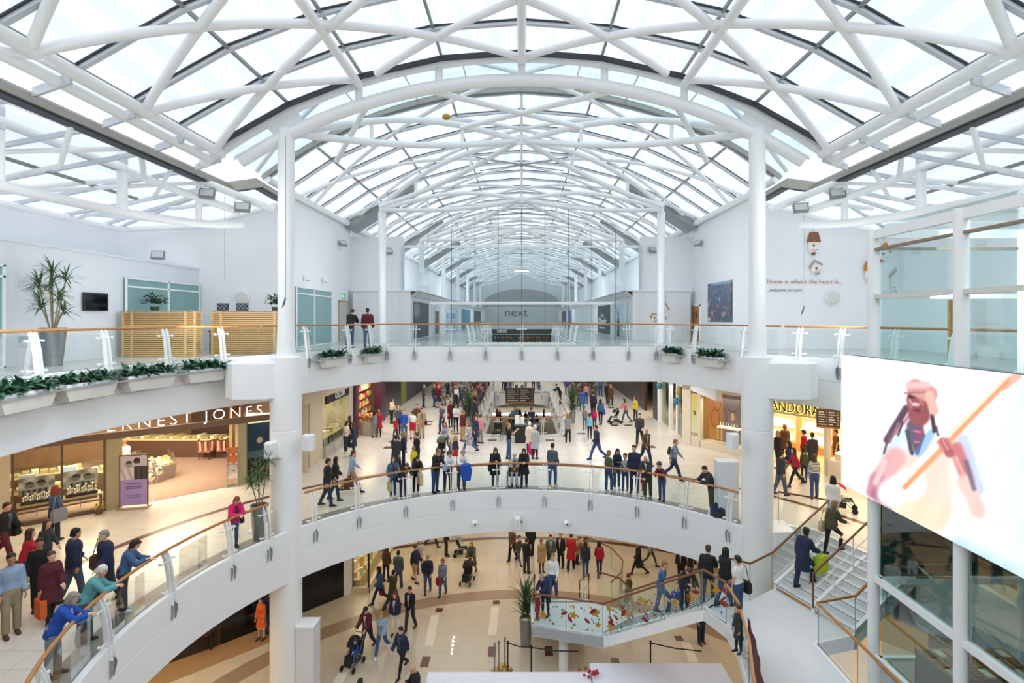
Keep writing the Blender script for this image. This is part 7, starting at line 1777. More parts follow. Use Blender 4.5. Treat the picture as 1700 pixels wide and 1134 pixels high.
# ---- street, centre and right
pp('man in a black t-shirt lifting a camera in the middle of the street', 845, 763, 'M', pose='photo', face=85, h=1.82, top='tee', tc='black', bc='denim', hair='short', hc='fair')
pp('white haired woman in cream with a brown handbag in front of the desk', 879, 752, 'M', pose='stand', face=170, sex='f', h=1.6, top='coat', tc='cream', bot='leggings', bc='charcoal', hair='curly', hc='white')
pp('white haired woman in pale grey holding a pink coat in front of the desk', 888, 762, 'M', pose='stand', face=150, sex='f', h=1.66, top='coat', tc='lightgrey', bot='leggings', bc='black', hair='curly', hc='white')
pp('man in a grey shirt behind the black promotion desk', 855, 723, 'M', pose='stand', face=0, h=1.76, top='shirt', tc='slate', bot='trousers', bc='black', hc='dark', skin=2)
pp('man in a navy jumper leaning on the void rail beside the desk', 884, 724, 'M', pose='rail2', face=-20, h=1.76, top='top', tc='navy', bot='trousers', bc='navy', hc='black')
pp('woman with long hair in a grey top and black leggings right of the void', 943, 738, 'M', pose='stroll', face=175, sex='f', h=1.7, top='tee', tc='grey', bot='leggings', bc='black', hair='long', hc='fair', sc='white')
pp('man in a navy jacket and jeans striding left, centre right of the street', 991, 763, 'M', pose='walk', face=-75, h=1.76, tc='navy', bc='jeans', hc='brown')
pp('child in a turquoise hat and grey top walking away', 971, 713, 'M', pose='stroll', face=180, sex='c', h=1.5, top='top', tc='grey', bc='denim', bot='leggings', hair='beanie', hc='cyan')
pp('child in a turquoise t-shirt and black leggings walking away', 979, 729, 'M', pose='stroll', face=175, sex='c', h=1.5, top='tee', tc='cyan', bot='leggings', bc='black', hair='tail', hc='brown')
pp('child with a pink rucksack walking beside the turquoise t-shirt', 987, 712, 'M', pose='stand', face=180, sex='c', h=1.3, top='top', tc='magenta', bot='leggings', bc='navy', hc='brown')
pp('tall man in navy walking away down the right of the street', 985, 693, 'M', pose='stroll', face=180, h=1.85, top='top', tc='navy', bot='trousers', bc='black', hc='dark')
pp('woman in a navy top with a blue bag walking away beside the navy man', 997, 705, 'M', pose='stroll', face=185, sex='f', h=1.68, top='top', tc='denim', bot='leggings', bc='black', hair='long', hc='dark')
pp('man with a black rucksack walking away at the right of the street', 1009, 671, 'M', pose='stroll', face=180, h=1.8, tc='black', bot='trousers', bc='black', hc='dark')
pp('person in a bright blue coat walking away in the right hand crowd', 966, 681, 'M', pose='stand', face=180, sex='f', h=1.65, top='coat', tc='blue', bot='leggings', bc='navy', hair='long', hc='brown')
pp('person in a green top walking away in the right hand crowd', 987, 668, 'M', pose='stand', face=180, h=1.75, top='top', tc='green', bc='jeans', hc='brown')
pp('person with a pink hat walking away in the right hand crowd', 973, 670, 'M', pose='stand', face=180, sex='f', h=1.65, top='top', tc='pink', bc='jeans', hair='beanie', hc='pink')
pp('person in navy reaching out at the right end of the void rail', 930, 671, 'M', pose='rail', face=-90, h=1.72, tc='navy', bot='trousers', bc='black', hc='dark')
pp('woman in a dusty pink top with a black pushchair by the right hand shops', 1039, 702, 'M', pose='push', face=-80, sex='f', h=1.66, top='top', tc='salmon', bot='leggings', bc='denim', hair='long', hc='brown', sc='brown')
pp('woman in a yellow jacket and brown boots by the right hand shops', 1055, 699, 'M', pose='stand', face=-60, sex='f', h=1.66, top='jacket', tc='yellow', bot='leggings', bc='black', hair='long', hc='red', sc='brown')
pp('man in a dark green jacket walking by the right hand shops', 1062, 738, 'M', pose='walk', face=-20, h=1.80, top='jacket', tc='charcoal', bot='trousers', bc='black', hc='black')
pp('balding man in a dark brown jacket walking toward the rail on the right', 1072, 771, 'M', pose='walk2', face=20, h=1.78, tc='brown', bot='trousers', bc='darkjeans', hair='none', skin=1)
pp('man in a checked shirt with a rucksack striding right near the rail', 1119, 796, 'M', pose='walk', face=60, h=1.80, top='shirt', tc='plaid', bc='darkjeans', hc='fair')
# ---- yellow shop and wide stairs
for px, py, lab, kw in (
 (1292, 778, 'woman in black at the left inside the yellow jewellery shop', dict(face=200, sex='f', tc='black', bot='leggings', bc='black', hair='long', hc='blond')),
 (1303, 764, 'woman in a dark brown coat inside the yellow jewellery shop', dict(face=170, sex='f', top='coat', tc='brown', bot='leggings', bc='black', hair='bob', hc='red')),
 (1312, 798, 'woman in a navy jacket and beige trousers hurrying past the yellow shop', dict(face=-100, pose='walk', sex='f', tc='navy', bot='leggings', bc='khaki', hair='long', hc='dark')),
 (1335, 776, 'person in a red jumper inside the yellow jewellery shop', dict(face=-140, top='top', tc='red', bot='trousers', bc='darkjeans', hc='dark')),
 (1349, 786, 'man in a dark grey shirt seen from behind at the yellow shop', dict(face=175, h=1.82, top='top', tc='charcoal', bot='trousers', bc='charcoal', hc='black')),
 (1335, 800, 'child in an olive top standing outside the yellow shop', dict(face=150, sex='c', h=1.45, top='top', tc='olive', bot='leggings', bc='darkjeans', hc='dark')),
 (1352, 828, 'person in a navy and white striped top above the wide stairs', dict(face=170, sex='f', h=1.72, top='top', tc='stripe', bc='jeans', hair='long', hc='brown')),
 (1296, 822, 'man in a dark grey jacket behind the right thick column, near the stairs', dict(face=100, pose='stroll', tc='charcoal', bot='trousers', bc='slate', hc='dark')),
 (1388, 776, 'man in brown inside the shop window beside the video screen', dict(face=-100, h=1.78, top='tee', tc='brown', bot='shorts', bc='brown', hc='dark')),
 (1383, 874, 'person in a white jacket and white trousers at the top of the wide stairs', dict(face=150, pose='stroll', sex='f', h=1.7, tc='white', bot='leggings', bc='lightgrey', hair='long', hc='dark')),
 (1320, 808, 'person with red sleeves passing between the column and the shop', dict(face=-90, pose='walk2', sex='f', h=1.66, top='top', tc='crimson', bot='leggings', bc='black', hair='long', hc='dark'))):
    pp(lab, px, py, 'M', **kw)
def on_stair(label, t, q, **k):
    """t up the flight, q across from the left stringer"""
    B0, B1, C = Vector((7.8, 16.7)), Vector((8.7, 14.2)), Vector((2.2, .8)); p = B0.lerp(B1, q)+C*t
    n = 9; person(label, tuple(p), ZL1+(MZ-ZL1)/n*(int(t*n)+1)+.0, **k)
on_stair('blond woman in a dark green jacket with a beige bag climbing the wide stairs', .70, .22, face=110, pose='climb', sex='f', h=1.68, tc='olive', bot='leggings', bc='black', hair='bob', hc='fair')
on_stair('man in a dark purple coat climbing the wide stairs with a lime bag', .16, .26, face=115, pose='climb', h=1.80, top='coat', tc='navy', bot='trousers', bc='darkjeans', hc='black', skin=3, sc='black')
# ---- landings and leaf stairs
pp('woman in a white t-shirt with a black shoulder bag on the half landing', 1226, 1026, 'L1', pose='stand', face=-150, sex='f', h=1.72, top='tee', tc='white', bc='jeans', hair='bun', hc='dark', fine=True)
pp('long haired woman in black beside the woman in the white t-shirt', 1203, 1006, 'L1', pose='stroll', face=120, sex='f', h=1.70, tc='black', bc='jeans', hair='long', hc='dark')
pp('child in a dark coat holding the half landing handrail', 1226, 1084, 'L1', pose='stand', face=-80, sex='c', h=1.2, top='coat', tc='charcoal', bot='leggings', bc='black', hair='bun', hc='brown')
def on_leaf(label, t, q, **k):
    B0, B1, C = Vector((2.8, 18.5)), Vector((3.9, 19.4)), Vector((2.43, -3.0)); p = B0.lerp(B1, q)+C*t
    person(label, tuple(p), ZL2+(ZL1-ZL2)/15*(int(t*15)+1), **k)
on_leaf('man in a blue t-shirt and jeans running up the leaf patterned stairs', .48, .45, face=65, pose='climb', h=1.76, top='tee', tc='denim', bc='denim', hc='fair')
on_leaf('dark haired person in black bending over the leaf patterned stair guard', .74, .35, face=0, pose='bend', h=1.66, top='top', tc='black', bot='trousers', bc='darkjeans', hc='brown')
on_leaf('man in a black jacket and grey jeans at the top of the leaf patterned stairs', .93, .4, face=150, pose='climb', h=1.76, tc='black', bot='jeans', bc='slate', hc='brown')
pp('man in a white sweatshirt walking onto the leaf patterned landing', 918, 995, 'L2', pose='stroll', face=-10, h=1.80, top='top', tc='white', bc='jeans', hair='short', hc='fair', fine=True)
pp('woman in a navy coat with a patterned top gripping the landing handrail', 905, 1023, 'L2', pose='rail2', face=-35, sex='f', h=1.64, tc='navy', bot='leggings', bc='black', hair='short', hc='grey', fine=True)
pp('small child in a red coat on the leaf patterned landing', 892, 1028, 'L2', pose='stand', face=40, sex='c', h=.95, top='coat', tc='crimson', bot='leggings', bc='red', hc='brown')
# ---- ground floor
G_ = [
 (610, 1080, 'man in a maroon hooded top pushing a black pushchair', dict(pose='push', face=-15, top='jacket', tc='maroon', bot='jeans', bc='darkjeans', hair='cap', hc='black')),
 (634, 1086, 'woman in a pale denim jacket and jeans beside the black pushchair', dict(pose='walk', face=-10, sex='f', h=1.66, tc='paleblue', bc='denim', hair='bob', hc='blond', sc='white')),
 (656, 1054, 'long red haired woman in navy with white trousers', dict(pose='stand', face=-5, sex='f', h=1.70, top='jacket', tc='navy', bot='leggings', bc='white', hair='long', hc='red')),
 (681, 1046, 'young man in an open black jacket over a grey shirt', dict(pose='stroll', face=-20, h=1.78, tc='black', bot='jeans', bc='charcoal', hc='dark')),
 (667, 1119, 'slim youth in black striding across the ground floor, lower centre', dict(pose='walk2', face=-25, h=1.74, tc='navy', bot='leggings', bc='black', hc='black')),
 (631, 1003, 'long haired person in denim with a red coat over the arm', dict(pose='walk', face=-60, sex='f', h=1.72, tc='denim', bot='jeans', bc='darkjeans', hair='long', hc='dark')),
 (641, 966, 'long haired woman in brown by the ground floor shop window', dict(pose='stand', face=160, sex='f', h=1.72, tc='brown', bot='leggings', bc='navy', hair='long', hc='brown')),
 (661, 978, 'man in a grey jacket seen from behind on the ground floor', dict(pose='stroll', face=175, h=1.78, tc='slate', bot='trousers', bc='slate', hc='black')),
 (652, 1010, 'hunched person in an olive green coat walking away', dict(pose='walk', face=150, h=1.70, top='coat', tc='olive', bot='trousers', bc='charcoal', hc='black')),
 (689, 966, 'man in a navy jacket and beige shorts', dict(pose='stroll', face=60, h=1.78, tc='navy', bot='shorts', bc='tan', hc='dark')),
 (697, 950, 'person in light grey just behind the man in shorts', dict(pose='stroll', face=10, sex='f', h=1.66, top='jacket', tc='lightgrey', bc='jeans', hair='long', hc='fair')),
 (710, 984, 'man in a navy jacket over a pink shirt walking with the plaid shirt woman', dict(pose='stroll', face=5, h=1.76, tc='navy', bc='denim', hc='grey', hair='short')),
 (735, 988, 'woman in a blue plaid shirt carrying a red jacket', dict(pose='stroll', face=-5, sex='f', h=1.68, top='shirt', tc='plaid', bc='denim', hair='bob', hc='red')),
 (784, 955, 'woman in an olive coat pushing a pushchair toward the camera', dict(pose='push', face=-12, sex='f', h=1.72, top='coat', tc='olive', bot='leggings', bc='khaki', hair='long', hc='fair')),
 (741, 923, 'person in black with a folded pushchair at the back of the ground floor', dict(pose='stand', face=90, h=1.72, tc='black', bot='trousers', bc='black', hc='dark')),
 (718, 908, 'person in dark trousers striding right at the back of the ground floor', dict(pose='walk', face=90, h=1.72, tc='charcoal', bot='leggings', bc='black', hc='dark')),
 (851, 931, 'person in a dark brown jacket at the back, left of the stair queue', dict(pose='stroll', face=-40, tc='brown', bot='trousers', bc='black', hc='dark')),
 (861, 936, 'child in an olive jacket and purple leggings', dict(pose='walk', face=40, sex='c', h=1.5, tc='olive', bot='leggings', bc='purple', hc='brown')),
 (881, 925, 'tall person in black walking away at the back of the ground floor', dict(pose='stroll', face=180, h=1.85, tc='black', bot='trousers', bc='black', hc='black')),
 (874, 952, 'person in a black jacket beside the short stair handrail', dict(pose='stand', face=140, h=1.72, tc='black', bot='trousers', bc='charcoal', hc='dark')),
 (899, 950, 'woman in a tan coat in the queue at the short stairs', dict(pose='stand', face=20, sex='f', h=1.66, top='coat', tc='tan', bot='leggings', bc='brown', hair='bob', hc='red')),
 (914, 946, 'man in a dark green jacket in the queue at the short stairs', dict(pose='stand', face=0, h=1.76, tc='green', bot='trousers', bc='charcoal', hc='black')),
 (931, 942, 'man in a black suit in the queue at the short stairs', dict(pose='stand', face=-30, h=1.74, tc='black', bot='trousers', bc='black', hc='fair')),
 (948, 946, 'tall man in a long red coat seen from behind', dict(pose='stroll', face=165, h=1.82, top='coat', tc='red', bot='trousers', bc='black', hc='dark')),
 (958, 936, 'person in a camel coat bending behind the red coat', dict(pose='bend', face=60, sex='f', h=1.7, top='coat', tc='tan', bot='leggings', bc='black', hair='bob', hc='brown')),
 (962, 934, 'child in blue between the red coat and the long black hair', dict(pose='stand', face=0, sex='c', h=1.3, top='top', tc='denim', bot='leggings', bc='navy', hc='brown')),
 (972, 958, 'woman with long black hair in a navy jacket walking away', dict(pose='stroll', face=180, sex='f', h=1.72, tc='navy', bc='jeans', hair='long', hc='black')),
 (995, 956, 'woman with long dark hair in a red top walking away', dict(pose='stroll', face=185, sex='f', h=1.70, tc='crimson', bot='leggings', bc='darkjeans', hair='long', hc='black')),
 (1060, 955, 'person in black with a dark bag walking left under the balcony', dict(pose='walk', face=-80, h=1.74, tc='black', bot='leggings', bc='black', hc='dark')),
 (1080, 941, 'person in a beige and black jacket under the balcony at the right', dict(pose='walk2', face=70, sex='f', h=1.7, tc='grey', bot='leggings', bc='olive', hair='short', hc='dark')),
 (1043, 1020, 'curly haired person in a camouflage coat seen through the stair glass', dict(pose='stand', face=60, sex='f', h=1.74, top='coat', tc='olive', bot='leggings', bc='black', hair='curly', hc='red')),
 (1131, 968, 'person in black with a red scarf under the balcony behind the stairs', dict(pose='stand', face=-30, h=1.72, tc='black', bot='trousers', bc='black', hc='dark')),
 (1146, 972, 'person in black beside the red scarf under the balcony', dict(pose='stroll', face=60, h=1.76, tc='black', bot='trousers', bc='charcoal', hc='brown')),
 (1164, 1068, 'person in dark trousers standing under the half landing', dict(pose='stand', face=20, h=1.74, tc='navy', bot='trousers', bc='navy', hc='dark', sc='brown')),
 (691, 1196, 'bald man in a black jacket with a red lanyard at the picture bottom', dict(pose='phone', face=-60, h=1.78, tc='black', bot='trousers', bc='black', hair='none', skin=1)),
 (597, 1219, 'dark haired head and shoulders at the bottom edge of the picture', dict(pose='stroll', face=170, sex='f', h=1.66, tc='maroon', bot='leggings', bc='black', hair='bob', hc='black')),
 (434, 1062, 'person in a yellow jacket and white skirt below the left balcony', dict(pose='stand', face=-20, sex='f', h=1.66, top='coat', tc='orange', bot='skirt', bc='white', hair='short', hc='brown')),
 (448, 1052, 'person in dark blue beside the yellow jacket below the left balcony', dict(pose='stand', face=180, h=1.75, tc='navy', bc='jeans', hc='dark')),
]
for px, py, lab, kw in G_: pp(lab, px, py, 'G', **kw)
# ---- upper level, jeweller staff
person('man in a black jacket leaning on the upper rail, back to the camera', (-7.95, 25.1), U, face=170, pose='rail2', h=1.86, tc='black', bc='jeans', hc='dark')
person('man in a maroon jacket and blue jeans beside the black jacket on the upper level', (-7.25, 25.5), U, face=185, pose='stand', h=1.86, top='puffer', tc='maroon', bc='denim', hc='dark')
person('shop assistant in a white blouse behind the jeweller counter', (-17.4, 23.9), MZ, face=15, pose='rail2', sex='f', h=1.66, top='shirt', tc='white', bot='skirt', bc='black', hair='bob', hc='red')
# wheelchair user
q = (854-866)/900; R_ = 9.62; A_ = q*q+1; WY = (26+sqrt(676-4*A_*(169-R_*R_)))/(2*A_)
person('white haired elderly woman in grey sitting in the wheelchair', (q*WY, WY+.05), MZ+.12, face=0, pose='sit', sex='f', h=1.62, top='jacket', tc='lightgrey', bot='trousers', bc='lightgrey', hair='curly', hc='white')
# ---- denser crowd
rc = random.Random(77)
seen_l = set(); cn = list(COLN)
TOPS = [('jacket', 'jacket'), ('coat', 'coat'), ('top', 'jumper'), ('tee', 't-shirt'), ('shirt', 'shirt')]
TCS = ['navy', 'black', 'charcoal', 'maroon', 'red', 'grey', 'brown', 'slate', 'white', 'olive', 'denim', 'pink', 'teal', 'purple', 'green']
BCS = [('jeans', 'jeans', 'blue jeans'), ('jeans', 'darkjeans', 'dark jeans'), ('leggings', 'black', 'black leggings'), ('trousers', 'charcoal', 'grey trousers'), ('trousers', 'khaki', 'khaki trousers'), ('skirt', 'navy', 'navy skirt')]
HS = [('long', 'brown', 'long brown hair'), ('long', 'blond', 'long blond hair'), ('short', 'dark', 'short dark hair'), ('bob', 'red', 'red bobbed hair'), ('short', 'grey', 'short grey hair'), ('tail', 'brown', 'a brown ponytail')]
placed = [p['pos'] for p in PEOPLE]
def crowd(n, fn, where, faces, zz=MZ):
    k = 0; tries = 0
    while k < n and tries < n*40:
        tries += 1; x, y = fn()
        if any(hypot(x-a, y-b) < .48 for a, b in placed): continue
        t, tn = rc.choice(TOPS); c = rc.choice(TCS); b, bc, bn = rc.choice(BCS); h, hc, hn = rc.choice(HS)
        lab = f'person with {hn} in {c} {tn} and {bn} {where}'
        if lab in seen_l: continue
        seen_l.add(lab); placed.append((x, y)); k += 1
        fem = h in ('long', 'bob', 'tail') or b == 'skirt'
        person(lab, (x, y), zz, face=rc.choice(faces)+rc.uniform(-25, 25), pose=rc.choice(['stand', 'stand', 'relax', 'stroll', 'cross']), sex='f' if fem else 'm', h=rc.uniform(1.6, 1.8), top=t, tc=c, bot=b, bc=bc, hair=h, hc=hc, group='shoppers in the street crowd')
crowd(42, lambda: (-3.35-abs(rc.gauss(0, .35)), rc.uniform(35.3, 56)), 'at the void rail', [90, 100, 80, 20])
crowd(32, lambda: (rc.uniform(-6.9, -3.9), rc.uniform(42, 59)), 'in the left street crowd', [0, 0, 180])
crowd(8, lambda: (rc.uniform(-8.5, -6), rc.uniform(41, 58)), 'by the dark shops', [0, 180, 90])
crowd(26, lambda: (rc.uniform(3.9, 7.3), rc.uniform(42, 59)), 'in the right street crowd', [180, 180, 0])
crowd(12, lambda: (rc.uniform(-2.3, 2.3), rc.uniform(51.9, 55)), 'on the far bridge'.replace('on the ', 'on '), [0, 0, 20])
crowd(16, lambda: (rc.uniform(-3, 3), rc.uniform(56, 68)), 'below the far bridge', [0, 90, 180], 0)

# ------------------------------------------------------------------ grow the body, clothing, hair and shoe surfaces
jobs = {}
def job(key, mb, vox, sm):
    if key in jobs: return
    me = bpy.data.meshes.new('src'); me.from_pydata(mb.v, [], mb.f); me.update()
    bm = bmesh.new(); bm.from_mesh(me); bmesh.ops.recalc_face_normals(bm, faces=bm.faces); bmesh.ops.triangulate(bm, faces=[f for f in bm.faces if len(f.verts) > 4]); bm.to_mesh(me); bm.free()
    o = bpy.data.objects.new('src', me); TMP.objects.link(o)
    r = o.modifiers.new('r', 'REMESH'); r.mode = 'VOXEL'; r.voxel_size = vox; r.use_smooth_shade = True
    s = o.modifiers.new('s', 'SMOOTH'); s.factor = .5; s.iterations = sm
    jobs[key] = o
TMP = bpy.data.collections.new('tmp'); COL.children.link(TMP)
near = lambda p: p['pos'][1] < 24 and p['z'] > 1
for p in PEOPLE:
    nr = near(p) or p['fine']
    kb = ('body', p['pose'], p['sex'], p['fine'])
    if kb not in jobs:
        b, g = body_mb(p['pose'], p['sex'], p['fine']); job(kb, b, .0095 if p['fine'] else .017, 2)
    kt = ('top', p['pose'], p['sex'], p['top'])
    if kt not in jobs: job(kt, top_mb(*kt[1:]), .017, 3)
    kp = ('bot', p['pose'], p['sex'], p['bot'])
    if kp not in jobs: job(kp, bottom_mb(*kp[1:]), .017, 3)
    kh = ('hair', p['pose'], p['sex'], p['hair'])
    if p['hair'] != 'none' and kh not in jobs: job(kh, hair_mb(*kh[1:]), .012, 2)
    ks = ('shoe', p['pose'], p['sex'])
    if ks not in jobs: job(ks, shoe_mb(*ks[1:]), .013, 1)
    p['keys'] = (kb, kt, kp, kh, ks)
    p['vee'] = p['top'] in ('jacket',) and p['sex'] != 'c' and sum(map(ord, p['label'])) % 3 != 0
dg = bpy.context.evaluated_depsgraph_get()
lib = {}
for k, o in jobs.items():
    me = bpy.data.meshes.new_from_object(o.evaluated_get(dg)); me.name = k[0]+'_surface'; me.materials.clear()
    if k[0] == 'body':
        g = Rig(k[1], k[2]); inv = g.RH.transposed(); s = 1/g.hs
        for _ in range(3): me.materials.append(None)
        for pl in me.polygons:
            q = (inv @ (pl.center-g.hc))*s
            if q.y < -.06:
                if hypot((abs(q.x)-.031)/.013, (q.z-.012)/.0085) < 1: pl.material_index = 1
                elif hypot(q.x/.024, (q.z+.062)/.009) < 1: pl.material_index = 2
    else: me.materials.append(None)
    lib[k] = me
for o in list(TMP.objects): bpy.data.objects.remove(o)
bpy.data.collections.remove(TMP)
TOPN = {'tee': 't_shirt', 'top': 'jumper', 'shirt': 'shirt', 'jacket': 'jacket', 'coat': 'coat', 'puffer': 'jacket'}
BOTN = {'jeans': 'jeans', 'trousers': 'trousers', 'leggings': 'leggings', 'shorts': 'shorts', 'skirt': 'skirt', 'wide': 'trousers'}
for p in PEOPLE:
    T = thing('person', p['label'], 'person', (*p['pos'], p['z']), RAD(p['face']), p['group'])
    s = p['h']/1.75 if p['pose'] != 'sit' else p['h']/1.75
    if p['sex'] == 'c': s *= .97
    T.scale = (s, s, s)
    kb, kt, kp, kh, ks = p['keys']
    rows = [('body', lib[kb], [M(SKINS[p['skin']][0], SKINS[p['skin']][1], .55, var=.05), EYE, LIP]), (TOPN[p['top']], lib[kt], [cloth(p['tc'])]), (BOTN[p['bot']], lib[kp], [cloth(p['bc'])]), ('shoes', lib[ks], [cloth(p['sc'])])]
    if p['vee']:
        kv = ('vee', p['pose'], p['sex'], p['top'])
        if kv not in lib:
            o_ = vee_mb(*kv[1:]).build('vee', BLACK); lib[kv] = o_.data; bpy.data.objects.remove(o_)
            lib[kv].polygons.foreach_set('use_smooth', [True]*len(lib[kv].polygons))
        rows.append(('shirt', lib[kv], [cloth(('white', 'lightgrey', 'paleblue', 'black', 'maroon', 'slate')[sum(map(ord, p['label'])) % 6])]))
    if p['hair'] != 'none': rows.append(('hair' if p['hair'] not in ('cap', 'beanie') else 'hat', lib[kh], [M('hair_'+p['hc'], HAIRC[p['hc']], .6, var=.2, scale=30, bump=.3)]))
    for nm, me, ms in rows:
        o = bpy.data.objects.new(nm, me); COL.objects.link(o); o.parent = T
        for i, m in enumerate(ms): o.material_slots[i].link = 'OBJECT'; o.material_slots[i].material = m
    p['obj'] = T
# ------------------------------------------------------------------ bags, pushchairs, wheelchair
def find(txt):
    for p in PEOPLE:
        if txt in p['label']: return p
    raise KeyError(txt)
def wpos(p, v):
    s = p['h']/1.75; a = RAD(p['face']); v = Vector(v)*s
    return (p['pos'][0]+v.x*cos(a)-v.y*sin(a), p['pos'][1]+v.x*sin(a)+v.y*cos(a), p['z']+v.z)
def hand(p, side): g = Rig(p['pose'], p['sex']); return g.arms[side][2]+g.arms[side][3]*.09
def carry(kind, txt, label, col, side=1, w=.3, h=.34, d=.12, dz=0, strap=True, off=(0, 0, 0)):
    p = find(txt); m = cloth(col)
    if kind in ('carrier bag', 'handbag'):
        v = hand(p, side)+Vector(off); T = thing('shopping_bag' if kind == 'carrier bag' else 'handbag', label, 'bag', wpos(p, v), RAD(p['face']))
        b = MB(); b.loft([[(-d/2*q, -w/2*q, z), (d/2*q, -w/2*q, z), (d/2*q, w/2*q, z), (-d/2*q, w/2*q, z)] for q, z in ((.9, -h-.13), (1, -h-.05), (.96, -.13))]); b.build('body', m, T)
        b = MB()
        for s in (-1, 1): b.tube([(s*d*.4, -w*.25, -.14), (s*.01, -.03, .0), (s*.01, .03, .0), (s*d*.4, w*.25, -.14)], .008, 6)
        b.build('handle', m, T)
    elif kind == 'shoulder bag':
        sx = 1 if side else -1; T = thing('shoulder_bag', label, 'bag', wpos(p, (sx*.24+off[0], off[1]+.03, .86+off[2])), RAD(p['face']))
        b = MB(); b.loft([[(-d/2*q, -w/2*q, z), (d/2*q, -w/2*q, z), (d/2*q, w/2*q, z), (-d/2*q, w/2*q, z)] for q, z in ((.85, -h/2), (1, -h/3), (.95, h/3), (.7, h/2))]); b.build('body', m, T, smooth=True)
        b = MB(); b.tube([(0, -w*.4, h*.4), (-sx*.05, -.06, .58), (-sx*.05, .06, .58), (0, w*.4, h*.4)], .012, 6); b.build('strap', m, T)
    elif kind == 'rucksack':
        g = Rig(p['pose'], p['sex']); v = g.sp(.12, 0, .2); T = thing('rucksack', label, 'rucksack', wpos(p, v), RAD(p['face']))
        b = MB(); b.loft([ell(Vector((0, 0, z)), w*q*.5, d*q*.6, 12) for z, q in ((0, .8), (.05, 1), (h*.7, .95), (h, .6))]); b.build('body', m, T, smooth=True)
        b = MB(); b.loft([ell(Vector((0, d*.55, z)), w*.33, .04, 10) for z in (.05, h*.45)]); b.build('pocket', m, T)
        b = MB(); [b.tube([(sx*w*.3, -d*.5, .05), (sx*w*.33, -d*1.1, h*.6), (sx*w*.25, -d*.4, h*.95)], .012, 6) for sx in (-1, 1)]; b.build('straps', m, T)
    elif kind == 'garment':
        v = hand(p, side)+Vector(off); T = thing('folded_coat', label, 'coat', wpos(p, v), RAD(p['face']))
        b = MB(); b.loft([ell(Vector((.01*i, 0, z)), w*q*.5, d*q*.7, 12) for i, (z, q) in enumerate(((.06, .5), (0, 1), (-h*.5, 1.15), (-h, .9)))]); b.build('fabric', m, T, smooth=True)
        b = MB(); b.tube([(w*.3, 0, -.05), (w*.6, .05, -h*.4), (w*.5, .05, -h*.8)], [.05, .05, .04], 8); b.build('sleeve', m, T, smooth=True)
    return T
carry('shoulder bag', 'dark padded jacket', 'brown leather shoulder bag of the man in the padded jacket', 'brown', 0, .42, .36, .16, off=(0, -.05, .1))
carry('carrier bag', 'dark padded jacket', 'bright blue carrier bag below the brown leather bag', 'cyan', 0, .3, .3)
carry('shoulder bag', 'looking into the jeweller window', 'grey slouchy shoulder bag of the woman at the jeweller window', 'grey', 0, .42, .4, .16)
carry('carrier bag', 'dark red coat on the left', 'orange carrier bag of the person in dark red', 'orange', 0, .36, .42)
carry('shoulder bag', 'far left picture edge', 'big black bag at the far left picture edge', 'black', 1, .45, .4, .2)
carry('shoulder bag', 'bright pink jacket', 'small dark handbag of the woman in the pink jacket', 'black', 1, .24, .2, .1)
carry('carrier bag', 'pale blue top with a large', 'large brown carrier bag behind the left end of the centre rail', 'brown', 0, .38, .42)
carry('carrier bag', 'denim jacket at the rail', 'brown paper bag held by the girl in the denim jacket', 'beige', 0, .26, .32)
carry('shoulder bag', 'denim jacket at the rail', 'large dark shoulder bag between the denim jacket and the bending person', 'navy', 1, .42, .36, .16)
carry('carrier bag', 'girl with glasses', 'big beige carrier bag hanging over the centre rail', 'beige', 1, .44, .46, off=(0, 0, .05))
carry('rucksack', 'girl with glasses', 'small black rucksack beside the big beige bag', 'black', w=.26, h=.36)
carry('garment', 'above a hanging royal blue', 'royal blue jacket hanging over the centre rail', 'royal', 1, .4, .62, .2)
carry('garment', 'black blazer over', 'pale blue leaflet bag below the hands of the man in the blazer', 'paleblue', 1, .2, .22, .06)
carry('shoulder bag', 'cardigan at the rail', 'dark bag on the shoulder of the woman in the black cardigan', 'black', 0, .28, .28)
carry('handbag', 'cream with a brown handbag', 'brown leather handbag hanging beside the black promotion desk', 'brown', 0, .3, .28)
carry('garment', 'pale grey holding a pink', 'bright pink coat held in front of the black promotion desk', 'magenta', 1, .34, .6, .16)
carry('handbag', 'black handbag by the jewellery', 'black handbag of the woman in the navy coat at the jewellery window', 'black', 0, .3, .24)
carry('handbag', 'black waist bag', 'small black camera bag of the man in the beige jacket', 'black', 1, .24, .2, off=(0, -.05, .3))
carry('rucksack', 'checked shirt with a rucksack', 'olive rucksack on the man in the checked shirt', 'olive')
carry('rucksack', 'black rucksack walking away', 'black rucksack on a man in the right hand crowd', 'black')
carry('rucksack', 'pink rucksack', 'bright pink rucksack on a child in the street', 'magenta', w=.28, h=.34)
carry('shoulder bag', 'navy top with a blue bag', 'blue shoulder bag of the woman walking away on the right', 'blue', 0)
carry('shoulder bag', 'beige bag climbing', 'beige handbag of the woman on the wide stairs', 'beige', 1, .36, .32)
carry('carrier bag', 'lime bag', 'bright lime green carrier bag on the wide stairs', 'lime', 0, .5, .5, .16)
carry('shoulder bag', 'black shoulder bag on the half', 'black shoulder bag of the woman in the white t-shirt', 'black', 0, .38, .32, .14)
carry('garment', 'white sweatshirt', 'navy coat carried by the man in the white sweatshirt', 'navy', 0, .36, .42, .2)
carry('garment', 'red coat over the arm', 'red coat carried over an arm on the ground floor', 'red', 0, .3, .42, .16)
carry('garment', 'carrying a red jacket', 'bright red jacket carried by the woman in plaid', 'red', 0, .32, .3, .2)
carry('handbag', 'dark bag walking left', 'dark carrier bag under the balcony at the right', 'charcoal', 0, .34, .36)
carry('handbag', 'running up the leaf', 'blue folded bag in the hands of the man running upstairs', 'royal', 0, .3, .2)
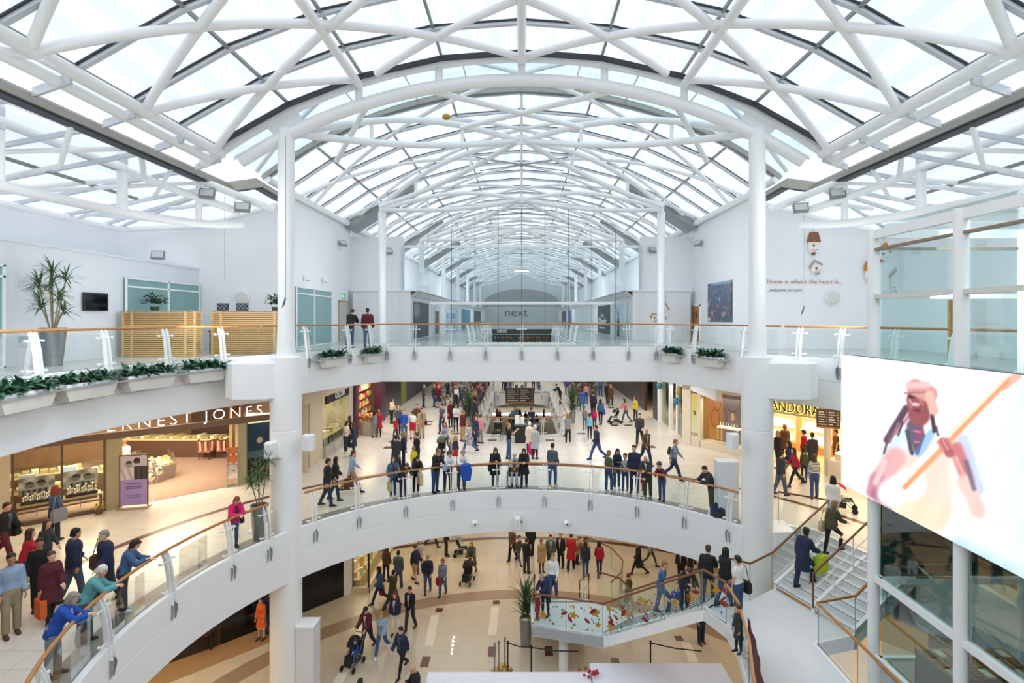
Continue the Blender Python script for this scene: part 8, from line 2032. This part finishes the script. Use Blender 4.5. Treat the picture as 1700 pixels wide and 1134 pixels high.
# rucksack on the floor by the rail
x, y = PX(1195, 862, 7.0); T = thing('rucksack', 'dark blue checked rucksack standing on the balcony floor by the rail', 'rucksack', (x, y+.15, MZ), -.3)
b = MB(); b.loft([ell(Vector((0, 0, z)), .27*q, .2*q, 14) for z, q in ((0, .85), (.08, 1), (.32, .98), (.46, .7), (.52, .35))]); b.build('body', cloth('navy'), T, smooth=True)
b = MB(); b.loft([ell(Vector((0, -.17, z)), .18, .08, 12) for z in (.06, .26)]); b.build('pocket', cloth('charcoal'), T, smooth=True)
b = MB(); b.lathe([(.05, .03), (.05, .3), (.02, .34)], (-.3, 0, 0), 10); b.build('water_bottle', cloth('white'), T)
def pushchair(label, x, y, z, face, col, hood=True, seatc='black'):
    T = thing('pushchair', label, 'pushchair', (x, y, z), RAD(face)); F = BLACK
    for sx in (-1, 1):
        for yy in (-.38, .3):
            b = MB(); b.tube([(sx*.26, yy, .1), (sx*.22, yy, .1)], .1, 14); b.build('wheel', M('tyre', '1c1c1e', .7), T)
    b = MB()
    for sx in (-1, 1): b.tube([(sx*.24, -.38, .1), (sx*.22, .1, .55), (sx*.21, .42, 1.0)], .014, 6); b.tube([(sx*.24, .3, .1), (sx*.22, .0, .5), (sx*.2, -.3, .42)], .014, 6)
    b.tube([(-.21, .42, 1.0), (.21, .42, 1.0)], .02, 8); b.build('frame', STEEL, T)
    b = MB(); b.slab([(-.19, -.3, .42), (.19, -.3, .42), (.19, .05, .36), (-.19, .05, .36)], (0, 0, .05)); b.slab([(-.19, .05, .38), (.19, .05, .38), (.19, .25, .85), (-.19, .25, .85)], (0, -.04, .02)); b.slab([(-.17, -.3, .42), (.17, -.3, .42), (.15, -.42, .2), (-.15, -.42, .2)], (0, .02, .02)); b.build('seat', cloth(seatc), T)
    if hood:
        b = MB(); rg = []
        for i in range(6):
            a = pi/2*i/5; rg.append([(xx*.21, .22-.34*sin(a), .72+.30*cos(a)*(1-.25*abs(xx))) for xx in (-1, -.6, 0, .6, 1)])
        for r0, r1 in zip(rg, rg[1:]):
            for j in range(4): b.quad(r0[j], r0[j+1], r1[j+1], r1[j])
        b.build('hood', cloth(col), T, smooth=True)
    b = MB(); b.box(-.17, .17, -.12, .25, .14, .26); b.build('basket', cloth('charcoal'), T)
    return T
def pc_for(txt, label, col, hood=True, dist=.78, seatc='black'):
    p = find(txt); v = wpos(p, (0, -dist, 0)); return pushchair(label, v[0], v[1], p['z'], p['face'], col, hood, seatc)
pc_for('maroon hooded top', 'black pushchair with a yellow bag pushed by the man in maroon', 'black', True, .95)
pc_for('olive coat pushing', 'dark pushchair pushed by the woman in the olive coat', 'black')
pc_for('lilac pushing', 'green hooded pushchair in the street', 'green')
pc_for('dusty pink top', 'black pushchair beside the woman in dusty pink', 'black')
pc_for('folded pushchair', 'small grey pushchair at the back of the ground floor', 'grey')
x, y = PX(1399, 848, 7.0); pushchair('red and black pushchair at the top of the wide stairs beside the screen', x, y, MZ, 60, 'crimson')
p = find('maroon hooded top'); v = wpos(p, (.1, -1.0, .5)); person_ch = thing('toddler', 'toddler in blue sitting in the black pushchair', 'person', v, RAD(p['face'])); person_ch.scale = (.52,)*3
g = Rig('sit', 'c'); kb = body_mb('sit', 'c', False)[0]; o = kb.build('body', M('skin_fair', 'd9ab90'), person_ch, smooth=True); o.location = (0, .1, -.5)
o = top_mb('sit', 'c', 'jacket').build('jacket', cloth('royal'), person_ch, smooth=True); o.location = (0, .1, -.5)
o = bottom_mb('sit', 'c', 'jeans').build('trousers', cloth('denim'), person_ch, smooth=True); o.location = (0, .1, -.5)
o = hair_mb('sit', 'c', 'short').build('hair', M('hair_brown', HAIRC['brown']), person_ch, smooth=True); o.location = (0, .1, -.5)
T = thing('shopping_bag', 'yellow bag hanging on the black pushchair', 'bag', wpos(p, (-.3, -.62, .42)), RAD(p['face'])); b = MB(); b.box(-.03, .05, -.14, .14, 0, .36); b.build('body', cloth('yellow'), T); b = MB(); b.tube([(0, -.1, .36), (0, 0, .5), (0, .1, .36)], .008, 6); b.build('handle', cloth('yellow'), T)
# wheelchair
T = thing('wheelchair', 'wheelchair with spoked wheels at the centre rail', 'wheelchair', (q_ := (854-866)/900*WY, WY, MZ), 0)
for sx in (-1, 1):
    b = MB(); n = 24; b.tube([(sx*.3, .08+.3*cos(2*pi*i/n), .31+.3*sin(2*pi*i/n)) for i in range(n+1)], .016, 6, cap=False); w = b.build('wheel', M('tyre', '1c1c1e'), T)
    b = MB(); [b.tube([(sx*.3, .08, .31), (sx*.3, .08+.29*cos(2*pi*i/12), .31+.29*sin(2*pi*i/12))], .005, 4) for i in range(12)]; b.build('spokes', STEEL, w)
    b = MB(); b.tube([(sx*.22, -.42, .08), (sx*.26, -.42, .08)], .08, 12); b.build('castor', M('tyre', '1c1c1e'), T)
    b = MB(); b.tube([(sx*.25, .25, .95), (sx*.25, .2, .5), (sx*.25, .2, .1)], .014, 6); b.tube([(sx*.25, .2, .7), (sx*.25, -.2, .7), (sx*.25, -.25, .5), (sx*.24, -.42, .1)], .014, 6); b.tube([(sx*.25, .2, .48), (sx*.25, -.25, .48)], .014, 6); b.build('side_frame', STEEL, T)
    b = MB(); b.box(sx*.13-.07, sx*.13+.07, -.6, -.42, .1, .12); b.build('footrest', BLACK, T)
b = MB(); b.box(-.24, .24, -.25, .2, .46, .5); b.build('seat', cloth('black'), T); b = MB(); b.box(-.24, .24, .19, .22, .5, .9); b.build('backrest', cloth('black'), T)
T2 = thing('handbag', 'brown leather handbag on the lap of the woman in the wheelchair', 'bag', (q_, WY-.22, MZ+.66)); b = MB(); b.box(-.17, .17, -.08, .08, 0, .18); b.build('body', cloth('brown'), T2); b = MB(); b.tube([(-.1, 0, .18), (0, 0, .27), (.1, 0, .18)], .01, 6); b.build('handle', cloth('brown'), T2)
